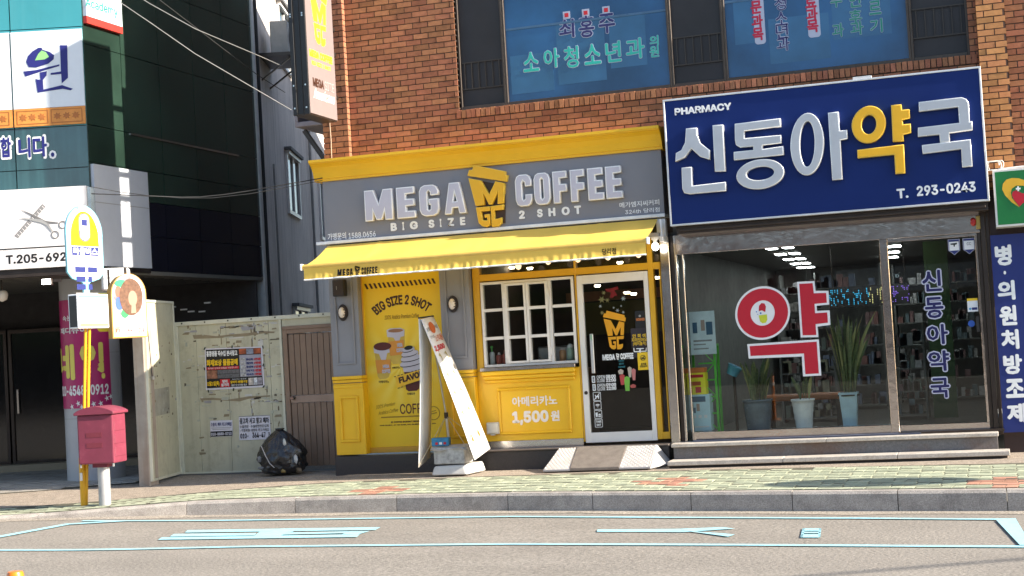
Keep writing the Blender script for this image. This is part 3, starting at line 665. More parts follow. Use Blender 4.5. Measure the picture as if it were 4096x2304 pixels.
rtext('lettering', '아메리카노', FA, A2(301,897), A2(580,945), yy-.001, m_wp, cnt, bold=.03)
rtext('lettering', '1,500', FA, A2(300,985), A2(528,1062), yy-.001, m_wp, cnt, bold=.045)
rtext('lettering', '원', FA, A2(537,980), A2(594,1042), yy-.001, m_wp, cnt, bold=.04)
box('kick_plate', m_steel, cf, xb1+.013, xw1+.004, FY-.004, .06, ZB+.0, ZB+.098)
# granite base with ledge
bs = MB(); bs.box(xa0-.02, xp1, -.20, .3, -.1, ZB-.02).box(xp1, xe+.0, -.22, .3, -.1, ZB-.022); bs.build('granite_base', m_dgranite, cf, bevel=.006)
box('ledge', mat('ledge_stone', (.13,.105,.09), .5, var=.2, dirt=.2), cf, xp1+.04, xe+.0, -.25, .06, ZB-.021, ZB, bevel=.005)
# --- door
dr = MB(); dz0, dz1 = .335, 2.52; gx0, gx1, gz0, gz1 = FA.rect(B5(62,118), B5(645,1328), -.02)
dr.box(xd0, gx0, -.05, .02, dz0, dz1).box(gx1, xd1, -.05, .02, dz0, dz1).box(gx0, gx1, -.05, .02, dz0, gz0).box(gx0, gx1, -.05, .02, gz1, dz1)
door = dr.build('door', m_whitef, cf, bevel=.005); door['label'] = 'white framed glass entrance door with stickers'
box('pane', m_dglass, door, gx0, gx1, -.012, -.004, gz0, gz1)
DY = -.0125
hx0, hx1, hz0, hz1 = FA.rect(B5(122,530), B5(168,855), -.07)
hd = MB(); hd.box(hx0, hx1, -.085, -.06, hz0, hz1).box(hx0+.015, hx1-.015, -.06, -.005, hz0+.1, hz0+.13).box(hx0+.015, hx1-.015, -.06, -.005, hz1-.13, hz1-.1)
hd.build('handle', mat('handle_alu', (.6,.6,.6), .35, metal=.7), door, bevel=.005)
rtext('lettering', '미세요', FA, B5(125,535), B5(147,585), -.0855, mat('green_sticker', (.2,.5,.2), .5), door)
kx, kz = FA.un(*B5(92,1017), -.05); MB().add(*(lambda q: (q.v, q.f))(MB(Matrix.Translation((kx,-.05,kz)) @ Matrix.Rotation(RAD(90),4,'X')).lathe((0,0,-.004), [(.024,0),(.024,.01),(.014,.018)], 14))).build('lock', m_darkmetal, door)
LOGO = dict(lid=[(.0,.84),(.05,.93),(.13,.925),(.17,1.0),(.945,.855),(.94,.80),(1.0,.79),(.96,.69)],
    M=[(.02,.80),(.33,.745),(.52,.515),(.69,.71),(.915,.67),(.86,.355),(.715,.355),(.745,.56),(.575,.355),(.50,.355),(.365,.555),(.385,.355),(.165,.35)],
    G=[(.165,.325),(.51,.325),(.51,.255),(.29,.255),(.325,.115),(.435,.105),(.435,.155),(.375,.155),(.375,.205),(.50,.205),(.50,.03),(.40,.0),(.30,.02),(.215,.08)],
    C=[(.535,.325),(.86,.335),(.84,.255),(.62,.255),(.62,.12),(.70,.12),(.80,.135),(.785,.05),(.70,.0),(.54,.0)])
def logo(fr, tl, br, y, m, parent, depth=.002, bev=0.0, name='cup_logo', mback=None):
    x0, x1, z0, z1 = fr.rect(tl, br, y) if tl is not None else br
    f = lambda P: [(x0+(x1-x0)*a, z0+(z1-z0)*b) for a, b in P]
    out = [outline(name, [f(LOGO[k])], y, depth, m, parent, fr.M, bev) for k in ('lid','M','G','C')]
    return out
m_logo = flat('orange_vinyl', (.72,.33,.01))
logo(FA, B5(229,338), B5(438,652), DY, m_logo, door)
rtext('lettering', 'MEGA', FA, B5(226,700), B5(334,745), DY, m_white, door, bold=.05)
rtext('lettering', 'COFFEE', FA, B5(374,690), B5(486,735), DY, m_white, door, bold=.05)
logo(FA, B5(338,690), B5(370,742), DY, m_white, door)
for s, tl, br, bo in (('OPEN',(178,874),(248,898),.0),('08:00',(254,868),(338,894),.03),('CLOSE',(180,904),(248,928),0),('22:00',(256,898),(340,924),.03),('OPEN',(183,943),(252,966),0),('09:00',(258,937),(341,961),.03),('CLOSE',(184,972),(252,996),0),('22:00',(260,966),(343,992),.03)):
    rtext('lettering', s, FA, B5(*tl), B5(*br), DY, m_white, door, bold=bo+.012)
for tl, br, s in (((138,878),(168,934),'평\n일'),((144,946),(174,1000),'주\n말')):
    rc = FA.rect(B5(*tl), B5(*br), DY); outline('sticker', [rrect(*rc, .008)], DY, .002, m_white, door); r2 = (rc[0]+.012, rc[1]-.012, rc[2]+.012, rc[3]-.012); text('lettering', s, r2, DY-.003, m_black, door, bold=.02)
def icon_sq(tl, br):
    rc = FA.rect(B5(*tl), B5(*br), DY); o = outline('icon_sticker', [rrect(*rc, .012), rrect(rc[0]+.006, rc[1]-.006, rc[2]+.006, rc[3]-.006, .008)], DY, .002, m_white, door)
    U = lambda P: [(rc[0]+(rc[1]-rc[0])*a, rc[2]+(rc[3]-rc[2])*b) for a, b in P]; return rc, U, o
rc, U, o = icon_sq((148,1012),(216,1082))
outline('icon_print', [U([(.2,.62),(.32,.72),(.38,.55),(.7,.55),(.82,.68),(.78,.5),(.74,.22),(.64,.22),(.62,.4),(.44,.4),(.4,.22),(.3,.22),(.3,.5)])], DY, .002, m_white, o)
outline('icon_print', [U([(.1,.16),(.16,.1),(.9,.84),(.84,.9)])], DY-.003, .001, m_white, o)
rc, U, o = icon_sq((154,1088),(220,1154))
for r0, r1 in ((.42,.34),(.28,.2),(.1,.0)):
    outer = [(.5+r0*math.cos(RAD(a)), .25+r0*math.sin(RAD(a))) for a in range(45, 136, 10)]; inner = [(.5+r1*math.cos(RAD(a)), .25+r1*math.sin(RAD(a))) for a in range(135, 44, -10)]
    outline('icon_print', [U(outer+inner)], DY, .002, m_white, o)
rc, U, o = icon_sq((158,1162),(226,1228))
outline('icon_print', [U([(.15,.7),(.45,.7),(.42,.2),(.2,.2)]), U([(.5,.2),(.88,.2),(.88,.34),(.5,.34)]), U([(.5,.4),(.88,.4),(.8,.55),(.58,.55)])], DY, .002, m_white, o)
outline('icon_print', [U([(.25,.7),(.3,.7),(.86,.88),(.84,.92)])], DY-.003, .001, m_white, o)
rc, U, o = icon_sq((163,1235),(231,1302)); text('lettering', 'TAKE\nOUT', (rc[0]+.015, rc[1]-.015, rc[2]+.02, rc[3]-.02), DY, m_white, o, bold=.03, line=.9)
# right-hand stickers
def plate(name, tl, br, m, par=None, dy=0): rc = FA.rect(B5(*tl), B5(*br), DY-dy); return rc, outline(name, [[(rc[0],rc[2]),(rc[1],rc[2]),(rc[1],rc[3]),(rc[0],rc[3])]], DY-dy, .002, m, par or door)
m_stk = flat('dark_sticker', (.028,.022,.03)); m_stk2 = flat('dark_sticker_b', (.012,.012,.014))
rc, o = plate('sticker', (494,340), (583,478), m_stk2); rtext('lettering', 'WINNER', FA, B5(505,400), B5(578,418), DY-.003, mat('gold_print', (.6,.2,.06), .5), o, bold=.03); outline('icon_print', [circ((rc[0]+rc[1])/2, rc[2]+(rc[3]-rc[2])*.7, .015)], DY-.003, .002, m_grey, o)
rc, o = plate('sticker', (460,485), (600,640), m_stk)
for s, tl, br in (('안 쪽 에',(475,532),(588,558)),('자리있어요',(468,565),(598,592)),('(테이블석)',(480,598),(592,625))): rtext('lettering', s, FA, B5(*tl), B5(*br), DY-.003, m_yprint, o, bold=.015)
rc, o = plate('sticker', (478,642), (604,720), m_stk); outline('icon_print', [FA.poly([B5(*p) for p in ((483,645),(490,645),(494,672),(530,672),(534,655),(508,655),(508,648),(570,646),(570,653),(545,655),(545,670),(585,668),(588,643),(594,643),(592,675),(545,678),(545,684),(535,684),(535,680),(488,680))], DY-.003)], DY-.003, .001, m_white, o)
rc, o = plate('sticker', (516,685), (615,825), m_yprint, dy=.004); o['label'] = 'yellow no food sticker'
cx, cz = FA.un(*B5(563,728), DY-.007); outline('icon_print', [circ(cx, cz, .036), circ(cx, cz, .031)], DY-.007, .002, m_black, o)
outline('icon_print', [[(cx-.022,cz+.008),(cx-.004,cz+.008),(cx-.006,cz-.02),(cx-.02,cz-.02)],[(cx+.002,cz-.02),(cx+.024,cz-.02),(cx+.024,cz-.002),(cx+.002,cz-.002)]], DY-.007, .002, m_black, o); outline('icon_print', [[(cx+.02,cz+.026),(cx+.026,cz+.02),(cx-.02,cz-.026),(cx-.026,cz-.02)]], DY-.010, .001, m_black, o)
rtext('lettering', '음식물\n반입금지', FA, B5(538,770), B5(598,805), DY-.007, m_black, o, bold=.02)
rtext('lettering', 'CRUSH\nBERRY\nSUMMER', FA, B5(355,745), B5(416,808), DY, mat('teal_print', (.03,.2,.24), .5), door, bold=.02)
for tl, br, c in (((355,822),(404,862),(.42,.36,.3)),((368,862),(416,950),(.42,.05,.05)),((404,880),(460,1000),(.16,.42,.05)),((434,800),(474,888),(.42,.36,.36)),((466,815),(508,912),(.5,.17,.16)),((455,945),(508,975),(.4,.08,.07))):
    rc = FA.rect(B5(*tl), B5(*br), DY); outline('printed_drink', [[(rc[0]+.012,rc[2]),(rc[1]-.012,rc[2]),(rc[1],rc[3]-.02),((rc[0]+rc[1])/2,rc[3]),(rc[0],rc[3]-.02)]], DY-.001*random.random(), .002, mat('drink_%02d' % int(c[0]*100+c[1]*1000), c, .5), door)
# seasonal decoration behind the glass top: bow and snowflakes
outline('bow', [FA.poly([B5(*p) for p in ((248,158),(300,150),(355,135),(358,160),(325,170),(355,215),(330,212),(310,232),(290,228),(298,185),(262,178))], .012)], .012, .004, mat('red_cloth', (.42,.02,.03), .7), door)
for q, r_ in (((222,245),.055),((238,190),.035),((268,250),.035),((210,300),.025),((225,355),.035),((400,236),.038),((352,335),.03),((400,350),.025),((320,312),.018),((382,298),.016)):
    cx, cz = FA.un(*B5(*q), .008); P = []
    for k in range(12): rr = r_ if k % 2 == 0 else r_*.35; P.append((cx+rr*math.cos(k*math.pi/6), cz+rr*math.sin(k*math.pi/6)))
    outline('snowflake', [P], .008, .002, mat('gold_flake', (.55,.42,.16), .35, metal=.5) if r_ > .034 and q[0] < 300 else m_white, door)
# ---- interior of the coffee shop
inn = thing('coffee_shop_interior', (-5.6, 1.5, ZB), 'dim brown coffee shop interior behind the serving window and door', 'room')
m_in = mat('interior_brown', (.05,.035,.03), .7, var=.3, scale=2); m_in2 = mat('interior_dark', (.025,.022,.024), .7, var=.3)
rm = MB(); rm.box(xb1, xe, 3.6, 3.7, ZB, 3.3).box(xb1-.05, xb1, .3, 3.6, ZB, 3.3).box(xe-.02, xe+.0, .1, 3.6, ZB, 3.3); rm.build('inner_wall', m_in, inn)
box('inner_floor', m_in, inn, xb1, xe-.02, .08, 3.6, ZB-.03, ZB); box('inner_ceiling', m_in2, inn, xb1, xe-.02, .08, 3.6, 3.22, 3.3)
box('counter', mat('counter_wood', (.16,.07,.035), .5), inn, xb1+.1, xd0-.1, .55, 1.1, ZB, 1.3, bevel=.01)
mn = box('reflected_sign_band', mat('reflection_olive', (.09,.085,.02), .5), inn, xw0+.3, xd1, 3.5, 3.58, 1.75, 2.25)  # olive band added to imitate the reflection of a sign across the street
box('reflected_sign_strip', mat('reflection_terracotta', (.26,.10,.06), .5), inn, xw0+.2, xd1, 3.45, 3.5, 2.27, 2.42)  # terracotta band, part of the same painted reflection
box('coffee_machine', mat('machine_steel', (.4,.4,.4), .3, metal=.8), inn, xw0+.55, xw0+1.0, .6, 1.0, 1.3, 1.62, bevel=.02)
m_lamp = flat('warm_lamp', (1,.85,.6), emit=((1,.82,.55), 9))
for px, py in ((2048,1075),(2120,1078),(2390,1148),(2508,1175),(2535,1180),(2480,1055),(2630,1115)):
    x, z = FA.un(px, py, 1.6); MB().lathe((x, 1.6, z), [(.035,0),(.045,.02),(.04,.03)], 12).build('ceiling_lamp', m_lamp, inn)
# bottles and drinks on the inner sill
SILLZ = wz+.035
def bottle(name, x, h, r, col, label, cap, y=.10):
    t_ = thing(name, (x, y, SILLZ), label, 'bottle' if 'bottle' in name else 'cup', 'drinks and bottles on the serving window sill')
    MB().lathe((x, y, SILLZ), [(r*.75,0),(r,.01),(r,h*.75),(r*.6,h*.85)], 14).build('body', mat(name+'_'+str(int(x*100)), col, .35), t_)
    MB().lathe((x, y, SILLZ+h*.85), cap[1], 10).build('cap', mat(name+'cap'+str(int(x*100)), cap[0], .4), t_)
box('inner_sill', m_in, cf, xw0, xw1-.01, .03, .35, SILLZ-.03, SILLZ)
cX = lambda cx: FA.un(*C8(cx, 1200), .10)[0]
bottle('pump_bottle', cX(238), .2, .035, (.7,.72,.7), 'white pump bottle with green nozzle at the left of the serving window', ((.12,.45,.1), [(.012,0),(.012,.05),(.025,.06),(.012,.08)]))
bottle('drink_cup', cX(335), .15, .042, (.32,.07,.05), 'wider of the two red drink cups in the left bay of the serving window', ((.5,.45,.42), [(.02,0),(.015,.03)]))
bottle('drink_cup', cX(412), .16, .034, (.3,.06,.045), 'narrow red drink cup nearest the left casement of the serving window', ((.4,.2,.18), [(.012,0),(.01,.05)]))
bottle('drink_cup', cX(1212), .17, .045, (.55,.28,.13), 'orange iced drink cup in the right bay of the serving window', ((.6,.5,.45), [(.04,0),(.03,.02)]))
bottle('drink_cup', cX(1320), .2, .047, (.42,.55,.42), 'pale green drink cup with a cream top at the right of the serving window', ((.75,.74,.7), [(.045,0),(.04,.03),(.015,.05)]))
# ================================================================ COFFEE SIGN, AWNING AND THINGS AT ITS FRONT
r7 = lambda x, y: (1200+x*.414, 600+y*.414)
r8 = lambda x, y: (1900+x*.414, 500+y*.414)
SY = -.16                                         # face of the sign board
sg = thing('coffee_sign', (-6.4, 0, 3.2), 'long grey coffee sign board with raised white letters and a yellow cornice', 'sign')
sx0 = FA.un(*r7(215,315), SY)[0]; sx1 = FA.un(*r8(1795,240), SY)[0]; sz0 = FA.un(*r7(250,885), SY)[1]; sz1 = FA.un(*r8(1000,330), SY)[1]+.03
print('sign', sx0, sx1, sz0, sz1)
m_fascia = mat('fascia_grey', (.21,.21,.235), .35, var=.05, scale=1.2, bump=.04, bscale=8, dirt=.05, dirtcol=(.3,.3,.3))
box('sign_board', m_fascia, sg, sx0, sx1, SY, .10, sz0, 4.30, bevel=.003)
box('bottom_trim', mat('white_trim', (.8,.8,.8), .3), sg, sx0-.12, sx1+.01, SY-.05, .05, sz0-.045, sz0-.002, bevel=.004)
# cornice profile (y, z)
cz1 = FA.un(1900, 590, SY-.2)[1]; cz0 = FA.un(1900, 668, SY-.02)[1]
print('cornice', cz0, cz1)
co = MB()
prof = [(SY-.004,cz0),(SY-.035,cz0),(SY-.035,cz0+.03),(SY-.05,cz0+.034),(SY-.055,cz0+.06),(SY-.075,cz0+.12),(SY-.115,cz0+.185),(SY-.165,cz0+.225),(SY-.19,cz0+.235),(SY-.19,cz0+.245),(SY-.205,cz0+.25),(SY-.205,cz0+.285),(.08,cz0+.285),(.08,cz0)]
co.xprism(prof, sx0-.10, sx1+.03); co.build('cornice', m_yel, sg)
m_face = mat('letter_face_lilac', (.52,.51,.60), .3, var=.03); m_edge = mat('letter_edge_white', (.86,.86,.86), .3)
LT = {'M': [[(0,0),(0,1),(.33,1),(.5,.55),(.67,1),(1,1),(1,0),(.72,0),(.70,.28),(.60,.02),(.40,.02),(.30,.28),(.28,0)]],
 'E': [[(0,0),(0,1),(.95,1),(.97,.78),(.5,.77),(.5,.62),(.93,.61),(.95,.39),(.5,.38),(.5,.23),(.98,.22),(1,0)]],
 'F': [[(0,0),(0,1),(.97,1),(1,.78),(.5,.77),(.5,.6),(.95,.59),(.97,.36),(.5,.35),(.5,0)]],
 'A': [[(0,0),(.26,1),(.74,1),(1,0),(.68,0),(.63,.19),(.37,.19),(.32,0)], [(.42,.40),(.5,.66),(.58,.40)]],
 'C': [[(1,.62),(.60,.62),(.60,.74),(.5,.8),(.42,.74),(.42,.24),(.5,.19),(.60,.24),(.60,.37),(1,.37),(1,.2),(.9,.06),(.72,0),(.28,0),(.1,.06),(0,.2),(0,.8),(.1,.94),(.28,1),(.72,1),(.9,.94),(1,.8)]],
 'G': [[(1,.66),(.58,.66),(.58,.76),(.5,.81),(.42,.76),(.42,.22),(.5,.18),(.58,.22),(.58,.36),(.48,.36),(.48,.55),(1,.55),(1,.2),(.9,.06),(.72,0),(.28,0),(.1,.06),(0,.2),(0,.8),(.1,.94),(.28,1),(.72,1),(.9,.94),(1,.8)]],
 'O': [[(1,.2),(.9,.06),(.72,0),(.28,0),(.1,.06),(0,.2),(0,.8),(.1,.94),(.28,1),(.72,1),(.9,.94),(1,.8)], [(.42,.22),(.5,.17),(.58,.22),(.58,.78),(.5,.83),(.42,.78)]]}
def letters(seq, y, depth, parent, mf, me, M=IDM, pad=.015, name='letter'):
    for ch, (x0, x1, z0, z1) in seq:
        f = lambda P, g=0: [(x0+(x1-x0)*a, z0+(z1-z0)*b) for a, b in P]
        o = outline(name, [f(p) for p in LT[ch]], y, depth, me, parent, M, bevel=.006 if depth > .01 else 0)
        if mf is not me:
            c = bpy.data.curves.new('c', 'CURVE'); c.dimensions = '2D'; c.fill_mode = 'BOTH'
            for p in LT[ch]:
                s = c.splines.new('POLY'); s.points.add(len(p)-1); s.use_cyclic_u = True
                for q, (a, b) in zip(s.points, f(p)): q.co = (a, b, 0, 1)
            c.extrude = .0015; c.offset = -pad
            _place(_curve_mesh(c), 'letter_face', mf, o, M, y-depth-.0075, lambda u, v: (u, v))
def run(chars, boxes, cf_, zz, y):
    return [(ch, (FA.un(*cf_(a, 600), y)[0], FA.un(*cf_(b, 600), y)[0], zz[0], zz[1])) for ch, (a, b) in zip(chars, boxes)]
zM = (FA.un(*r7(700,690), SY)[1], FA.un(*r7(640,398), SY)[1]); print('letters z', zM, FA.un(*r8(1350,740), SY)[1], FA.un(*r8(1340,410), SY)[1])
LYF = SY-.06
bx = [(628,898),(938,1118),(1158,1345),(1398,1608)]; letters(run('MEGA', bx, r7, zM, LYF), SY, .06, sg, m_face, m_edge)
bx = [(387,545),(568,725),(752,890),(922,1060),(1090,1245),(1264,1425)]; letters(run('COFFEE', bx, r8, (zM[0]+.02, zM[1]+.02), LYF), SY, .06, sg, m_face, m_edge)
m_logoY = mat('logo_yellow', (.80,.43,.01), .35, var=.04); m_logoE = mat('logo_edge', (.92,.60,.06), .35)
gx = (FA.un(1871,703,LYF)[0], FA.un(2032,718,LYF)[0], FA.un(1960,908,LYF)[1], FA.un(1901,666,LYF)[1]+.02)
lo_ = logo(FA, None, gx, SY, m_logoE, sg, .075, .005)
for o, k in zip(lo_, ('lid','M','G','C')):
    c = bpy.data.curves.new('c', 'CURVE'); c.dimensions = '2D'; c.fill_mode = 'BOTH'; P = LOGO[k]; s = c.splines.new('POLY'); s.points.add(len(P)-1); s.use_cyclic_u = True
    for q, (a, b) in zip(s.points, P): q.co = (gx[0]+(gx[1]-gx[0])*a, gx[2]+(gx[3]-gx[2])*b, 0, 1)
    c.extrude = .0015; c.offset = -.008; _place(_curve_mesh(c), 'logo_face', m_logoY, o, IDM, SY-.082, lambda u, v: (u, v))
box_ = [(gx[0]+(gx[1]-gx[0])*a, gx[2]+(gx[3]-gx[2])*b) for a, b in ((.05,.79),(.9,.64),(.84,.05),(.25,.05))]
outline('logo_backing', [box_], SY, .02, mat('logo_brown', (.05,.025,.01), .5), sg)
WT = flat('white_acrylic', (.85,.85,.85))
for s, cf_, a, b in (('B',r7,(878,728),(940,808)),('I',r7,(990,718),(1010,800)),('G',r7,(1063,705),(1142,790)),('S',r7,(1243,692),(1302,775)),('I',r7,(1352,682),(1370,763)),('Z',r7,(1428,675),(1492,757)),('E',r7,(1547,665),(1602,748)),
    ('2',r8,(425,848),(485,928)),('S',r8,(600,835),(658,918)),('H',r8,(710,825),(782,910)),('O',r8,(838,815),(920,903)),('T',r8,(960,803),(1030,890))):
    x0, x1, z0, z1 = FA.rect(cf_(*a), cf_(*b), SY); text('letter', s, (x0, x1, zM[0]-.155+(.018 if cf_ is r8 else 0), zM[0]-.045+(.018 if cf_ is r8 else 0)), SY, WT, sg, bold=.045, depth=.012)
rtext('lettering', '가맹문의', FA, r7(268,808), r7(447,860), SY, WT, sg, bold=.012); rtext('lettering', '1588.0656', FA, r7(468,803), r7(732,836), SY, WT, sg, bold=.012)
rtext('lettering', '메가엠지씨커피', FA, r8(1395,750), r8(1782,770), SY, WT, sg, bold=.012)
rtext('lettering', '324th', FA, r8(1450,825), r8(1603,850), SY, WT, sg, bold=.012); rtext('lettering', '당리점', FA, r8(1628,806), r8(1785,838), SY, WT, sg, bold=.012)
# ---- awning
aw = thing('awning', (-6.35, -.5, 2.68), 'yellow fabric awning with a wrinkled valance over the coffee shop', 'awning')
def fabric():
    m = mat('awning_fabric', (.92,.65,.14), .8, var=.05, scale=3, bump=.15, bscale=30, dirt=.10, dirtcol=(.5,.28,.03), dscale=2, spec=.2)
    N = m.node_tree.nodes; L = m.node_tree.links; b = N['Principled BSDF']; out = N['Material Output']
    tr = N.new('ShaderNodeBsdfTranslucent'); mx = N.new('ShaderNodeMixShader'); mx.inputs[0].default_value = .33; L.new(b.inputs['Base Color'].links[0].from_socket, tr.inputs[0])
    L.new(b.outputs[0], mx.inputs[1]); L.new(tr.outputs[0], mx.inputs[2]); L.new(mx.outputs[0], out.inputs['Surface']); return m
m_fab = fabric()
ax0, ax1 = -8.62, -4.0; AYB, AYF = -.20, -.98
azb, azf = 3.165, 2.865; vzb = FA.un(1900, 1070, AYF)[1]
print('valance', vzb)
b = MB(); nx, ny = 96, 10
for i in range(nx+1):
    x = ax0+(ax1-ax0)*i/nx
    for j in range(ny+1):
        t = j/ny; sag = -.028*math.sin(math.pi*t)*(1+.35*math.sin(x*2.1))-.006*math.sin(x*9+t*3)*t*(1-t)*4
        seam = .006*max(0, 1-abs(((x+8.62) % 1.55)-.77)/.05)
        b.v.append(Vector((x+.05*(1-t)*(1 if i == nx else 0)*0, AYB+(AYF-AYB)*t, azb+(azf-azb)*t+sag+seam)))
for i in range(nx):
    for j in range(ny): b.f.append((i*(ny+1)+j, (i+1)*(ny+1)+j, (i+1)*(ny+1)+j+1, i*(ny+1)+j+1)); b.sm.append(True)
b.build('canopy', m_fab, aw, recalc=False)
def val_y(x, t):
    e = min(1, (x-ax0)/.35, (ax1-x)/.35); k = max(0, (t-.35)/.65)
    w = (math.sin(x*38+3*math.sin(x*5.1))*.0045+math.sin(x*71+2*math.sin(x*9))*.003+math.sin(x*17)*.003)*(.4+.6*abs(math.sin(x*1.7)))
    return AYF-.012-.022*k*k*e-w*k*e*1.4
b = MB(); nx, ny = 520, 12
for i in range(nx+1):
    x = ax0+(ax1-ax0)*i/nx
    for j in range(ny+1):
        t = j/ny; b.v.append(Vector((x, val_y(x, t), azf-.035+(vzb-azf+.035)*t+.0015*math.sin(x*23)*t)))
for i in range(nx):
    for j in range(ny): b.f.append((i*(ny+1)+j, i*(ny+1)+j+1, (i+1)*(ny+1)+j+1, (i+1)*(ny+1)+j)); b.sm.append(True)
va = b.build('valance', m_fab, aw, recalc=False)
b = MB(); b.tube([(ax0+(ax1-ax0)*i/200, val_y(ax0+(ax1-ax0)*i/200, 1)-.006, vzb+.0015*math.sin((ax0+(ax1-ax0)*i/200)*23)) for i in range(201)], .0105, 6); b.build('hem_piping', m_edge, va)
fb = MB(); fb.tube([(ax0-.03, AYF+.01, azf-.015), (ax1+.02, AYF+.01, azf-.015)], .032, 12); fb.build('front_bar', mat('awning_bar', (.66,.43,.09), .4, metal=.1), aw)
for x in (ax0-.035, ax1+.025): box('end_cap', m_edge, aw, x-.012, x+.012, AYF-.03, AYF+.05, azf-.06, azf+.025, bevel=.004)
rl = MB(); rl.tube([(ax0+.02, AYB+.05, azb+.01), (ax1-.02, AYB+.05, azb+.01)], .035, 12); rl.build('roller', mat('roller_dark', (.05,.045,.04), .5), aw)
ar = MB(); ar.box(ax1+.05, ax1+.10, -.42, -.10, 2.86, 2.93).box(ax1-.02, ax1+.10, -.22, -.12, 2.93, 3.16); ar.build('wall_bracket', mat('bracket_white', (.7,.7,.7), .35, metal=.2), aw, bevel=.006)
cr = MB(); cr.tube([(ax1+.06,-.3,3.15),(ax1+.06,-.32,2.9)], .016, 10); cr.build('crank_rod', m_edge, aw)
for xx in (ax0+.7, ax1-.9):
    a_ = MB(); a_.bar((xx, AYB, 3.0), (xx+.25, (AYB+AYF)/2, 2.9), .05, .04).bar((xx+.25, (AYB+AYF)/2, 2.9), (xx+.05, AYF+.03, azf-.03), .045, .035); a_.build('folding_arm', m_whitef, aw)
# print on the valance
def onval(objs):
    for o in objs:
        c = WL[o.name]
        for v in o.data.vertices:
            x = v.co.x+c.x; z = v.co.z+c.z; t = (azf-.035-z)/(azf-.035-vzb); v.co.y = val_y(x, max(0, min(1, t)))-.009-c.y
zz = FA.un(*r7(560,1205), AYF)[1], FA.un(*r7(560,1140), AYF)[1]
def vx(cf_, a): return FA.un(*cf_(a, 1170), AYF)[0]
seq = [(ch, (vx(r7, a), vx(r7, c), zz[0], zz[1])) for ch, a, c in (('M',370,410),('E',420,446),('G',455,482),('A',488,518),('C',602,622),('O',628,648),('F',655,672),('F',680,698),('E',706,726),('E',734,756))]
n0 = set(bpy.data.objects.keys())
letters(seq, AYF-.02, .002, va, m_black, m_black)
logo(FA, None, (vx(r7,535), vx(r7,588), zz[0]-.01, zz[1]+.03), AYF-.02, m_black, va)
rtext('lettering', '당리점', FA, r8(1226,1195), r8(1365,1246), AYF-.02, m_black, va, bold=.02)
onval([bpy.data.objects[k] for k in bpy.data.objects.keys() if k not in n0])
# ---- bulkhead lamps, speaker, junction box, bulbs
m_opal = mat('opal_glass', (.74,.66,.58), .2, var=.06, spec=.8)
def lantern(px, py, y, label):
    x, z = FA.un(px, py, y); t_ = thing('bulkhead_lamp', (x, y, z-.1), label, 'wall lamp', 'bulkhead lamps on the grey pilasters')
    R = Matrix.Translation((x, y, z)) @ Matrix.Rotation(RAD(90), 4, 'X')
    MB(R).lathe((0,0,0), [(.072,0),(.076,.025),(.066,.045)], 20, sy=1.5).build('base', m_darkmetal, t_)
    MB(R).lathe((0,0,.03), [(.046,0),(.046,.03),(.034,.058),(.012,.068)], 18, sy=1.6).build('lamp_glass', m_opal, t_)
    g_ = MB(R)
    for k in (-1, 0, 1): g_.tube([(.052*math.cos(a)*1.0, k*.035, .03+.052*math.sin(a)) for a in [math.pi*j/10 for j in range(11)]], .007, 6)
    g_.tube([(0, .082*math.cos(a), .03+.05*math.sin(a)) for a in [math.pi*j/12 for j in range(13)]], .007, 6)
    g_.build('guard', m_darkmetal, t_)
lantern(*A1(112,382), P0-.002, 'oval caged bulkhead lamp on the pilaster beside the green fence')
lantern(*A1(783,330), P0-.002, 'oval caged bulkhead lamp on the pilaster between poster and serving window')
sx_, sz_ = FA.un(*A1(88,232), P0-.1); spk = thing('wall_speaker', (sx_, P0-.1, sz_-.12), 'small dark wall speaker under the left end of the awning', 'speaker')
MB().box(sx_-.085, sx_+.085, P0-.15, P0-.03, sz_-.115, sz_+.115).build('cabinet', m_blk, spk, bevel=.015, seg=2); MB().box(sx_-.07, sx_+.07, P0-.155, P0-.149, sz_-.1, sz_+.1).build('grille', mat('speaker_grille', (.035,.026,.024), .8, bump=.6, bscale=300), spk, bevel=.002)
MB().box(sx_-.03, sx_+.03, P0-.03, P0-.001, sz_-.03, sz_+.03).build('bracket', m_darkmetal, spk); box('badge', m_grey, spk, sx_-.022, sx_-.017, P0-.158, P0-.155, sz_-.025, sz_+.025)
jx, jz = FA.un(*A2(182,1090), FY-.08); jb = thing('socket_box', (jx, FY-.05, jz-.07), 'cream outdoor socket box low on the yellow counter panel', 'socket box')
MB().box(jx-.085, jx+.085, FY-.075, FY-.006, jz-.075, jz+.08).build('housing', mat('cream_plastic', (.58,.54,.46), .5, dirt=.15), jb, bevel=.012, seg=2); MB().box(jx-.075, jx+.075, FY-.088, FY-.075, jz-.06, jz+.065).build('lid', mat('cream_plastic2', (.62,.58,.5), .5), jb, bevel=.008); MB().box(jx-.03, jx+.03, FY-.08, FY-.02, jz-.09, jz-.076).build('cable_gland', mat('cream_plastic', (.5,.5,.5)), jb)
m_bulb = flat('lit_bulb', (1,.95,.85), emit=((1,.93,.8), 4)); m_bulbw = flat('lit_bulb_warm', (1,.75,.35), emit=((1,.62,.22), 3.5))
C2 = lambda x, y: (2500+x*.2415, 800+y*.2415)
def bulb(px, py, y, m, label, up=.07, r=.05):
    x, z = FA.un(px, py, y); t_ = thing('light_bulb', (x, y, z-r), label, 'light bulb', 'lit bulbs at the right end of the awning')
    MB().lathe((x,y,z), [(r*.15,-r),(r*.7,-r*.72),(r,0),(r*.8,r*.6),(r*.45,r)], 16).build('globe', m, t_); MB().lathe((x,y,z+r*.9), [(.024,0),(.026,.035),(.05,.05),(.058,.085)], 14).build('lamp_holder', m_whitef, t_)
bulb(*C2(503,775), -.35, m_bulb, 'round white lit bulb hanging beside the right end of the awning')
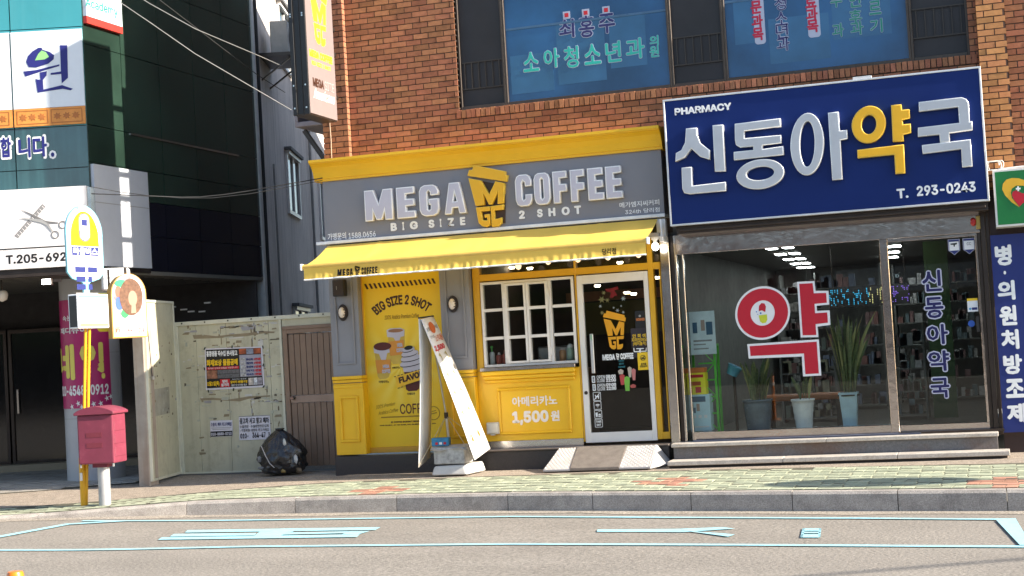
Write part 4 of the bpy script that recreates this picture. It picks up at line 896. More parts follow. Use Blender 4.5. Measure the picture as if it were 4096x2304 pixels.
MB().box(-4.12, -3.96, -.42, -.2, FA.un(*C2(503,600), -.35)[1]-.01, FA.un(*C2(503,600), -.35)[1]+.04).build('lamp_shelf', mat('shelf_grey', (.3,.28,.26), .5), sg)
# festoon bulbs just under the valance
for k, (px, py) in enumerate(((2074,1075),(2193,1055),(2432,1037),(2554,1027),(2312,1046))):
    x, z = FA.un(px, py-2, -.5); t_ = thing('festoon_bulb', (x, -.5, z-.03), ['frosted festoon bulb %s under the awning valance' % w for w in ('above the left casement','above the right casement','above the middle of the door','above the right edge of the door','above the gap between window and door')][k], 'light bulb', 'festoon bulbs under the awning')
    MB().lathe((x,-.5,z+.03), [(.006,-.05),(.03,-.035),(.04,0),(.03,.03),(.015,.045)], 14).build('globe', mat('festoon_globe', (.75,.55,.35), .3, emit=((1,.7,.4), .5)), t_); MB().lathe((x,-.5,z+.072), [(.014,0),(.014,.05)], 10).build('lamp_holder', m_blk, t_)
# ================================================================ THINGS ON THE PAVEMENT BY THE COFFEE SHOP
# ---- A-shaped banner stand
m_ban = mat('banner_vinyl', (.74,.72,.70), .5, var=.04, scale=3, bump=.1, bscale=6); m_pole = mat('alu_pole', (.66,.60,.52), .3, metal=.7)
by = -.55
st = thing('banner_stand', (-6.95, by, .03), 'A-shaped stand with two white menu banners in front of the yellow poster', 'banner stand')
topL = FA.un(*A1(578,418), by); topR = FA.un(*A1(660,403), by-.0)
botLf = FA.un(*A1(575,1330), by-.28); 
# left banner: hangs nearly edge-on, its narrow face to the street; right banner leans to the right
def panel(name, p4, th, m, parent):
    P = [Vector(p) for p in p4]; n = (P[1]-P[0]).cross(P[3]-P[0]).normalized()*th/2
    b = MB(); nu, nv = 3, 14; vs = []
    for s_ in (-1, 1):
        for j in range(nv+1):
            for i in range(nu+1):
                u, v = i/nu, j/nv; q = (P[0]*(1-u)+P[1]*u)*(1-v)+(P[3]*(1-u)+P[2]*u)*v
                vs.append(q+n*s_+n.normalized()*.02*math.sin(math.pi*v)*(1))
    k = nu+1; K = k*(nv+1); fs = []
    for j in range(nv):
        for i in range(nu): a = j*k+i; fs += [(a, a+1, a+k+1, a+k), (K+a, K+a+k, K+a+k+1, K+a+1)]
    rim = [i for i in range(k)]+[j*k+nu for j in range(1, nv+1)]+[nv*k+i for i in range(nu-1, -1, -1)]+[j*k for j in range(nv-1, 0, -1)]
    fs += [(rim[i], rim[(i+1)%len(rim)], K+rim[(i+1)%len(rim)], K+rim[i]) for i in range(len(rim))]
    b.add(vs, fs, True); o = b.build(name, m, parent); return o, P, -n.normalized()
def W3(px, py, y): x, z = FA.un(px, py, y); return (x, y, z)
LA = W3(*A1(570,1328), by-.28); LB = W3(*A1(640,1268), by+.24); LC = W3(*A1(643,440), by+.24); LD = W3(*A1(572,420), by-.28)
lb, Pl, nl = panel('banner', (LA, LB, LC, LD), .006, m_ban, st); lb['label'] = 'narrow banner face turned to the left'
RA = W3(*A1(912,1283), by-.28); RB = W3(*A1(1008,1212), by+.24); RC = W3(*A1(660,403), by+.24); RD = W3(*A1(585,423), by-.28)
rb, Pr, nr = panel('banner', (RA, RB, RC, RD), .006, m_ban, st); rb['label'] = 'sunlit banner face leaning to the right'
if nr.x < 0: nr = -nr
def on_panel(P, n, polys, m, parent, off=.006, name='banner_print'):
    b = MB()
    for poly in polys:
        vs = []
        for u, v in poly: q = (P[0]*(1-u)+P[1]*u)*(1-v)+(P[3]*(1-u)+P[2]*u)*v; vs.append(q+n*(off+.02*math.sin(math.pi*v)+.004))
        b.quad(*vs)
    return b.build(name, m, parent, recalc=False)
def text_panel(s, P, n, u0, u1, v0, v1, m, parent, off=.004, bold=.02):
    o = text('lettering', s, (0,1,0,1), 0, m, parent, bold=bold); c = WL[o.name]; vs = []
    for vv in o.data.vertices:
        u = u0+(u1-u0)*(vv.co.x+c.x); v = v0+(v1-v0)*(vv.co.z+c.z); q = (P[0]*(1-u)+P[1]*u)*(1-v)+(P[3]*(1-u)+P[2]*u)*v; vs.append(q+n*(off+.02*math.sin(math.pi*v)+.005-(vv.co.y+c.y)*.3))
    k = sum(vs, Vector())/len(vs)
    for vv, q in zip(o.data.vertices, vs): vv.co = q-k
    o.location = k-WL[parent.name]; WL[o.name] = k; return o
m_mprint = flat('menu_print_olive', (.42,.36,.16)); m_oval = flat('oval_print', (.55,.13,.03))
on_panel(Pr, nr, [[(.5+.2*math.cos(a), .925+.042*math.sin(a)) for a in [2*math.pi*k/20 for k in range(20)]]], m_oval, rb)
text_panel('당일', Pr, nr, .08, .28, .905, .935, m_grey, rb); text_panel('배송', Pr, nr, .72, .95, .91, .94, m_grey, rb)
text_panel('신선', Pr, nr, .1, .4, .855, .875, m_grey, rb); text_panel('2.1L 커피 대용량', Pr, nr, .4, .95, .82, .87, m_oval, rb)
text_panel('2,500', Pr, nr, .08, .8, .755, .80, m_red, rb, bold=.04)
for k, v in enumerate((.70,.56,.43,.29,.12)):
    for u in (.25, .68):
        on_panel(Pr, nr, [[(u-.1,v+.03),(u+.02,v+.045),(u+.06,v+.03),(u+.08,v-.01),(u+.02,v-.035),(u+.05,v),(u+.0,v+.02)]], m_mprint, rb, off=.004)
        on_panel(Pr, nr, [[(u-.08,v-.045),(u+.06,v-.048),(u+.06,v-.055),(u-.08,v-.052)]], m_mprint, rb, off=.004)
    if k == 4:
        for q_ in ([(.22,.135),(.3,.14),(.3,.115),(.22,.11)],[(.64,.145),(.74,.15),(.72,.12),(.66,.115)]): on_panel(Pr, nr, [q_], m_oval, rb, off=.006)
tp = MB(); pt = W3(*A1(700,620), by+.12); pb = W3(*A1(760,1210), by+.12)
jj = Vector(pt).lerp(Vector(pb), .66)
tp.tube([W3(*A1(640,425), by+.12), jj], .013, 10).tube([jj, pb], .019, 10); tp.build('pole', m_pole, st)
MB().tube([jj+Vector((0,0,-.04)), jj+Vector((0,0,.04))], .028, 12).build('collar', m_darkmetal, st)
ba = MB(); ba.tube([Vector(LD)+Vector((.0,0,.01)), Vector(RC)+Vector((0,0,.0))], .012, 8); ba.build('top_bar', m_blk, st)
for e in (LA, LB, RA, RB): MB().tube([jj, Vector(e)+Vector((0,0,.01))], .004, 6).build('stay', mat('stay_rod', (.55,.45,.3), .4, metal=.5), st)
# ---- weights at its foot
pbv = Vector(pb)
ws = thing('stand_weight', (pbv.x+.02, pbv.y, .02), 'dirty white plastic weight under the newspaper bundle at the banner stand', 'weight')
b = MB(); n = 10
x0, z0 = FA.un(*A1(645,1372), by-.25); x1, z1 = FA.un(*A1(905,1290), by-.25)
b.add([(x0,by-.24,.035),(x1-.10,by-.24,.035),(x1,by+.25,.04),(x0+.02,by+.25,.04),(x0+.03,by-.2,.15),(x1-.14,by-.2,.16),(x1-.03,by+.22,.17),(x0+.05,by+.22,.16)], [(0,3,2,1),(4,5,6,7),(0,1,5,4),(1,2,6,5),(2,3,7,6),(3,0,4,7)])
b.build('water_tank', mat('weight_plastic', (.52,.50,.47), .6, var=.12, dirt=.35, dirtcol=(.2,.18,.15), dscale=6), ws, bevel=.03, seg=3)
MB().tube([(pbv.x,pbv.y,.14),(pbv.x,pbv.y,pbv.z+.02)], .022, 10).build('socket', m_pole, ws)
nb = thing('newspaper_bundle', (pbv.x, pbv.y-.05, .16), 'wrapped grey newspaper bundle on the white banner weight', 'bundle')
x0, z0 = FA.un(*A1(662,1325), by-.2); x1, z1 = FA.un(*A1(845,1215), by-.2)
b = MB(); random.seed(3)
b.box(x0, x1, by-.18, by+.16, .172, .172+.215)
o = b.build('paper_stack', mat('newsprint', (.40,.39,.38), .8, var=.35, scale=16, bump=.6, bscale=20, dirt=.25, dirtcol=(.1,.1,.1), dscale=14), nb, bevel=.02, seg=2)
b = MB()
for k in range(5):
    xx = x0-.03+k*(x1-x0+.06)/4; b.v += [Vector((xx, by-.20+random.uniform(-.02,.02), .37+random.uniform(-.03,.02))), Vector((xx+random.uniform(-.02,.02), by-.05, .41+random.uniform(-.02,.04))), Vector((xx, by+.17, .385+random.uniform(-.02,.03)))]
for k in range(4):
    for j in range(2): b.f.append((k*3+j, k*3+3+j, k*3+4+j, k*3+1+j)); b.sm.append(True)
b.build('wrapping', mat('beige_wrap', (.50,.42,.33), .8, bump=.5, bscale=20), nb, recalc=False)
sbx = thing('snack_box', (pbv.x-.08, by, .42), 'small blue snack carton lying on the newspaper bundle', 'carton')
x0, z0 = FA.un(*A1(658,1225), by-.1); x1, z1 = FA.un(*A1(752,1180), by-.1); MM = Matrix.Translation((x0+.09, by-.02, .405)) @ Matrix.Rotation(RAD(8), 4, 'Z')
MB(MM).box(-.11,.12,-.08,.06,0,.105).build('carton', mat('blue_carton', (.03,.19,.36), .5, var=.3, scale=12), sbx, bevel=.004)
for k in range(3): MB(MM).box(-.06+k*.055,-.025+k*.055,-.084,-.081,.02,.05).build('printed_patch', m_red if k != 1 else m_white, sbx)
# ---- entrance ramp
rp = thing('door_ramp', (-4.95, -.4, .03), 'grey chequer plate ramp with a brown mat at the glass door', 'ramp')
m_chk = mat('chequer_plate', (.44,.43,.43), .38, metal=.35, var=.1, scale=6, dirt=.15, dirtcol=(.25,.22,.2))
RT, RB_, RYT, RYB = ZB-.005, .06, -.255, -.72
xr0 = G(2170,1886,.03).x; xq = [FA.un(*A2(590,1205), RYT)[0], FA.un(*A2(700,1200), RYT)[0], FA.un(*A2(1005,1180), RYT)[0], FA.un(*A2(1188,1178), RYT)[0]]
xbq = [FA.un(*A2(492,1350), RYB)[0], FA.un(*A2(655,1345), RYB)[0], FA.un(*A2(955,1335), RYB)[0], FA.un(*A2(1145,1335), RYB)[0]]
print('ramp', xq, xbq)
def plate_ramp(i, name, m, dz=0, bumps=True):
    a, b2 = xq[i], xq[i+1]; c, d = xbq[i], xbq[i+1]
    g_ = MB(); g_.add([(c,RYB,.035),(d,RYB,.035),(d,RYB,RB_+dz),(c,RYB,RB_+dz),(a,RYT,.035),(b2,RYT,.035),(b2,RYT,RT+dz),(a,RYT,RT+dz)], [(0,1,2,3),(3,2,6,7),(4,7,6,5),(0,4,5,1),(0,3,7,4),(1,5,6,2)])
    o = g_.build(name, m, rp, bevel=.004)
    if bumps:
        t_ = MB()
        for r in range(16):
            for k in range(int(14*(d-c)/.4)):
                u = (k+.5)/int(14*(d-c)/.4); v = (r+.5)/16; x = (c+(d-c)*u)*(1-v)+(a+(b2-a)*u)*v; y = RYB+(RYT-RYB)*v; z = (RB_+(RT-RB_)*v)
                s_ = 1 if (r+k) % 2 else -1; w_, l_ = .0035, .011
                n3 = Vector((0, -(RT-RB_), (RYT-RYB))).normalized(); e1 = Vector((1,0,0)); e2 = Vector((0, RYT-RYB, RT-RB_)).normalized()
                p = Vector((x,y,z)); dd = (e1*s_*.6+e2).normalized(); ss = dd.cross(n3)
                t_.add([p-dd*l_-ss*w_, p-dd*l_+ss*w_, p+dd*l_+ss*w_, p+dd*l_-ss*w_, p-dd*l_*.5+n3*.004, p+dd*l_*.5+n3*.004], [(0,1,4),(1,2,5,4),(2,3,5),(3,0,4,5)])
        q = t_.build('tread_pattern', m_chk, o); q['kind'] = 'stuff'
    return o
plate_ramp(0, 'chequer_plate', m_chk); plate_ramp(2, 'chequer_plate', m_chk)
plate_ramp(1, 'floor_mat', m_rubber, .012, False)
# triangular side cheeks
xs_ = [FA.un(*A2(1280,1275), RYT)[0]]
ch = MB(); ch.add([(xbq[3],RYB,.035),(xbq[3]+.005,RYB,RB_),(xq[3],RYT,RT),(xs_[0],RYT+.02,.05),(xq[3],RYT,.04)], [(0,3,2,1),(0,1,2,4),(2,3,4),(0,4,3)]); ch.build('side_cheek', m_chk, rp)
ch = MB(); ch.add([(xbq[0],RYB,.035),(xbq[0],RYB,RB_),(xq[0],RYT,RT),(xq[0]-.16,RYT+.02,.05),(xq[0],RYT,.04)], [(0,1,2,3),(0,4,2,1),(2,4,3),(0,3,4)]); ch.build('side_cheek', m_chk, rp)
# ---- rubbish bag in front of the brown door
bx_, byy = FA.un(1132, 1880, .12)[0], .12
bag = thing('rubbish_bag', (bx_, byy, .04), 'full black rubbish bag tied at the top beside the brown door', 'rubbish bag')
bm = bmesh.new(); bmesh.ops.create_icosphere(bm, subdivisions=5, radius=1); import mathutils
for v in bm.verts:
    d = v.co.normalized(); t = (d.z+1)/2
    prof = .96+.1*t if t < .45 else max(.2, 1.0-((t-.45)/.55)**1.5*.86)
    ns = mathutils.noise.noise(d*2.2+Vector((3,1,0)))*.16+mathutils.noise.noise(Vector((d.x*7,d.y*7,d.z*3)))*.09+abs(mathutils.noise.noise(Vector((d.x*14,d.y*14,d.z*4))))*.06
    r = prof*(1+ns); z = max(0, t**1.02)
    v.co = Vector((d.x*.37*r/max(.35, math.sqrt(d.x**2+d.y**2+.12)), d.y*.27*r/max(.35, math.sqrt(d.x**2+d.y**2+.12)), z*.64+.02*ns)) if t < .985 else Vector((d.x*.1, d.y*.1, .64))
for v in bm.verts: v.co += Vector((bx_-.03*v.co.z, byy, .045))
me = bpy.data.meshes.new('bag'); bm.to_mesh(me); bm.free()
for p in me.polygons: p.use_smooth = True
mbag = mat('black_polythene', (.012,.012,.014), .22, var=.2, scale=8, bump=.9, bscale=22, spec=.7, dirt=.12, dirtcol=(.12,.11,.1), dscale=8); me.materials.append(mbag)
link('bag', me, bag, (0,0,0))
b = MB(); b.lathe((bx_-.02, byy, .64), [(.05,-.06),(.035,0),(.05,.02),(.075,.045),(.03,.05)], 12); b.build('knot', mbag, bag)
b = MB(); b.tube([(bx_-.2,byy-.23,.46),(bx_-.12,byy-.275,.33),(bx_-.05,byy-.295,.22),(bx_+.02,byy-.3,.16)], .006, 6); b.build('cord', mat('grey_cord', (.5,.47,.44), .8), bag)
for i, (dx, dz, w_, h_, m_) in enumerate(((-.26,.22,.05,.05,mat('litter_grey', (.2,.2,.2), .6)),(.13,.43,.03,.07,mat('litter_pale', (.5,.5,.48), .6)),(.29,.20,.04,.07,mat('litter_pale', (.5,.5,.48), .6)),(-.24,.10,.06,.03,mat('litter_grey', (.2,.2,.2), .6)),(.12,.05,.05,.03,mat('amber_wrap', (.25,.17,.05), .5)),(.33,.05,.06,.05,mat('litter_brown', (.12,.08,.04), .6)))):
    y_ = byy-.27+abs(dx)*.35+max(0,dz-.25)*.35
    b = MB(); pts = [(bx_+dx+w_*math.cos(a)*random.uniform(.6,1.1), y_-random.uniform(.0,.02), .05+dz+h_*math.sin(a)*random.uniform(.6,1.1)) for a in [2*math.pi*k/8 for k in range(8)]]
    c_ = (bx_+dx, y_-.035, .05+dz); b.v = [Vector(p) for p in pts]+[Vector(c_)]; b.f = [(k, (k+1) % 8, 8) for k in range(8)]; b.sm = [False]*8
    b.build('litter_scrap', m_, bag)
# ================================================================ PHARMACY
A5 = lambda x, y: (2600+x*.5807, 200+y*.5807)
A3 = lambda x, y: (2600+x*.7246, 850+y*.7246)
A4 = lambda x, y: (3300+x*.725, 850+y*.725)
B6 = lambda x, y: (3650+x*.552, 600+y*.552)
NY = -.45
ps = thing('pharmacy_sign', (-1.9, -.2, 3.1), 'large dark blue pharmacy sign board with raised silver and yellow letters', 'sign')
nx0, nx1 = FA.un(2666,650,NY)[0], FA.un(3940,530,NY)[0]; nz0, nz1 = FA.un(3300,856,NY)[1], FA.un(3300,331,NY)[1]
print('pharm sign', nx0, nx1, nz0, nz1)
m_navyb = mat('sign_navy', (.005,.020,.125), .5, var=.06, scale=1.5, bump=.03, bscale=5, spec=.2)
box('sign_panel', m_navyb, ps, nx0+.02, nx1-.02, NY, NY+.1, nz0+.02, nz1-.02)
f_ = MB(); f_.box(nx0, nx1, NY-.012, NY+.14, nz0, nz0+.022).box(nx0, nx1, NY-.012, NY+.14, nz1-.022, nz1).box(nx0, nx0+.022, NY-.012, NY+.14, nz0+.022, nz1-.022).box(nx1-.022, nx1, NY-.012, NY+.14, nz0+.022, nz1-.022)
f_.build('sign_frame', mat('sign_frame_alu', (.72,.72,.73), .35, metal=.4), ps, bevel=.003)
box('sign_box', m_darkmetal, ps, nx0+.03, nx1-.03, NY+.1, .08, nz0+.03, nz1-.05)
u_ = MB(); u_.box(nx0+.05, nx1-.02, NY+.1, .0, nz0-.10, nz0+.0).box(nx0+.08, nx1-.05, NY+.06, NY+.1, nz0-.07, nz0-.04); u_.build('shutter_box', m_darkmetal, ps, bevel=.006)
m_silver = mat('letter_silver', (.44,.46,.50), .32, var=.05, metal=.15); m_sedge = mat('letter_chrome_edge', (.80,.80,.80), .25, metal=.3); m_gold = mat('letter_yellow', (.78,.42,.01), .35, var=.04)
LY = NY-.07
a5 = lambda P: FA.poly([A5(*p) for p in P], LY)
def e5(cx, cy, rx, ry, n=40):
    return [(cx+rx*math.cos(2*math.pi*k/n), cy-.10*rx*math.cos(2*math.pi*k/n)+ry*math.sin(2*math.pi*k/n)) for k in range(n)]
STRK = [('w',[[(247,540),(322,535),(325,580),(348,640),(412,690),(412,755),(345,735),(285,680),(240,740),(175,770),(178,710),(215,690),(240,640),(245,590)]]),
 ('w',[[(430,518),(503,514),(520,835),(447,838)]]), ('w',[[(217,810),(288,805),(292,935),(522,908),(524,970),(270,993),(235,985),(222,955)]]),
 ('w',[[(583,508),(897,470),(900,527),(650,558),(652,608),(903,585),(905,642),(776,656),(776,682),(918,662),(922,722),(578,760),(576,702),(712,688),(710,664),(620,672),(592,655),(585,620)]]), ('w',[e5(760,855,165,103), e5(760,850,95,46)]),
 ('w',[e5(1083,648,116,215), e5(1084,647,50,156)]), ('w',[[(1225,432),(1297,425),(1308,555),(1358,550),(1361,612),(1312,620),(1326,890),(1255,897)]]),
 ('y',[e5(1507,513,118,128), e5(1508,513,50,66)]), ('y',[[(1660,380),(1730,375),(1735,413),(1788,408),(1791,470),(1740,480),(1742,513),(1795,508),(1798,570),(1745,582),(1748,628),(1672,632)]]), ('y',[[(1427,688),(1748,650),(1758,848),(1690,853),(1683,720),(1430,745)]]),
 ('w',[[(1850,358),(2145,325),(2180,338),(2195,365),(2203,493),(2220,490),(2222,550),(2063,572),(2066,632),(1998,640),(1993,582),(1845,598),(1845,535),(2130,501),(2122,392),(1853,425)]]), ('w',[[(1872,655),(2208,615),(2222,800),(2150,808),(2143,682),(1878,716)]])]
for k_, polys in STRK:
    P = [a5(p) for p in polys]; o = outline('letter', P, NY, .07, m_sedge if k_ == 'w' else mat('letter_yellow_edge', (.85,.55,.06), .35), ps, bevel=.006)
    c = bpy.data.curves.new('c', 'CURVE'); c.dimensions = '2D'; c.fill_mode = 'BOTH'
    for p in P:
        s = c.splines.new('POLY'); s.points.add(len(p)-1); s.use_cyclic_u = True
        for q, (a, b) in zip(s.points, p): q.co = (a, b, 0, 1)
    c.extrude = .0015; c.offset = -.013; _place(_curve_mesh(c), 'letter_face', m_silver if k_ == 'w' else m_gold, o, IDM, NY-.0785, lambda u, v: (u, v))
rtext('lettering', 'PHARMACY', FA, A5(168,402), A5(562,411), NY, WT, ps, bold=.04, depth=.004)
rtext('lettering', 'T.', FA, A5(1697,958), A5(1782,1018), NY, WT, ps, bold=.03, depth=.004); rtext('lettering', '293-0243', FA, A5(1835,938), A5(2245,975), NY, WT, ps, bold=.03, depth=.004)
lx, lz = FA.un(3447, 303, NY); box('cable_clip', mat('clip_white', (.7,.7,.7), .5), ps, lx-.11, lx+.11, NY+.02, NY+.1, nz1, nz1+.035)
# ---- shop front: steel frame, glass, steps
ph = thing('pharmacy', (-1.95, 0, .03), 'steel framed pharmacy with a wide window and glass door on a granite plinth', 'shop')
m_stl2 = mat('steel_polished', (.60,.54,.50), .16, metal=1.0, var=.05, scale=3, bump=.35, bscale=2.2)
hz0, hz1 = FA.un(2900,1005,-.04)[1], nz0-.09
pxr = FA.un(*A4(900,600), -.05)[0]; pm0, pm1 = FA.un(*A4(330,500), -.05)[0]-.02, FA.un(*A4(362,500), -.05)[0]+.01
ZP = FA.un(*A3(600,1200), -.05)[1]; ZS = .305
print('pharm', hz0, hz1, pxr, pm0, pm1, ZP)
XL = -4.02
box('post', m_steel, ph, XL, XL+.115, -.10, .10, ZS-.02, hz1+.05, bevel=.004)
box('post', m_darkmetal, ph, XL+.12, XL+.165, -.04, .10, ZS, hz1, bevel=.003)
box('post', m_steel, ph, XL+.17, XL+.20, -.06, .06, ZS, hz1, bevel=.003); box('post', m_steel, ph, XL+.265, XL+.285, -.05, .05, ZS+.02, hz0, bevel=.003)
box('header', m_stl2, ph, XL+.20, pxr-.02, -.07, .08, hz0, hz1, bevel=.004)
box('bottom_rail', m_stl2, ph, XL+.285, pm0, -.06, .06, ZS+.012, ZP, bevel=.003)
box('post', m_stl2, ph, pm0, pm1, -.075, .07, ZS+.005, hz0, bevel=.004)
box('post', m_darkmetal, ph, pxr-.055, pxr-.02, -.06, .08, ZS-.0, hz1, bevel=.003); box('post', m_darkmetal, ph, pxr-.015, pxr+.04, -.09, .10, ZS-.05, hz1+.06, bevel=.003); box('post', m_darkmetal, ph, pxr+.045, pxr+.085, -.05, .10, ZS-.05, hz1+.06, bevel=.003)
m_pglass = glass('pharmacy_glass', (.9,.92,.9), .5, 0, 0)
pane = box('pane', m_pglass, ph, XL+.20, pm0, -.006, .004, ZP, hz0); pane['label'] = 'large shop window pane with a red lettering'
dz = ZS-.01
dp = MB(); dp.box(pm1, pxr-.06, -.045, .03, dz, ZP-.01).box(pm1, pxr-.06, -.045, .03, hz0-.04, hz0-.004).box(pxr-.09, pxr-.06, -.045, .03, ZP-.01, hz0-.04)
pdoor = dp.build('door', m_stl2, ph, bevel=.003); pdoor['label'] = 'glass pharmacy door with blue outlined vertical lettering'
box('pane', m_pglass, pdoor, pm1, pxr-.09, -.006, .004, ZP-.01, hz0-.04)
GYF = -.008
# red lettering on the window: white backing with red on top
m_wv = flat('white_vinyl_backing', (.78,.78,.8)); m_rv = flat('red_vinyl_big', (.50,.012,.03))
p3 = lambda P, y: FA.poly([A3(*p) for p in P], y)
def e3(cx, cy, rx, ry, n=44): return [(cx+rx*math.cos(2*math.pi*k/n), cy-.05*rx*math.cos(2*math.pi*k/n)+ry*math.sin(2*math.pi*k/n)) for k in range(n)]
outline('window_lettering', [p3(e3(622,555,152,148), GYF)], GYF, .002, m_wv, pane); outline('window_lettering', [p3(e3(622,555,140,136), GYF-.003), p3(e3(622,555,67,70), GYF-.003)], GYF-.003, .002, m_rv, pane)
ya = [(812,383),(908,378),(914,432),(985,432),(990,508),(920,515),(922,543),(992,540),(996,620),(925,630),(930,688),(832,690)]
yb = [(824,394),(898,390),(904,446),(972,444),(976,498),(908,504),(911,556),(978,552),(982,608),(914,616),(918,676),(843,678)]
outline('window_lettering', [p3(ya, GYF)], GYF, .002, m_wv, pane); outline('window_lettering', [p3(yb, GYF-.003)], GYF-.003, .002, m_rv, pane)
ga = [(537,727),(932,700),(946,900),(845,905),(838,795),(545,807)]; gb = [(550,738),(920,713),(932,888),(858,892),(850,778),(555,792)]
outline('window_lettering', [p3(ga, GYF)], GYF, .002, m_wv, pane); outline('window_lettering', [p3(gb, GYF-.003)], GYF-.003, .002, m_rv, pane)
outline('capsule_print', [p3([(600,545),(602,515),(615,500),(632,502),(640,520),(636,550),(618,540)], GYF-.003)], GYF-.003, .002, m_rv, pane)
outline('capsule_print', [p3([(600,568),(645,562),(648,590),(640,608),(622,612),(608,602)], GYF-.003)], GYF-.003, .002, flat('lime_vinyl', (.55,.6,.04)), pane)
for q, r_ in (((611,556),.012),((588,548),.008),((595,562),.006)):
    cx, cz = FA.un(*A3(*q), GYF-.004); outline('capsule_print', [circ(cx, cz, r_, n=12)], GYF-.0055, .002, flat('blue_vinyl', (.05,.2,.5)), pane)
m_dv = flat('navy_vinyl_door', (.015,.015,.10)); m_ov = flat('lilac_outline_vinyl', (.55,.55,.68))
for s, tl, br in (('신',(532,322),(646,432)),('동',(548,470),(658,580)),('아',(558,620),(682,724)),('약',(566,765),(690,872)),('국',(580,915),(690,1020))):
    rc = FA.rect(A4(*tl), A4(*br), GYF); pd = .016; text('lettering', s, (rc[0]-pd, rc[1]+pd, rc[2]-pd, rc[3]+pd), GYF, m_ov, pdoor, bold=.07); text('lettering', s, rc, GYF-.003, m_dv, pdoor, bold=.025)
for k, (tl, br) in enumerate((((255,650),(348,758)),((362,642),(458,750)))):
    rc = FA.rect(B6(*tl), B6(*br), GYF); x0, x1, z0, z1 = rc; cxm = (x0+x1)/2
    P = lambda g: [(x0+g,z1-g),(x1-g,z1-g),(x1-g,z0+(z1-z0)*.3),(cxm,z0+g),(x0+g,z0+(z1-z0)*.3)]
    o = outline('shield_sticker', [P(0)], GYF, .002, m_ov, pdoor); outline('shield_print', [P(.006)], GYF-.003, .001, m_navy, o); outline('shield_print', [[(x0+.012,z0+.055),(x1-.012,z0+.055),(x1-.012,z1-.03),(x0+.012,z1-.03)]], GYF-.005, .001, m_wv, o)
    if k == 0: outline('camera_icon', [[(x0+.03,z1-.05),(x1-.03,z1-.045),(x1-.035,z1-.065),(cxm+.01,z1-.07),(cxm+.01,z1-.09),(cxm-.005,z1-.09),(cxm-.005,z1-.068),(x0+.03,z1-.065)]], GYF-.007, .001, m_black, o)
    else: text('lettering', 'CC', (cxm-.025, cxm+.025, z1-.085, z1-.05), GYF-.007, m_black, o)
rc = FA.rect(A4(783,475), A4(846,545), GYF); o = outline('notice_sticker', [[(rc[0],rc[2]),(rc[1],rc[2]),(rc[1],rc[3]),(rc[0],rc[3])]], GYF, .002, m_wv, pdoor); outline('notice_print', [[(rc[0],rc[3]-.03),(rc[1],rc[3]-.03),(rc[1],rc[3]),(rc[0],rc[3])]], GYF-.003, .001, m_yprint, o); outline('notice_print', [[(rc[0]+.05,rc[2]+.02),(rc[1]-.01,rc[2]+.02),(rc[1]-.01,rc[2]+.05),(rc[0]+.05,rc[2]+.05)]], GYF-.003, .001, m_navy, o); outline('notice_print', [circ(rc[0]+.03, rc[2]+.035, .015)], GYF-.003, .001, flat('sky_print', (.1,.35,.55)), o)
cx, cz = FA.un(*A4(808,613), GYF); outline('round_sticker', [circ(cx, cz, .04)], GYF, .002, flat('blue_sticker', (.03,.1,.42)), pdoor)
rc = FA.rect(A4(832,572), A4(856,658), -.05); box('door_lock', m_blk, pdoor, rc[0], rc[1], -.06, -.005, rc[2], rc[3], bevel=.004)
# alarm lamp
ax_, az_ = FA.un(*B6(440,520), -.10); al = thing('alarm_lamp', (ax_, -.08, az_-.06), 'small red alarm lamp at the top right of the pharmacy door', 'alarm lamp')
MB(Matrix.Translation((ax_,-.075,az_)) @ Matrix.Rotation(RAD(90),4,'X')).lathe((0,0,0), [(.035,0),(.035,.04),(.02,.06)], 14, sy=1.5).build('lens', mat('red_lens', (.5,.02,.02), .2, spec=.8), al); box('base', mat('brass_base', (.4,.28,.08), .4, metal=.5), al, ax_+.03, ax_+.08, -.12, -.07, az_-.09, az_+.07, bevel=.006)
# granite plinth and steps
pz = FA.un(3300, 1829, -.62)[1]; pxe = FA.un(3990, 1745, -.36)[0]; pxs = FA.un(4040, 1812, -.62)[0]
print('step', pz, pxe, pxs)
sp_ = MB(); sp_.box(XL+.07, pxe, -.33, .3, .02, ZS-.045)
sp_.build('plinth', m_granite, ph, bevel=.003)
for a, b in ((XL+.05, -2.05), (-2.045, pxe+.012)): box('step_nosing', m_nosing, ph, a, b, -.375, .06, ZS-.045, ZS, bevel=.006)
lz1 = pz+.01; lz0 = lz1-.055
box('lower_riser', m_dgranite, ph, XL+.06, pxs-.03, -.60, -.33, -.06, lz0)
for a, b in ((XL+.05, -2.55), (-2.545, -1.2), (-1.195, pxs)): box('step_nosing', m_nosing, ph, a, b, -.66, -.335, lz0, lz1, bevel=.006)
box('rail_track', m_darkmetal, ph, pm1, pxr+.1, -.16, -.08, ZS, ZS+.03); box('door_mat', mat('blue_grey_mat', (.06,.07,.11), .8), ph, XL+.3, pm1+.25, -.20, -.09, ZS, ZS+.02)
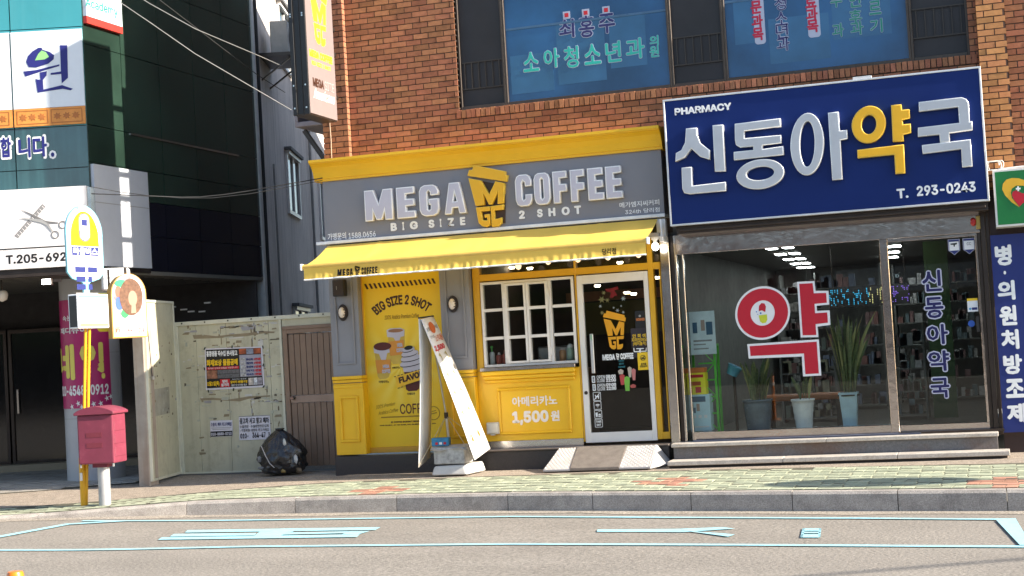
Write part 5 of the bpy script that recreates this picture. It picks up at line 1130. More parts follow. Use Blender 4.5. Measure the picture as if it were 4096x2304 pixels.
# ---- interior
pr = thing('pharmacy_interior', (-2, 2, ZS), 'grey pharmacy room with a tiled floor behind the shop window', 'room')
m_pw = mat('pharmacy_wall', (.16,.165,.155), .8, var=.15); m_pc = mat('pharmacy_ceiling', (.17,.165,.16), .8, var=.08); m_pf = mat('pharmacy_floor', (.10,.095,.085), .3, var=.2)
rr = MB(); rr.box(XL+.12, pxr, 9.5, 9.6, ZS, 3.2).box(XL+.10, XL+.15, .12, 9.5, ZS, 3.2).box(pxr-.02, pxr+.03, .1, 9.5, ZS, 3.2); rr.build('inner_wall', m_pw, pr)
box('inner_floor', m_pf, pr, XL+.15, pxr-.02, .06, 9.5, ZS-.1, ZS+.005); box('inner_ceiling', m_pc, pr, XL+.15, pxr-.02, .08, 9.5, 2.78, 3.2)
box('green_panel', mat('green_panel', (.03,.07,.015), .6), pr, pxr-.75, pxr-.45, 1.2, 1.25, ZS+.1, 2.7)
m_tube = flat('ceiling_light', (1,1,1), emit=((.9,.97,1.0), 7))
ordn = ['nearest', 'second', 'third', 'fourth', 'fifth']
rows = [('left row left of the mullion', (3085,993), (3208,1112), 1.2, 8.2, 5), ('right row left of the mullion', (3150,990), (3243,1106), 1.2, 8.2, 5),
        ('left row seen through the pharmacy door', (3552,992), (3548,1085), 1.2, 6.5, 4), ('right row seen through the pharmacy door', (3592,986), (3578,1082), 1.2, 6.5, 4)]
for ri, (rl, pa, pb_, ya_, yb_, n) in enumerate(rows):
    xa_ = FA.un(*pa, ya_)[0]; xb_ = FA.un(*pb_, yb_)[0]
    for k in range(n):
        y = ya_+(yb_-ya_)*k/(n-1); x = xa_+(xb_-xa_)*k/(n-1)
        t_ = thing('ceiling_light', (x, y, 2.75), '%s ceiling light from the window, %s' % (ordn[k], rl), 'ceiling light', 'pharmacy ceiling lights')
        box('frame', m_whitef, t_, x-.075, x+.075, y-.22, y+.22, 2.76, 2.779); box('diffuser', m_tube, t_, x-.06, x+.06, y-.2, y+.2, 2.75, 2.759)
# shelving with boxes
random.seed(11); pal = [(.3,.3,.3),(.22,.1,.09),(.12,.15,.22),(.28,.25,.17),(.16,.2,.17),(.34,.32,.3),(.2,.12,.12),(.13,.18,.2),(.32,.3,.2),(.38,.38,.38),(.3,.3,.31)]
pmats = [mat('carton_%d' % i, c, .5, var=.2, scale=20) for i, c in enumerate(pal)]
for k, (x0, x1, y0, rot) in enumerate(((XL+.35,-3.0,8.6,0),(-2.9,-1.7,6.2,0),(-1.6,pxr-.1,7.5,0),(-3.0,-2.2,3.2,0),(-1.45,-.95,3.0,0))):
    hh = 2.35 if y0 > 5 else 1.35
    lab = ['tall pharmacy shelf unit at the back left','tall pharmacy shelf unit at the back centre behind the red lettering','tall pharmacy shelf unit at the back right behind the door','low product shelf behind the plant pots','low product shelf seen through the pharmacy door'][k]
    s = thing('shelf_unit', ((x0+x1)/2, y0, ZS), lab, 'shelf', 'pharmacy shelf units'); fr = MB()
    fr.box(x0, x0+.03, y0-.3, y0+.3, ZS, ZS+hh).box(x1-.03, x1, y0-.3, y0+.3, ZS, ZS+hh); fr.build('side_panel', m_pw, s)
    n = int(hh/.32)
    for j in range(n): box('shelf', m_pw, s, x0+.03, x1-.03, y0-.3, y0+.28, ZS+.06+j*.32, ZS+.08+j*.32)
    for c in range(5):
        b = MB()
        for j in range(n):
            x = x0+.05
            while x < x1-.14:
                w_ = random.uniform(.05,.13); h_ = random.uniform(.09,.21)
                if random.random() < .24: b.box(x, x+w_, y0-.29, y0-.1, ZS+.081+j*.32, ZS+.081+j*.32+h_)
                x += w_+.01
        if b.v: o = b.build('product_boxes', random.choice(pmats), s); o['kind'] = 'stuff'
bench = thing('orange_bench', (-2.4, 1.1, ZS), 'low orange bench behind the plant pots in the pharmacy window', 'bench'); box('seat', mat('orange_seat', (.35,.10,.02), .5), bench, -3.0, -1.9, .9, 1.3, .72, .80, bevel=.02)
for x in (-2.9, -2.0): box('leg', m_darkmetal, bench, x-.03, x+.03, .95, 1.25, ZS+.005, .72)
# LED message board: lit dots
ld = thing('led_board', (-1.9, 2.0, 2.0), 'black hanging message board with blue and violet lit dots', 'message board')
lx0, lz1_ = FA.un(3315, 1160, 2.0); lx1, lz0_ = FA.un(3640, 1205, 2.0)
box('board', m_blk, ld, lx0, lx1, 2.0, 2.08, lz0_-.03, lz1_+.03)
cols = [flat('led_blue', (.1,.5,.9), emit=((.03,.4,.7), .7)), flat('led_violet', (.4,.2,.9), emit=((.18,.1,.6), .6)), flat('led_yellow', (.9,.8,.3), emit=((.7,.65,.3), .5))]
for ci, (a, b_) in enumerate(((0,.5),(.68,1),(.5,.68))):
    d = MB(); n = 60
    for i in range(int(n*a), int(n*b_)):
        for j in range(10):
            if (i % 9 < 7) and mathutils.noise.noise(Vector((i*.8, j*.28, ci*7))) > .12: xx = lx0+(lx1-lx0)*(i+.5)/n; zz_ = lz0_+(lz1_-lz0_)*(j+.5)/10; d.box(xx-.005, xx+.005, 1.994, 1.999, zz_-.005, zz_+.005)
    o = d.build('lit_dots', cols[ci], ld); o['kind'] = 'stuff'
for x in (lx0+.05, lx1-.05): MB().tube([(x,2.04,lz1_+.03),(x,2.04,2.78)], .006, 6).build('hanger', m_darkmetal, ld)
# plants on the inner ledge
m_leaf = mat('snake_leaf', (.10,.135,.05), .45, var=.5, scale=14, stretch=(1,1,3)); m_leafe = mat('snake_leaf_edge', (.34,.33,.13), .5)
led = box('window_ledge', mat('ledge_pale', (.30,.31,.33), .4), ph, XL+.29, pm0, .07, .62, ZS+.0, ZP-.03)
def plant(px, pyb, r0, r1, h, mp_, label, n, hmin, hmax, y=.32, spread=.16, ribs=False, square=False, saucer=None):
    x = FA.un(px, pyb, y)[0]; zb = ZP-.028; t_ = thing('potted_plant', (x, y, zb), label, 'potted plant')
    seg = 4 if square else 20
    prof = [(r0,0.012)]
    for k in range(1, 9): rr_ = r0+(r1-r0)*k/8; prof += [(rr_+(.004 if ribs and k % 2 else 0), .012+h*k/8)]
    prof += [(r1+.012,h+.012),(r1+.012,h+.035),(r1-.012,h+.035),(r1-.02,h-.0)]
    MB(Matrix.Translation((x,y,zb)) @ Matrix.Rotation(RAD(45 if square else 0),4,'Z')).lathe((0,0,0), prof, seg, smooth=not square).build('pot', mp_, t_)
    if saucer: MB().lathe((x,y,zb), [(r0+.05,0),(r0+.06,.015),(r0+.03,.014)], seg).build('saucer', saucer, t_)
    MB().lathe((x,y,zb+h-.01), [(r1*.9,0),(r1*.9,.015)], 16).build('soil', mat('potting_soil', (.04,.03,.02), .95), t_)
    for k in range(n):
        a = random.uniform(0, 6.28); rr_ = random.uniform(0, r1*.65); bx = Vector((x+rr_*math.cos(a), y+rr_*math.sin(a)*.8, zb+h)); L_ = random.uniform(hmin, hmax); lean = Vector((math.cos(a)*random.uniform(.2,1)*spread*L_*2, math.sin(a)*.1*L_, 0)); tw = random.uniform(0, 3.14)
        b = MB(); nseg = 6; vs = []
        for j in range(nseg+1):
            t = j/nseg; w_ = .022*math.sin(math.pi*(.18+.82*(1-t)))*(1 if j < nseg else .05)+.001; c = bx+lean*t*t+Vector((0,0,L_*t)); s = Vector((math.cos(tw+t*.8), math.sin(tw+t*.8), 0))*w_; n_ = Vector((-s.y, s.x, 0))*.25
            vs += [c-s, c+n_, c+s]
        fs = []
        for j in range(nseg): fs += [(3*j,3*j+1,3*j+4,3*j+3),(3*j+1,3*j+2,3*j+5,3*j+4)]
        b.add(vs, fs, True); b.build('leaf', m_leafe if random.random() < .25 else m_leaf, t_, recalc=False)
random.seed(5)
plant(3035,1700,.15,.19,.36, mat('plastic_wrap_pot', (.07,.11,.15), .25, var=.3, bump=.5, bscale=10), 'snake plant in a dark blue wrapped pot at the left of the window', 38, .3, .6)
plant(3217,1700,.10,.14,.34, mat('white_ribbed_pot', (.78,.80,.80), .4, bump=.4, bscale=30), 'thin stemmed plant in a ribbed white pot below the red lettering', 5, .2, .42, ribs=True, saucer=mat('white_saucer', (.6,.62,.62), .4))
plant(3402,1690,.115,.155,.40, mat('pale_blue_pot', (.46,.64,.72), .4, bump=.8, bscale=26), 'tall snake plant in a square pale blue pot beside the mullion', 40, .55, 1.05, square=True, saucer=mat('pale_blue_saucer', (.35,.48,.54), .4))
# display boxes and rack on the left
gr = thing('display_rack', (-3.5, .5, ZP), 'bright green metal rack at the left of the pharmacy window', 'rack'); mg = mat('green_metal', (.10,.50,.05), .45)
gx0, gz1_ = FA.un(*A3(215,745), .35); gx1 = FA.un(*A3(395,1200), .35)[0]
for x in (gx0, gx1-.03):
    for y in (.25, .5): box('upright', mg, gr, x, x+.03, y, y+.03, ZP-.028, gz1_)
b = MB(); n = 5
for k in range(n):
    za = ZP+(gz1_-ZP)*k/n; zb_ = ZP+(gz1_-ZP)*(k+1)/n; xa_, xb_ = gx0+.13, gx1-.02; b.bar((xa_ if k % 2 else xb_, .265, za), (xb_ if k % 2 else xa_, .265, zb_), .018, .012); b.box(xa_, xb_, .258, .272, zb_-.01, zb_+.01)
b.build('lattice', mg, gr); box('top_shelf', mg, gr, gx0, gx1, .25, .53, gz1_, gz1_+.03)
def card(name, tl, br, y, th, m, label, cat, prints=()):
    rc = FA.rect(A3(*tl), A3(*br), y); t_ = thing(name, ((rc[0]+rc[1])/2, y, rc[2]), label, cat); box('body', m, t_, rc[0], rc[1], y, y+th, rc[2], rc[3], bevel=.003)
    for (u0, u1, v0, v1, mm) in prints: box('printed_patch', mm, t_, rc[0]+(rc[1]-rc[0])*u0, rc[0]+(rc[1]-rc[0])*u1, y-.003, y-.0005, rc[2]+(rc[3]-rc[2])*v0, rc[2]+(rc[3]-rc[2])*v1)
    return t_, rc
mpb = mat('pale_blue_card', (.62,.74,.78), .5); mdk = flat('dark_blue_print', (.05,.12,.2))
card('notice_board', (213,550), (368,780), .14, .015, mpb, 'pale blue poster with printed figures at the left of the pharmacy window', 'poster', ((.12,.3,.5,.75,mdk),(.45,.6,.55,.8,flat('skin_print', (.4,.3,.25))),(.65,.9,.45,.75,mdk),(.12,.85,.3,.34,m_grey),(.12,.6,.22,.25,m_grey),(.12,.7,.12,.15,m_grey)))
t_, rc = card('medicine_carton', (200,888), (310,1003), .12, .2, mat('lemon_carton', (.92,.82,.03), .5), 'yellow medicine carton with red print stacked in the pharmacy window', 'carton', ((.1,.9,.78,.92,m_red),(.3,.75,.42,.6,flat('brown_red_print', (.45,.1,.03))),(.45,.75,.08,.35,m_red)))
card('medicine_carton', (158,900), (198,1005), .14, .2, mat('lemon_carton2', (.88,.78,.03), .5), 'yellow medicine carton squeezed against the steel post', 'carton', ((.2,.8,.5,.6,m_red),(.2,.8,.2,.35,m_red)))
card('medicine_carton', (170,862), (300,886), .16, .2, mat('orange_carton', (.75,.22,.05), .5), 'flat orange carton on top of the yellow carton', 'carton')
card('display_carton', (213,1008), (340,1205), .12, .22, mat('aqua_carton', (.52,.76,.86), .5), 'tall aqua blue carton standing on the window ledge', 'carton', ((.1,.8,.8,.95,mdk),(.35,.5,.55,.75,flat('skin_print2', (.45,.33,.28))),(.1,.3,.5,.65,mdk),(.1,.9,.1,.14,m_white),(.15,.3,.36,.44,m_white),(.42,.57,.36,.44,m_white),(.69,.84,.36,.44,m_white)))
card('display_carton', (160,1010), (208,1205), .14, .2, mat('aqua_carton2', (.45,.68,.78), .5), 'narrow aqua carton behind the steel post', 'carton')
bxk, bzk = FA.un(*A3(462,870), .5); bk = thing('blue_basin', (bxk, .5, bzk-.06), 'small light blue plastic basin leaning in the pharmacy window', 'basin'); MB(Matrix.Translation((bxk,.5,bzk)) @ Matrix.Rotation(RAD(28),4,'Y')).lathe((0,0,-.07), [(.07,0),(.095,.12),(.105,.125),(.10,.13),(.085,.12),(.065,.02)], 18).build('bowl', mat('basin_blue', (.12,.38,.55), .4), bk); MB().tube([(bxk,.5,bzk-.08),(bxk,.5,ZS)], .02, 8).build('stand', m_darkmetal, bk)
# ---- right edge: banner, green sign, shutter
vb = thing('vertical_banner', (.2, -.2, .2), 'dark blue vertical banner with white lettering at the right of the pharmacy', 'banner')
VY = -.12; vx0 = FA.un(3955, 1000, VY)[0]+.0; vx1 = FA.un(*A4(1066,300), VY)[0]; vz1 = FA.un(*A4(900,128), VY)[1]; vz0 = FA.un(*A4(972,1215), VY)[1]
vx0 = pxr+.09 if vx0 < pxr+.09 else vx0
box('panel', mat('banner_blue', (.007,.02,.15), .55, var=.05), vb, vx0, vx0+.40, VY, VY+.03, vz0, vz1); box('edge', m_edge, vb, vx0+.40, vx0+.412, VY-.004, VY+.034, vz0, vz1)
for s, tl, br in (('병',(934,182),(1034,290)),('·',(984,322),(1000,342)),('의',(946,378),(1052,480)),('원',(958,515),(1062,620)),('처',(968,648),(1074,752)),('방',(980,785),(1092,890)),('조',(992,920),(1104,1020)),('제',(1000,1055),(1116,1158))):
    rc = FA.rect(A4(*tl), A4(*br), VY); text('lettering', s, (max(rc[0], vx0+.04), rc[1], rc[2], rc[3]), VY, WT, vb, bold=.045)
gs = thing('green_sign', (.6, -.3, 3.0), 'green sign box with a red heart and a yellow drop at the right edge', 'sign')
GY = -.38; gx0, gx1, gz0_, gz1_ = FA.un(*B6(578,150), GY)[0], 1.9, FA.un(*B6(610,560), GY)[1], FA.un(*B6(578,148), GY)[1]
box('sign_box', m_whitef, gs, gx0, gx1, GY, .1, gz0_, gz1_, bevel=.004); box('sign_panel', mat('sign_green', (.005,.16,.035), .4, var=.06), gs, gx0+.025, gx1-.025, GY-.004, GY-.0005, gz0_+.025, gz1_-.025)
hcx, hcz = FA.un(*B6(790,330), GY)
drop = FA.poly([B6(*p) for p in ((775,415),(720,380),(672,330),(650,285),(655,245),(680,215),(720,203),(770,205),(830,225),(880,270),(880,300),(840,270),(800,258),(750,258),(720,280),(712,310),(722,350),(750,385))], GY-.006)
outline('emblem', [drop], GY-.005, .002, flat('emblem_yellow', (.75,.42,.03)), gs)
outline('emblem', [FA.poly([B6(*p) for p in ((775,410),(735,360),(720,325),(728,300),(750,292),(775,305),(800,315),(840,305),(860,330),(840,370),(800,385))], GY-.006)], GY-.007, .002, m_rv, gs)
outline('emblem', [FA.poly([B6(*p) for p in ((758,264),(770,262),(771,274),(783,273),(784,285),(772,286),(773,297),(761,298),(760,287),(749,288),(748,276),(759,275))], GY-.006)], GY-.009, .002, WT, gs)
nb_ = MB(); nbx = vx0+.45
m_sh = mat('shutter_slat', (.30,.30,.31), .4, metal=.5, dirt=.15)
sh = thing('roller_shutter', (1.4, 0, 0), 'grey slatted roller shutter beyond the blue vertical banner', 'shutter')
z = .25
while z < vz1+.2: box('slat', m_sh, sh, nbx, 2.8, -.03, .0, z, z+.062, bevel=.008); z += .068
nw = thing('neighbour_wall', (1.6, 0, 0), 'dark brown wall strip beside the pharmacy below the green sign', 'wall')
nwb = MB(); nwb.box(pxr+.09, 3.2, .0, .3, 0, .24).box(pxr+.09, nbx-.01, -.02, .3, .24, gz1_-.2).box(nbx-.01, 3.2, .01, .3, .24, gz1_); nwb.build('wall_face', mat('brown_wall', (.04,.022,.02), .6, var=.2, dirt=.1, dirtcol=(.4,.38,.35)), nw)
# loose cable loops above the green sign
cx, cz = FA.un(*B6(570,115), -.3)
cl = thing('cable_loops', (cx, -.3, cz-.1), 'loops of white cable above the green sign', 'cable'); b = MB(); b.tube([(cx+.09*math.cos(a)*(1+.2*math.sin(a*.5))+.004*a, -.3+.02*math.sin(a*1.3), cz+.06*math.sin(a)+.01*math.sin(3*a)) for a in [k*.25 for k in range(56)]], .007, 6); b.build('coil', mat('white_cable', (.7,.68,.64), .5), cl)
b = MB(); b.tube([(cx+.08,-.3,gz1_+.012),(cx+.35,-.32,gz1_+.02),(cx+.7,-.3,gz1_+.015),(cx+1.1,-.3,gz1_+.02)], .012, 6); b.build('loose_end', mat('white_cable', (.7,.68,.64), .5), cl)
# ================================================================ LEFT SIDE: GLASS BUILDING, CONCRETE WALL, FENCE
c1 = lambda x, y: (x*.483, y*.483)
c2 = lambda x, y: (x*.483, 600+y*.483)
c3 = lambda x, y: (x*.69, 1100+y*.69)
c4 = lambda x, y: (600+x*.483, y*.483)
c5 = lambda x, y: (500+x*.483, 600+y*.483)
c6f = lambda x, y: (500+x*.552, 1200+y*.552)
D0 = 21.1
pc = DEP(360, 740, D0); PC = (pc.x, pc.y, 0)
AF = math.atan2(CR.y, CR.x); LF = Frame(PC, YAW)          # front face, turned towards the street bend
LS = Frame(PC, RAD(88.85))                                 # side face, running back from the corner
SL = 4.94; pe = LS.M @ Vector((SL, 0, 0)); GW = Frame((pe.x, pe.y, 0), RAD(90)+YAW)
print('PC', PC, 'PE', pe)
gb = thing('glass_building', (PC[0]-2, PC[1]+2, 0), 'dark glass clad commercial building with teal front panels at the left', 'building')
m_teal = mat('teal_spandrel', (.035,.24,.28), .16, var=.12, scale=.8, spec=.8, streak=.18, dirtcol=(.10,.3,.32))
m_tealk = mat('teal_dark_glass', (.012,.055,.065), .06, var=.4, scale=.9, spec=1.0, streak=.25, dirtcol=(.06,.16,.17))
m_grn = mat('green_black_glass', (.018,.038,.028), .06, var=.5, scale=.5, spec=.8)
m_nav = mat('dark_navy_panel', (.006,.007,.016), .2, var=.2, spec=.4)
m_jnt = mat('cladding_joint', (.008,.012,.018), .5)
zs = lambda px, py: LF.un(px, py, 0)[1]
zsof = LF.un(345, 1075, 0)[1]; ZTOP = 9.0
zl = [zsof, zs(340,668), zs(345,500), zs(330,105), zs(330,105)+1.35, ZTOP]; print('left z', zl)
core = MB(LF.M); core.box(-14, -.02, .03, .3, zsof, ZTOP); core.build('wall', m_jnt, gb)
core = MB(LS.M); core.box(.02, SL, .03, .3, zsof, ZTOP); core.build('wall', m_jnt, gb)
xj = [0, LF.un(48, 300, 0)[0]]; wdt = xj[0]-xj[1]
xj = [0]+[xj[1]-wdt*k for k in range(0, 9)]
for i in range(len(xj)-1):
    for j in range(len(zl)-1):
        a, b = xj[i+1]+.008, xj[i]-.008; 
        m_ = m_tealk if j in (0, 1) else m_teal
        box('cladding_panel', m_, gb, a, b, 0, .03, zl[j]+.006, zl[j+1]-.006, M=LF.M)
# side panels
zz_ = [LS.un(*p, 0)[1] for p in ((800,1105),(611,947),(599,810),(510,672),(600,548))]+[ZTOP]; zz_[0] = zsof
h1 = zz_[4]; zz_ = zz_[:5]+[h1+1.15, h1+2.3, h1+3.5, ZTOP]; print('side z', zz_)
sj = [0]+[LS.un(px, 600, 0)[0] for px in (500, 650, 786, 909)]+[SL]; print('side x', sj)
for i in range(len(sj)-1):
    for j in range(len(zz_)-1):
        box('cladding_panel', m_nav if j < 2 else m_grn, gb, sj[i]+.006, sj[i+1]-.006, 0, .03, zz_[j]+.005, zz_[j+1]-.005, M=LS.M)
box('silver_trim', m_steel, gb, sj[1]+.15, sj[4]+.35, -.02, 0.0, zz_[4]-.03, zz_[4]+.0, M=LS.M)
box('edge_trim', mat('edge_white', (.55,.55,.53), .5), gb, SL-.01, SL+.05, -.03, .25, zsof-2.9, ZTOP, M=LS.M)
sf = MB(); A_ = LF.M @ Vector((-14,0,0)); B_ = LF.M @ Vector((0,0,0)); C_ = LS.M @ Vector((SL,0,0)); D_ = LF.M @ Vector((-14,8,0))
sf.add([(p.x,p.y,zsof-.06) for p in (A_,B_,C_,D_)]+[(p.x,p.y,zsof-.002) for p in (A_,B_,C_,D_)], [(3,2,1,0),(4,5,6,7),(0,1,5,4),(1,2,6,5),(2,3,7,6),(3,0,4,7)])
sf.build('soffit', mat('soffit_slats', (.16,.145,.12), .6, var=.1, stretch=(.3,9,1), scale=6), gb)
for k in range(16):
    b = MB(LF.M); y = .4+k*.28; b.box(-8, -.2+min(1.2,y*.31)*1.0-.1, y, y+.012, zsof-.068, zsof-.06); b.build('soffit_joint', m_jnt, gb)
# undercroft: recessed shop glazing and brick return
UY = 4.2
b = MB(LF.M); b.box(-10, 1.5, UY+.25, UY+.35, 0, zsof-.06); b.build('inner_wall', m_in2, gb)
m_ug = mat('undercroft_glass', (.010,.010,.011), .06, var=.4, spec=.6)
for k in range(5):
    a = -6.5+k*1.28; fr = MB(LF.M); fr.box(a, a+.05, UY-.04, UY+.06, .1, 2.4).box(a+1.2, a+1.25, UY-.04, UY+.06, .1, 2.4).box(a+.05, a+1.2, UY-.04, UY+.06, 2.34, 2.4).box(a+.05, a+1.2, UY-.04, UY+.06, .1, .2)
    o = fr.build('shop_door', m_darkmetal, gb); box('pane', m_ug, o, a+.05, a+1.2, UY, UY+.02, .2, 2.34, M=LF.M)
    if k in (2, 3): box('door_handle', m_steel, o, a+.12, a+.15, UY-.07, UY-.04, 1.0, 1.4, M=LF.M)
box('kerb_strip', mat('tan_kerb', (.32,.26,.18), .8), gb, -10, 1.2, UY-.4, UY-.05, .02, .16, M=LF.M)
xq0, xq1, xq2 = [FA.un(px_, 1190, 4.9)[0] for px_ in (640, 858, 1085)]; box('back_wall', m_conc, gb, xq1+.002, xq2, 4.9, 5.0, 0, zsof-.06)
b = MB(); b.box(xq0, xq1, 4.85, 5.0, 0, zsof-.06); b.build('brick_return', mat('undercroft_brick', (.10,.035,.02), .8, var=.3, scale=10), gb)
for px, py in ((690,1228),(735,1238),(765,1246),(830,1211),(808,1246)):
    q = DEP(px, py, 24.8); MB(Matrix.Translation(q)).box(-.06,.06,-.01,.01,-.012,.012).build('reflector', m_white, gb)
# column
cc = DEP(368, 1500, 22.4); colm = thing('round_column', (cc.x, cc.y, .0), 'round pale column carrying the glass building over the forecourt', 'column')
MB().lathe((cc.x, cc.y, 0), [(.42,.0),(.42,zsof-.06)], 40).build('shaft', mat('column_stone', (.42,.42,.44), .5, var=.08, scale=2, bump=.1), colm)
for z in (.95, 1.9): MB().lathe((cc.x, cc.y, z), [(.4205,0),(.4205,.008)], 40).build('joint', m_grey, colm)
# nail banner wrapped round the column
nbn = thing('column_banner', (cc.x, cc.y-.43, .5), 'magenta advertising banner wrapped round the column with yellow lettering', 'banner')
zb0, zb1 = DEP(340, 1632, 22.0).z, DEP(340, 1195, 22.0).z
phi = math.atan2(CAM.y-cc.y, CAM.x-cc.x)
def cyl(pu, z, off=.426): a = phi-pu/.42; return (cc.x+off*math.cos(a), cc.y+off*math.sin(a), z)   # pu: metres along the surface, + to the left
def cylx(px): # screen x on the column -> surface coordinate
    lat = (px-368)/6000*22.0; return math.asin(max(-.999, min(.999, -lat/.426)))*.42
b = MB(); n = 30; u0, u1 = cylx(224), cylx(440)
for i in range(n+1):
    u = u0+(u1-u0)*i/n; b.v += [Vector(cyl(u, zb0)), Vector(cyl(u, zb1))]
    if i: b.f.append((2*i-2, 2*i, 2*i+1, 2*i-1)); b.sm.append(True)
bo = b.build('banner_sheet', mat('magenta_print', (.42,.012,.13), .4, var=.08), nbn, recalc=False)
def ctext(s, tl, br, m, bold=.02):
    o = text('lettering', s, (0,1,0,1), 0, m, bo, bold=bold); c = WL[o.name]; pa, pb_ = c3(*tl), c3(*br); ua, ub = cylx(pa[0]), cylx(pb_[0]); za = DEP(pa[0], pa[1], 22.0).z; zb_ = DEP(pb_[0], pb_[1], 22.0).z; vs = []
    for v in o.data.vertices: vs.append(Vector(cyl(ua+(ub-ua)*(v.co.x+c.x), zb_+(za-zb_)*(v.co.z+c.z), .430-(v.co.y+c.y)*.5)))
    k = sum(vs, Vector())/len(vs)
    for v, q in zip(o.data.vertices, vs): v.co = q-k
    o.location = k-WL[bo.name]; WL[o.name] = k
m_ny = flat('nail_yellow', (.75,.66,.14))
ctext('네', (345,405), (440,608), m_ny, .04); ctext('일', (470,395), (606,600), m_ny, .04)
ctext('패디큐어', (372,305), (520,334), m_white, .03); ctext('속눈썹', (385,235), (470,262), m_white, .02); ctext('010-4548-0912', (352,645), (622,690), m_white, .03)
for q in ((365,770),(450,745),(415,765),(575,745),(500,770),(535,748),(610,715),(632,705),(470,765)):
    px, py = c3(*q); zc = DEP(px, py, 22.0).z; uc = cylx(px); b = MB(); P = []
    for k in range(10): r_ = .05 if k % 2 == 0 else .018; P.append(cyl(uc+r_*math.cos(k*math.pi/5)*.8, zc+r_*math.sin(k*math.pi/5), .431))
    b.quad(*P); b.build('printed_flower', m_white, bo, recalc=False)
# boards on the glass building
bw = thing('academy_board', PC, 'white board with a blue brush lettering and an orange band on the teal front', 'sign')
m_wb = mat('white_board', (.62,.66,.72), .35, var=.03); m_or = mat('orange_band', (.60,.24,.05), .5, var=.15, scale=8)
WBY = -.03
xr = LF.un(340,300,WBY)[0]; zA, zB = zs(340,423), zs(330,110)
for i in range(5):
    a, b_ = xj[i+1]+.012, xj[i]-.012; box('board_panel', m_wb, bw, a, b_, WBY, -.001, zA, zB-.02, M=LF.M); box('ornament_band', m_or, bw, a, b_, WBY-.002, -.001, zl[2]+.02, zA-.004, M=LF.M)
    for q in (0, 1):
        u0_ = a+(b_-a)*(.04+.48*q); u1_ = a+(b_-a)*(.48+.48*q); zc0, zc1 = zl[2]+.05, zA-.03; cxm, czm = (u0_+u1_)/2, (zc0+zc1)/2
        outline('ornament_relief', [[(u0_,zc0),(u1_,zc0),(u1_,zc1),(u0_,zc1)], [(u0_+.01,zc0+.01),(u1_-.01,zc0+.01),(u1_-.01,zc1-.01),(u0_+.01,zc1-.01)]], WBY-.003, .003, mat('orange_relief', (.36,.12,.025), .5), bw, LF.M)
        for s_ in (-1, 0, 1):
            P = []
            for k in range(14): r_ = (.055 if k % 2 == 0 else .03); P.append((cxm+s_*.13+r_*1.1*math.cos(k*math.pi/7), czm+r_*math.sin(k*math.pi/7)))
            outline('ornament_relief', [P], WBY-.003, .003, mat('orange_relief', (.36,.12,.025), .5), bw, LF.M)
lp_ = lambda P, y=WBY-.002: LF.poly([c1(*p) for p in P], y)
m_ind = flat('indigo_print', (.018,.02,.16))
for P in ([(345,395),(318,396),(270,425),(232,465),(217,512),(238,556),(300,559),(400,527),(445,490),(448,457),(412,430),(352,412)], [(195,592),(300,580),(492,533),(490,547),(385,577),(210,635)], [(330,600),(388,590),(385,625),(355,662),(360,742),(515,705),(603,735),(585,748),(520,735),(312,767),(295,655),(335,662)], [(497,375),(557,375),(563,645),(512,690),(507,612),(420,620),(420,605),(505,592)]):
    outline('brush_lettering', [lp_(P)], WBY-.002, .003, m_ind, bw, LF.M)
outline('green_hill', [lp_([(290,500),(318,445),(345,418),(380,432),(405,470),(370,492)], WBY-.006)], WBY-.006, .002, flat('leaf_green_print', (.25,.55,.2)), bw, LF.M)
rr_ = lambda tl, br, y: LF.rect(c1(*tl), c1(*br), y)
for s, tl, br in (('니다',(148,1140),(392,1295)),('.',(420,1262),(450,1298)),('합',(0,1140),(95,1300))):
    rc = rr_(tl, br, -.012); pd = .03; text('lettering', s, (rc[0]-pd, rc[1]+pd, rc[2]-pd, rc[3]+pd), -.002, m_white, bw, M=LF.M, bold=.06); text('lettering', s, rc, -.006, m_ind, bw, M=LF.M, bold=.035)
# academy board on the side
ab = thing('side_board', PC, 'white board with teal lettering over a red strip high on the glass side', 'sign')
x0, z0 = LS.un(331, 57, -.06); x1, z1 = LS.un(490, 112, -.06); zt = z0+1.3
box('board_panel', m_wb, ab, .02, x1, -.06, -.001, z0, zt, M=LS.M); box('red_strip', mat('red_band', (.5,.03,.02), .5), ab, .02, x1, -.062, -.001, LS.un(331,86,-.06)[1], z0-.003, M=LS.M)
tx = LS.rect(c1(705,-35), c1(975,112), -.06); text('lettering', 'Academy', (tx[0], tx[1], LS.un(*c1(705,35), -.06)[1]-.06, LS.un(*c1(705,-25), -.06)[1]), -.061, flat('teal_print2', (.02,.22,.20)), ab, M=LS.M, bold=.02)
# barber sign on the front and white boards on the side
bs_ = thing('barber_sign', PC, 'long white sign box with scissors, comb and a phone number', 'sign')
BY = -.22; sz1_ = LF.un(347,742,BY)[1]; sz0_ = LF.un(275,1065,BY)[1]; bxr = LF.un(347,800,BY)[0]; zmid = LF.un(*c2(300,812), BY)[1]
m_lw = mat('sign_acrylic_white', (.70,.67,.66), .35, var=.03, streak=.05, dirtcol=(.45,.42,.4))
box('sign_box', m_lw, bs_, -8, bxr, BY, -.001, zmid+.012, sz1_, M=LF.M, bevel=.004); box('sign_box', m_lw, bs_, -8, bxr, BY, -.001, sz0_, zmid-.002, M=LF.M, bevel=.004); box('divider', m_black, bs_, -8, bxr, BY-.003, -.001, zmid, zmid+.010, M=LF.M)
box('edge_frame', m_steel, bs_, bxr+.002, bxr+.05, BY+.02, -.001, sz0_, sz1_-.02, M=LF.M); box('under_beam', m_darkmetal, bs_, -8, bxr+.03, BY+.05, -.001, sz0_-.11, sz0_-.002, M=LF.M)
text('lettering', 'T.205-692', LF.rect(c2(48,872), c2(552,918), BY), BY, m_black, bs_, M=LF.M, bold=.03)
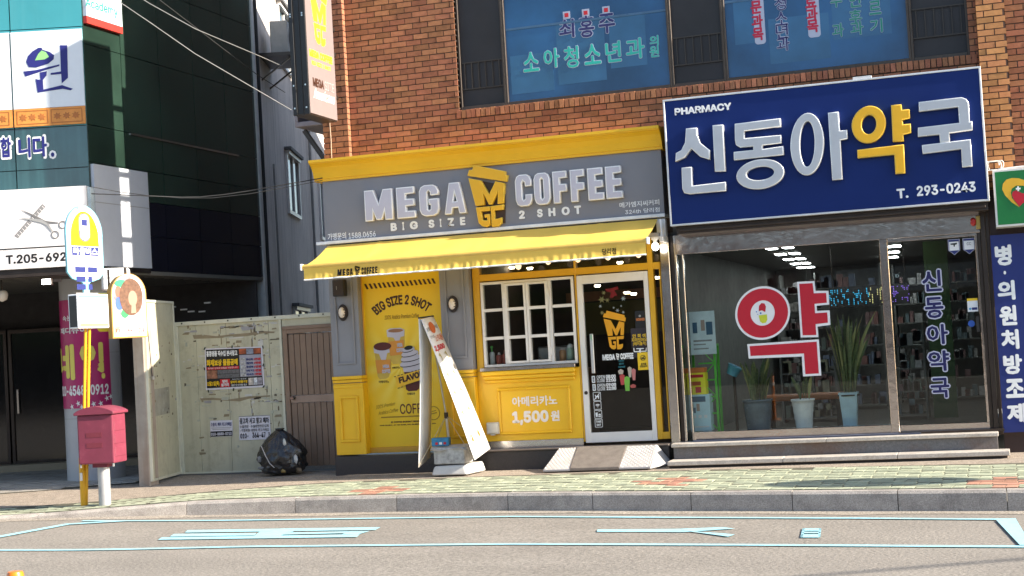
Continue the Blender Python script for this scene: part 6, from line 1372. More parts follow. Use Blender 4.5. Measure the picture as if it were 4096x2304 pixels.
q2 = lambda P: LF.poly([c2(*p) for p in P], BY)
outline('comb_print', [q2([(118,712),(350,447),(378,470),(150,730)])], BY, .002, flat('comb_grey', (.22,.21,.21)), bs_, LF.M)
for k in range(22):
    t = k/22; x, y = 150+225*t, 728-255*t; outline('comb_print', [q2([(x,y),(x+4,y-4),(x-14,y-22),(x-18,y-18)])], BY-.003, .001, m_lw if k % 2 else m_grey, bs_, LF.M)
m_sc = flat('scissor_grey', (.16,.155,.155))
outline('scissor_print', [q2([(172,492),(300,545),(375,585),(400,590),(480,600),(485,608),(395,608),(360,605)])], BY-.005, .002, m_sc, bs_, LF.M)
outline('scissor_print', [q2([(155,562),(260,568),(345,575),(400,610),(440,670),(432,678),(385,625),(350,605)])], BY-.008, .002, flat('scissor_grey2', (.3,.3,.3)), bs_, LF.M)
for cxy in ((520,620),(458,702)):
    cx, cz = LF.un(*c2(*cxy), BY); outline('scissor_print', [circ(cx, cz, .055), circ(cx, cz, .042)], BY-.005, .002, m_sc, bs_, LF.M)
wbs = thing('white_side_board', PC, 'white and grey sign boards on the corner of the glass side', 'sign')
x1, zt = LS.un(590, 690, -.05); zb_ = LS.un(611, 1074, -.05)[1]
m_gb = mat('pale_grey_board', (.46,.48,.53), .45, var=.03)
xm_ = LS.un(*c2(1005,400), -.05)[0]
box('board_panel', m_gb, wbs, .03, xm_+.30, -.05, -.001, zb_, zt, M=LS.M); box('board_panel', m_gb, wbs, xm_+.304, x1, -.05, -.001, zb_, zt, M=LS.M)
box('divider', m_grey, wbs, .03, x1, -.053, -.05, zb_+(zt-zb_)*.62, zb_+(zt-zb_)*.62+.012, M=LS.M); box('under_beam', m_steel, wbs, .03, x1, -.03, -.001, zb_-.07, zb_-.003, M=LS.M)
# lamps under the soffit
q = DEP(187, 1127, 20.9); fl = thing('flood_lamp', q, 'small lit floodlight under the soffit beside the column', 'flood lamp'); M_ = Matrix.Translation(q) @ Matrix.Rotation(YAW, 4, 'Z')
MB(M_).box(-.08,.08,-.02,.06,-.05,.05).build('housing', m_darkmetal, fl, bevel=.01); MB(M_).box(-.06,.06,-.026,-.021,-.035,.035).build('lens', flat('flood_lens', (1,1,1), emit=((1,1,.95), 6)), fl); MB(M_).box(.08,.2,0,.03,-.01,.03).build('bracket', m_darkmetal, fl)
q = DEP(8, 1182, 21.5); gl = thing('globe_lamp', q, 'pale glass globe lamp under the soffit at the left edge', 'lamp'); MB().lathe(q, [(.01,-.09),(.07,-.06),(.085,0),(.075,.05),(.05,.07)], 16).build('globe', m_opal, gl); MB().tube([q+Vector((0,0,.06)), Vector((q.x,q.y,zsof-.06))], .012, 8).build('stem', m_darkmetal, gl)
# ---------------- concrete building behind
cb = thing('concrete_building', (pe.x+.2, pe.y+3, 0), 'plain grey concrete building with small windows behind the fence', 'building')
GL = 11.0
MB(GW.M).box(.06, GL, 0, 3.0, -.05, ZTOP+1).build('wall', m_conc, cb)
def gwin(tl, br, sill=True):
    x0, z1 = GW.un(*tl, 0); x1, _ = GW.un(br[0], br[1], 0); _, z0 = GW.un(tl[0], br[2], 0)
    x0, x1 = min(x0, x1), max(x0, x1)
    f = MB(GW.M); t = .07; f.box(x0, x1, -.05, 0.02, z0, z0+t).box(x0, x1, -.09, 0.02, z1-t, z1).box(x0, x0+t, -.05, .02, z0+t, z1-t).box(x1-t, x1, -.05, .02, z0+t, z1-t).box((x0+x1)/2-.03, (x0+x1)/2+.03, -.04, .02, z0+t, z1-t)
    o = f.build('window', m_whitef, cb); box('pane', mat('grey_blue_pane', (.03,.06,.075), .1, var=.3, spec=.8), o, x0+t, x1-t, -.01, -.002, z0+t, z1-t, M=GW.M)
    if sill: box('hood', mat('hood_grey', (.12,.12,.12), .8), o, x0-.06, x1+.06, -.14, -.001, z1, z1+.06, M=GW.M)
    return x0, x1, z0, z1
print('gw', gwin((1138,600),(1186,640,845)), gwin((1103,5),(1150,40,240)), gwin((1170,1225),(1225,1230,1330)), gwin((1268,690),(1296,700,950)))
q0 = GW.un(1070, 100, 0)
# pipes and cable on the wall
for px, r_, z0, z1 in ((1052,.03,.0,9.5),(1096,.02,0.5,5.2),(1245,.03,0,8.5)):
    x = GW.un(px, 900, 0)[0]; b = MB(GW.M); b.tube([(x,-.05,z0),(x+.02,-.05,(z0+z1)/2),(x,-.05,z1)], r_, 8); b.build('pipe', mat('pipe_grey', (.28,.28,.27), .6, dirt=.2) if px != 1052 else m_cable, cb)
xa, za = GW.un(1035, 235, 0); ac = thing('air_conditioner', GW.M @ Vector((xa+.6,-.3,za)), 'weathered outdoor air conditioner on a wall bracket beside the glass side', 'air conditioner')
box('casing', mat('ac_casing', (.42,.41,.38), .6, dirt=.35, dirtcol=(.2,.17,.13)), ac, xa+.25, xa+1.1, -.50, -.18, za+.12, za+.72, M=GW.M, bevel=.015)
MB(GW.M @ Matrix.Translation((xa+.6,-.505,za+.42)) @ Matrix.Rotation(RAD(90),4,'X')).lathe((0,0,0), [(.23,0),(.23,.01),(.2,.014)], 24).build('fan_grille', m_darkmetal, ac)
b = MB(GW.M); b.box(xa+.05, xa+1.3, -.58, -.001, za+.05, za+.11); 
b.bar((xa+.2,-.55,za+.05),(xa+.2,0,za-.35),.03,.03).bar((xa+1.1,-.55,za+.05),(xa+1.1,0,za-.35),.03,.03); b.build('bracket', m_darkmetal, ac)
# ---------------- fence with brown door and open gate leaf
FYW = .55; FE = Frame((0, FYW, 0), 0)
fn = thing('metal_fence', (-10, FYW, .03), 'pale green sheet metal fence covered in torn poster scraps', 'fence')
m_fen = mat('pale_green_metal', (.52,.50,.365), .6, var=.08, scale=2, bump=.12, bscale=12, dirt=.42, dirtcol=(.22,.19,.13), dscale=5, streak=.25)
m_fen2 = mat('pale_green_metal_frame', (.60,.59,.47), .5, var=.08, dirt=.15, dirtcol=(.2,.15,.1))
fx0 = FE.un(*c6f(405,900))[0]; fdx = FE.un(*c6f(1160,600))[0]; fz1 = FE.un(*c6f(700,140))[1]; fz0 = .05; fxr = -8.65
dzt = FE.un(*c6f(1180,215))[1]; print('fence', fx0, fdx, fz1, dzt)
pxs_ = [fx0+.03, FE.un(*c6f(545,900))[0], FE.un(*c6f(765,900))[0], FE.un(*c6f(1048,400))[0], fdx-.03]
for a, b_ in zip(pxs_, pxs_[1:]): box('sheet_panel', m_fen, fn, a+.002, b_-.002, FYW+random.uniform(-.002,.002), FYW+.025, fz0+.02, fz1-.06, bevel=.002)
box('sheet_panel', m_fen, fn, fdx, fxr, FYW, FYW+.025, dzt+.05, fz1-.06)
fr = MB(); fr.box(fx0-.02, fxr, FYW-.025, FYW+.03, fz1-.06, fz1).box(fx0-.025, fx0+.03, FYW-.02, FYW+.03, fz0, fz1-.06).box(fdx-.05, fdx-.012, FYW-.015, FYW+.03, fz0, fz1-.06).box(fx0+.03, fdx-.05, FYW-.012, FYW+.03, fz0, fz0+.025)
fr.build('frame', m_fen2, fn, bevel=.003)
box('footing', mat('footing_concrete', (.16,.15,.14), .9, bump=.5), fn, fx0-.1, fxr, FYW-.04, FYW+.2, -.05, fz0-.005)
for k in range(7): xx = fx0+.1+k*.38; box('bolt', m_darkmetal, fn, xx, xx+.02, FYW-.032, FYW-.025, fz1-.035, fz1-.015)
# torn scraps of paper and tape
random.seed(21)
mscr = [mat('scrap_white', (.55,.54,.5), .8), mat('scrap_tan', (.27,.22,.14), .85), mat('scrap_grey', (.33,.32,.33), .8), mat('scrap_dark', (.12,.1,.07), .8), mat('scrap_green', (.42,.43,.35), .8)]
for k in range(150):
    x = random.uniform(fx0+.08, fdx-.05); z = random.uniform(1.0, fz1-.1) if random.random() < .85 else random.uniform(.3, 1.0)
    w_, h_ = random.choice(((.05,.012),(.03,.02),(.015,.03),(.08,.01),(.02,.012),(.06,.02),(.012,.012))); w_ *= random.uniform(.9,2.2); h_ *= random.uniform(.9,2.2)
    P = [(x+w_*random.uniform(-.1,.1), z), (x+w_, z+h_*random.uniform(-.2,.3)), (x+w_*random.uniform(.8,1.1), z+h_), (x+w_*random.uniform(-.1,.2), z+h_*random.uniform(.7,1.2))]
    MB().prism(P, FYW-.004-.0015*(k % 4), FYW-.001).build('paper_scrap', mscr[random.choice((0,1,1,2,4,4,4,3))], fn)
c3p = lambda x, y: (780+x*.2968, 1350+y*.2968)
for tl, br, m_ in (((1130-1130+560,30),(575,150),mscr[2]),):
    pass
for P in ([(490,255),(560,250),(660,262),(760,250),(880,240),(1000,225),(1085,228),(1080,240),(1000,242),(880,262),(700,275),(500,282)], [(545,712),(640,708),(760,720),(900,698),(1050,690),(1050,700),(900,715),(830,735),(640,725),(550,728)], [(830,185),(890,175),(950,180),(945,215),(850,222)], [(755,272),(862,265),(858,273),(755,285)], [(965,285),(1000,282),(1002,335),(960,330)], [(205,820),(340,815),(350,985),(205,990)]):
    q = FE.poly([c6f(*p) for p in P], -.003); mm = mscr[1] if len(P) > 8 else (mscr[2] if P[0][0] == 830 else mscr[0])
    if P[0][0] == 205: continue
    outline('paper_residue', [q], -.001, .002, mm, fn, FE.M)
for gx_, gz_, gw_, gh_ in ((-10.75,1.75,.5,.4),(-10.5,1.1,.45,.62),(-10.9,1.3,.42,.55),(-9.65,1.5,.35,.55),(-10.2,1.95,.6,.22),(-10.3,.55,.42,.5),(-9.75,.85,.3,.4)):
    for k in range(34):
        e = random.random(); u, v = (e, random.choice((0,1))) if random.random() < .6 else (random.choice((0,1)), e)
        x = gx_+gw_*u+random.uniform(-.01,.01); z = gz_+gh_*v+random.uniform(-.012,.012); hor = v in (0, 1); L1, L2 = random.uniform(.03,.12), random.uniform(.008,.026); w_, h_ = (L1, L2) if hor else (L2, L1)
        if not (fx0+.05 < x < fdx-.08): continue
        MB().prism([(x,z),(x+w_,z+h_*random.uniform(-.3,.3)),(x+w_*.9,z+h_),(x+w_*.05,z+h_*random.uniform(.6,1.1))], FYW-.0035-.0006*(k % 5), FYW-.0005).build('paper_scrap', mscr[random.choice((1,1,1,3,2,0,4))], fn)
# brown door
bd = MB(); bdz = dzt; bx0, bx1 = fdx+.0, fxr
bd.box(bx0, bx0+.07, FYW-.01, FYW+.05, fz0, bdz).box(bx0+.07, bx1, FYW-.01, FYW+.05, bdz-.06, bdz).box(bx0, bx1, FYW-.02, FYW+.05, bdz, bdz+.05)
m_brd = mat('brown_door_paint', (.25,.165,.115), .55, var=.1, dirt=.2, dirtcol=(.04,.03,.025), dscale=2, streak=.15)
dro = bd.build('door', m_brd, fn, bevel=.004); dro['label'] = 'brown ribbed metal door in the fence'
nsl = 11; zr0 = FE.un(*c6f(1230,720))[1]
for k in range(nsl):
    a = bx0+.075+(bx1-bx0-.075)*k/nsl; b_ = bx0+.075+(bx1-bx0-.075)*(k+1)/nsl; 
    for z0, z1 in ((fz0+.06, zr0-.055), (zr0+.055, bdz-.07)): box('slat', m_brd, dro, a+.004, b_-.004, FYW+.012, FYW+.035, z0, z1, bevel=.004)
box('lock_rail', mat('lock_rail_brown', (.36,.25,.19), .5), dro, bx0+.075, bx1, FYW+.004, FYW+.036, zr0-.05, zr0+.05, bevel=.004)
kx, kz = FE.un(*c6f(1225,710)); MB(Matrix.Translation((kx,FYW,kz)) @ Matrix.Rotation(RAD(90),4,'X')).lathe((0,0,0), [(.03,0),(.03,.01),(.012,.015),(.012,.04),(.028,.05),(.024,.08)], 14).build('knob', m_steel, dro)
# gate post and open leaf
p1 = G(608, 1918, .09); p2 = G(726, 1893, .05); 
p2 = Vector((fx0-.03, FYW-.02, .05)); d12 = p2-p1; GA = Frame((p1.x, p1.y, 0), math.atan2(d12.y, d12.x)); gl_ = d12.length; print('gate', p1, p2, gl_)
lf = thing('gate_leaf', (p1.x, p1.y, .05), 'open pale green gate leaf with peeled poster marks beside the concrete post', 'gate')
gzt = GA.un(600, 1200, 0)[1]; print('gate top', gzt); gzt = min(gzt, 2.75)
box('sheet_panel', m_fen, lf, .02, gl_-.02, -.005, .02, .09, gzt-.03, M=GA.M)
b = MB(GA.M); b.box(0,.035,-.02,.03,.06,gzt).box(gl_-.035,gl_,-.02,.03,.06,gzt).box(.035,gl_-.035,-.02,.03,gzt-.035,gzt).box(.035,gl_-.035,-.02,.03,.06,.095); b.build('frame', m_fen2, lf, bevel=.003)
for k in range(40):
    x = random.uniform(.06, gl_-.1); z = random.uniform(.9, 2.0); w_, h_ = random.uniform(.01,.05), random.uniform(.008,.04); MB(GA.M).prism([(x,z),(x+w_,z+.004),(x+w_*.9,z+h_),(x+.003,z+h_*.8)], -.009-.001*(k%3), -.005).build('paper_scrap', mscr[random.choice((1,1,2,3,4))], lf)
outline('poster_mark', [[(.12,.95),(gl_*.7,.97),(gl_*.72,1.35),(.14,1.33)]], -.006, .001, mat('poster_mark', (.34,.33,.27), .8, var=.22, scale=5), lf, GA.M)
gx_, gz_ = .1, 1.55; b = MB(GA.M); b.tube([(.06,-.02,2.15),(.07,-.03,1.9),(.1,-.03,1.6),(.13,-.03,1.5)], .006, 6); b.build('cable', m_cable, lf); MB(GA.M).lathe((.14,-.035,1.47), [(.02,0),(.028,.02),(.02,.05)], 10).build('cable_end', m_nosing, lf)
gp = thing('gate_post', (p1.x-.12, p1.y+.05, 0), 'rust stained concrete gate post between forecourt and fence', 'post')
box('shaft', mat('post_concrete', (.36,.31,.26), .85, var=.12, bump=.4, streak=.5, dirtcol=(.22,.10,.04)), gp, p1.x-.20, p1.x-.02, p1.y-.02, p1.y+.22, -.05, 2.45, bevel=.012)
# posters on the fence
def fposter(name, corners, label, m, y=-.010):
    P = [FE.un(*c3p(*p), y) for p in corners]; t_ = thing(name, ((P[0][0]+P[1][0])/2, FYW-.01, min(p[1] for p in P)), label, 'poster'); o = outline('sheet', [P], y+.003, .002, m, t_, FE.M)
    TL, TR, BR_, BL_ = P
    return t_, lambda u, v: (TL[0]*(1-u)*(1-v)+TR[0]*u*(1-v)+BR_[0]*u*v+BL_[0]*(1-u)*v, TL[1]*(1-u)*(1-v)+TR[1]*u*(1-v)+BR_[1]*u*v+BL_[1]*(1-u)*v), o
m_pap = flat('poster_white', (.68,.66,.72))
t_, U, o = fposter('sale_poster', ((130,150),(905,120),(938,668),(147,712)), 'large black and white sale poster with yellow lettering taped to the green fence', m_pap)
Y1 = -.0105
rg = lambda u0, u1, v0, v1: [U(u0,v0), U(u1,v0), U(u1,v1), U(u0,v1)]
outline('print_block', [rg(.02,.975,.03,.955)], Y1, .001, m_black, t_, FE.M)
def ptx(s, u0, u1, v0, v1, m, bold=.03, dy=.004): quadtext(s, [U(u0,v1), U(u1,v1), U(u1,v0), U(u0,v0)], FYW+Y1-dy, m, t_, bold=bold)
outline('print_block', [rg(.60,.975,.19,.72)], Y1-.002, .001, mat('poster_grey', (.33,.33,.40), .6), t_, FE.M)
for k in range(3): outline('print_photo', [rg(.60+.125*k,.72+.125*k,.04,.17)], Y1-.002, .001, mat(('fire_photo','smoke_photo','fire_photo')[k], ((.35,.08,.03),(.25,.28,.36))[k == 1], .6, var=.6, scale=14), t_, FE.M)
ptx('홍콩명품 직수입 본사창고', .03, .57, .06, .20, m_white, .05); ptx('화재보상 물품공매', .03, .57, .27, .43, m_yprint, .05)
outline('print_block', [rg(.025,.585,.45,.515)], Y1-.002, .001, m_red, t_, FE.M); ptx('화재로 인하여 상품을 처분합니다', .05, .56, .463, .503, m_white, .0)
outline('print_photo', [rg(.03,.21,.53,.73)], Y1-.002, .001, mat('fire_photo2', (.28,.12,.07), .6, var=.7, scale=16), t_, FE.M)
for v0 in (.53, .635): outline('print_block', [rg(.215,.59,v0,v0+.095)], Y1-.002, .001, mat('poster_dgrey', (.12,.12,.13), .6, var=.4, scale=30), t_, FE.M)
for k, s in enumerate(('등산화','잠바','등산복','바지','티셔츠')):
    v = .265+.092*k; outline('print_photo', [rg(.61,.70,v,v+.075)], Y1-.004, .001, mat('item_photo', (.4,.4,.4), .6, var=.7, scale=30), t_, FE.M); ptx(s, .715, .835, v+.01, v+.065, m_navy, .03, .006); ptx('1만원', .85, .965, v+.005, v+.07, m_red, .05, .006)
ptx('12월21일(목)', .03, .24, .79, .92, m_yprint, .04); outline('print_block', [rg(.25,.42,.755,.945)], Y1-.002, .001, m_red, t_, FE.M); ptx('당리\n삼거리', .27, .40, .77, .93, m_white, .04, .006); ptx('당리역 3번출구앞', .43, .72, .80, .87, m_yprint, .04); ptx('홈플러스 맞은편', .46, .70, .755, .785, m_white, .0); ptx('할인매장', .44, .71, .89, .94, m_white, .0)
for k, (a, b_) in enumerate(((.735,.82),(.825,.885),(.89,.965))): outline('print_photo', [rg(a,b_,.755,.93)], Y1-.002, .001, mat('map_photo_%d' % k, ((.5,.45,.4),(.6,.62,.66),(.3,.28,.32))[k], .6, var=.5, scale=22), t_, FE.M)
for q in ((130,150),(500,125),(915,128),(128,422),(920,370),(180,722),(518,702),(925,662)):
    x, z = FE.un(*c3p(*q), -.02); a = random.uniform(-.5,.5)+1.2; dx, dz_ = .02*math.cos(a), .02*math.sin(a); MB(FE.M).prism([(x-dx-.008,z-dz_+.004),(x-dx+.008,z-dz_-.004),(x+dx+.008,z+dz_-.004),(x+dx-.008,z+dz_+.004)], -.024, -.0185).build('tape', mat('green_tape', (.02,.035,.025), .5), t_)
for q in ((955,263),(1225,780),(1255,930)):
    pass
t_, U, o = fposter('small_notice', ((203,1122),(503,1112),(508,1330),(208,1342)), 'small white notice with a black lower band on the green fence', m_pap)
outline('print_block', [rg(.01,.99,.66,.98)], Y1, .001, m_black, t_, FE.M); ptx('수출차, 폐차 최고가매입', .04, .96, .12, .36, m_navy, .01); outline('print_block', [rg(.05,.95,.44,.47),], Y1, .001, m_grey, t_, FE.M); outline('print_block', [rg(.1,.9,.53,.56)], Y1, .001, m_grey, t_, FE.M); ptx('010-8880-5713', .04, .96, .74, .92, m_pap, .03)
t_, U, o = fposter('car_notice', ((590,1062),(1005,1042),(1025,1370),(598,1385)), 'torn white used car notice above the rubbish bag on the green fence', m_pap)
outline('print_block', [rg(0,1,0,.035)], Y1, .001, m_grey, t_, FE.M); ptx('중고차 사고 팔고 폐차', .03, .97, .08, .33, m_black, .02); ptx('수출전문 · 수출대행전문업체', .03, .95, .38, .50, m_black, 0); ptx('~각종화물 대형차 최고가매입', .03, .95, .54, .66, m_black, 0); ptx('010-', .04, .30, .72, .93, m_black, .02); ptx('364-47', .42, .84, .70, .92, m_black, .02); ptx('3', .92, .98, .72, .90, m_black, .02)
# ================================================================ POST BOX, BUS STOP, SIGNS, CABLES
b7 = lambda x, y: (200+x*.414, 780+y*.414)
mb = GH(421, 2024, zp); mbz = zp(mb.x, mb.y)
dep_mb = (mb-CAM).dot(CF)
bxt = thing('post_box', (mb.x, mb.y, mbz), 'faded crimson post box on a grey pipe at the kerb', 'post box')
m_mag = mat('faded_crimson', (.19,.03,.056), .55, var=.12, scale=5, dirt=.2, dirtcol=(.4,.16,.18), dscale=5, bump=.1, bscale=20)
zb_ = DEP(440, 1850, dep_mb).z; zt_ = DEP(440, 1664, dep_mb).z; print('mailbox', mb, zb_, zt_, dep_mb)
MM = Matrix.Translation((mb.x, mb.y, 0)) @ Matrix.Rotation(RAD(9), 4, 'Z')
W_, D_m = .235, .20
MB().lathe((mb.x, mb.y, mbz-.02), [(.075,0),(.075,zb_-mbz+.0)], 20).build('post', mat('galvanised_pipe', (.42,.42,.43), .5, metal=.4, var=.1, dirt=.2), bxt)
MB(MM).box(-W_, W_, -D_m, D_m, zb_, zt_+.03).build('body', m_mag, bxt, bevel=.018, seg=2)
MB(MM).box(-.1,.1,-.1,.1,zb_-.05,zb_-.001).build('collar', m_mag, bxt)
pr_ = [(-D_m-.03, zt_+.03),(-D_m-.03, zt_+.055)]+[(-D_m-.02+(2*D_m+.04)*k/10, zt_+.055+.07*math.sin(math.pi*k/10)) for k in range(11)]+[(D_m+.03, zt_+.055),(D_m+.03, zt_+.03)]
lid = MB(MM); n = len(pr_); lid.xprism([(p[0], p[1]) for p in pr_], -W_-.03, W_+.03); 
# arch across the width
lid = MB(MM); K = 14; vs = []; fs = []
for s_ in (-1, 1):
    for k in range(K+1): x = -W_-.03+(2*W_+.06)*k/K; vs.append((x, s_*(D_m+.03), zt_+.06+.075*math.sin(math.pi*k/K)**.8))
for s_ in (-1, 1):
    for k in range(K+1): x = -W_-.03+(2*W_+.06)*k/K; vs.append((x, s_*(D_m+.03), zt_+.03))
o4 = K+1
for k in range(K): fs += [(k, k+1, o4+k+1, o4+k), (2*o4+k, 3*o4+k, 3*o4+k+1, 2*o4+k+1), (k, 2*o4+k, 2*o4+k+1, k+1), (o4+k, o4+k+1, 3*o4+k+1, 3*o4+k)]
fs += [(0, o4, 3*o4, 2*o4), (K, 2*o4+K, 3*o4+K, o4+K)]
lid.add(vs, fs); lid.build('lid', m_mag, bxt, bevel=.006)
m_pat = mat('crimson_patch', (.17,.025,.04), .5); hh_ = zt_-zb_
for v in (.62, .40): MB(MM).box(-.12,.09,-D_m-.003,-D_m+.005,zb_+hh_*v-.03,zb_+hh_*v+.03).build('label_patch', m_pat, bxt)
for k in range(3): MB(MM).box(W_-.002,W_+.006,-D_m+.04,D_m-.04,zb_+.08+k*.16,zb_+.2+k*.16).build('side_panel', m_mag, bxt, bevel=.004)
for sx_ in (-1, 1): MB(MM).box(sx_*(W_-.02)-.008,sx_*(W_-.02)+.008,-D_m+.01,-D_m+.03,zb_-.04,zb_).build('hinge_pin', m_grey, bxt)
# ---- bus stop
bp_ = GH(337, 2026, zp); bdep = (bp_-CAM).dot(CF); bz = zp(bp_.x, bp_.y)
bst = thing('bus_stop_sign', (bp_.x, bp_.y, bz), 'yellow twin pole bus stop sign with a rounded blue rimmed plate', 'bus stop sign')
m_yp = mat('yellow_pole_paint', (.72,.36,.01), .45, var=.06, dirt=.12, dirtcol=(.4,.2,.03))
ztop_p = DEP(345, 1290, bdep).z; lean = (DEP(352,1300,bdep)-DEP(338,2020,bdep)); lean.z = 0
for s_ in (-1, 1):
    off = Vector((.02*s_, .012*s_, 0)); MB().tube([bp_+off+Vector((0,0,-.03)), Vector((bp_.x+lean.x, bp_.y+lean.y, ztop_p))+off], .019, 12).build('pole', m_yp, bst)
MB().tube([bp_+Vector((0,0,-.02)), bp_+Vector((0,0,.62))], .043, 14).build('sleeve', m_yp, bst)
box('sticker', m_whitef, bst, bp_.x-.012, bp_.x+.025, bp_.y-.048, bp_.y-.044, bz+.33, bz+.43)
tb_ = Vector((bp_.x+lean.x, bp_.y+lean.y, 0))
BF = Frame((tb_.x, tb_.y, 0), RAD(95-14))
rcw = .33; z0p = DEP(338,1172,bdep).z; z1p = DEP(338,820,bdep).z; zneck = z0p+.16
def plate_poly(g=0):
    w = rcw-g; top = z1p-g; yb = zneck+.02+g; P = []
    for k in range(25): a = math.pi*k/24; P.append((w*math.cos(a), top-.36+(.36)*math.sin(a)))
    P += [(-w, yb+.08), (-w*.75, yb), (-.06, yb-.05+g*.4)] + ([(-.05, z0p), (.05, z0p)] if g == 0 else []) + [(.06, yb-.05+g*.4), (w*.75, yb), (w, yb+.08)]
    return P
m_rim = mat('sky_blue_rim', (.22,.52,.62), .4); m_pl = mat('plate_white', (.78,.78,.78), .3)
pla = outline('plate', [plate_poly(0)], .012, .024, m_rim, bst, BF.M, bevel=.003); outline('plate_face', [plate_poly(.035)], -.0155, .002, m_pl, pla, BF.M)
yel = [(x, z) for x, z in plate_poly(.075) if z > z1p-.36]; zc = z1p-.52
outline('plate_print', [yel+[(-(rcw-.075), zc),(rcw-.075, zc)]], -.018, .001, mat('plate_yellow', (.80,.52,.01), .4), pla, BF.M)
outline('bus_icon', [rrect(-.10,.10,z1p-.46,z1p-.10,.09)], -.020, .001, m_navy, pla, BF.M); outline('bus_icon', [rrect(-.085,.085,z1p-.445,z1p-.115,.075)], -.0215, .001, m_white, pla, BF.M); outline('bus_icon', [[(-.05,z1p-.26),(.05,z1p-.26),(.05,z1p-.18),(-.05,z1p-.18)]], -.023, .001, m_navy, pla, BF.M)
outline('plate_print', [[(-.24,zc-.12),(.24,zc-.12),(.24,zc-.01),(-.24,zc-.01)]], -.018, .001, m_navy, pla, BF.M); text('lettering', '마을버스', (-.22,.22,zc-.11,zc-.02), -.020, m_white, pla, M=BF.M, bold=.03)
for (u0, u1, v) in ((-.2,-.01,.30),(.03,.2,.30),(-.18,-.02,.42),(.03,.1,.42),(-.18,-.02,.52),(.03,.1,.52)): outline('plate_print', [[(u0,zc-v-.035),(u1,zc-v-.035),(u1,zc-v+.035),(u0,zc-v+.035)]], -.018, .001, m_navy, pla, BF.M)
for v in (.36, .6): outline('plate_print', [[(-.2,zc-v-.005),(.2,zc-v-.005),(.2,zc-v+.005),(-.2,zc-v+.005)]], -.018, .001, m_grey, pla, BF.M)
# timetable box
iz1, iz0 = DEP(338,1178,bdep).z, DEP(338,1315,bdep).z
ib = box('timetable_box', m_pl, bst, -.26, .30, -.09, .07, iz0, iz1, bevel=.008, M=BF.M); box('timetable_sheet', m_pl, ib, -.235, .275, -.095, -.091, iz0+.02, iz1-.015, M=BF.M); box('timetable_print', flat('sky_strip', (.15,.35,.6)), ib, -.235, .275, -.0985, -.0955, iz1-.05, iz1-.018, M=BF.M); box('timetable_print', flat('lime_strip', (.6,.62,.15)), ib, -.235, .275, -.0985, -.0955, iz0+.025, iz0+.06, M=BF.M)
for k in range(4): box('timetable_print', m_grey, ib, -.22, .1+.04*(k%2), -.0985, -.0955, iz1-.085-.03*k, iz1-.078-.03*k, M=BF.M)
box('side_pane', m_blk, ib, -.262, -.2605, -.07, .05, iz0+.02, iz1-.02, M=BF.M)
# ---- nail light box behind
NF = Frame(DEP(445,1250,20.6).xy.to_3d(), RAD(30)); x0, x1 = -.20, .16; zA, zB = DEP(445,1325,20.6).z, DEP(445,1170,20.6).z
nl = thing('nail_light_box', NF.M @ Vector((0,0,zA)), 'small yellow capped light box with red lettering behind the bus stop', 'light box')
box('panel', m_pl, nl, x0, x1, -.06, .06, zA+.09, zB-.09, M=NF.M); text('lettering', '네', (x0+.09, x1-.03, zA+.13, zB-.14), -.061, m_red, nl, M=NF.M, bold=.0)
for a, b_, tp in ((zB-.088, zB, 1), (zA, zA+.088, 0)): MB(NF.M).add([(x0-.02,-.08,a),(x1+.02,-.08,a),(x1+.02,.08,a),(x0-.02,.08,a),(x0+.03,-.05,b_),(x1-.03,-.05,b_),(x1-.03,.05,b_),(x0+.03,.05,b_)] if tp else [(x0+.03,-.05,a),(x1-.03,-.05,a),(x1-.03,.05,a),(x0+.03,.05,a),(x0-.02,-.08,b_),(x1+.02,-.08,b_),(x1+.02,.08,b_),(x0-.02,.08,b_)], [(0,3,2,1),(4,5,6,7),(0,1,5,4),(1,2,6,5),(2,3,7,6),(3,0,4,7)]).build('cap', mat('cap_yellow', (.72,.58,.02), .4), nl, bevel=.01)
box('hanger', m_darkmetal, nl, -.03, .0, -.01, .02, zB, zsof-.06, M=NF.M)
# ---- hairdresser's dome sign
HF = Frame(DEP(508,1230,20.4).xy.to_3d(), RAD(44)); zA, zB = DEP(508,1352,20.4).z, DEP(508,1096,20.4).z
hs = thing('hairdresser_sign', HF.M @ Vector((0,0,zA)), 'dome topped hairdresser sign box with a round portrait picture beside the gate', 'sign')
hw = .235; prof_ = [(-hw,zA),(hw,zA),(hw,zB-.28)]+[(hw*math.cos(RAD(a)), zB-.28+.28*math.sin(RAD(a))) for a in range(10, 171, 10)]+[(-hw,zB-.28)]
MB(HF.M).prism(prof_, -.14, .14).build('sign_box', mat('sign_ochre', (.55,.30,.07), .5, var=.1, dirt=.2, dirtcol=(.3,.12,.03)), hs)
inn_ = [(x*.93, zA+.02+(z-zA)*.965) for x, z in prof_]; outline('sign_face', [inn_], -.141, .003, m_pl, hs, HF.M)
ccz = zB-.32
outline('portrait', [circ(0, ccz, .20, .29)], -.146, .001, mat('portrait_ground', (.45,.42,.45), .5, var=.7, scale=9), hs, HF.M)
for cx, cz_, rx, rz, cl_ in ((-.10,ccz+.19,.08,.05,(.05,.35,.18)),(-.13,ccz-.08,.05,.09,(.08,.16,.5)),(-.06,ccz-.22,.05,.06,(.05,.35,.12)),(-.14,ccz+.08,.04,.08,(.4,.15,.1))): outline('portrait_swirl', [circ(cx, cz_, rx, rz)], -.148, .001, flat('swirl_%d' % int(100*(cx+1)+1000*cz_), cl_), hs, HF.M)
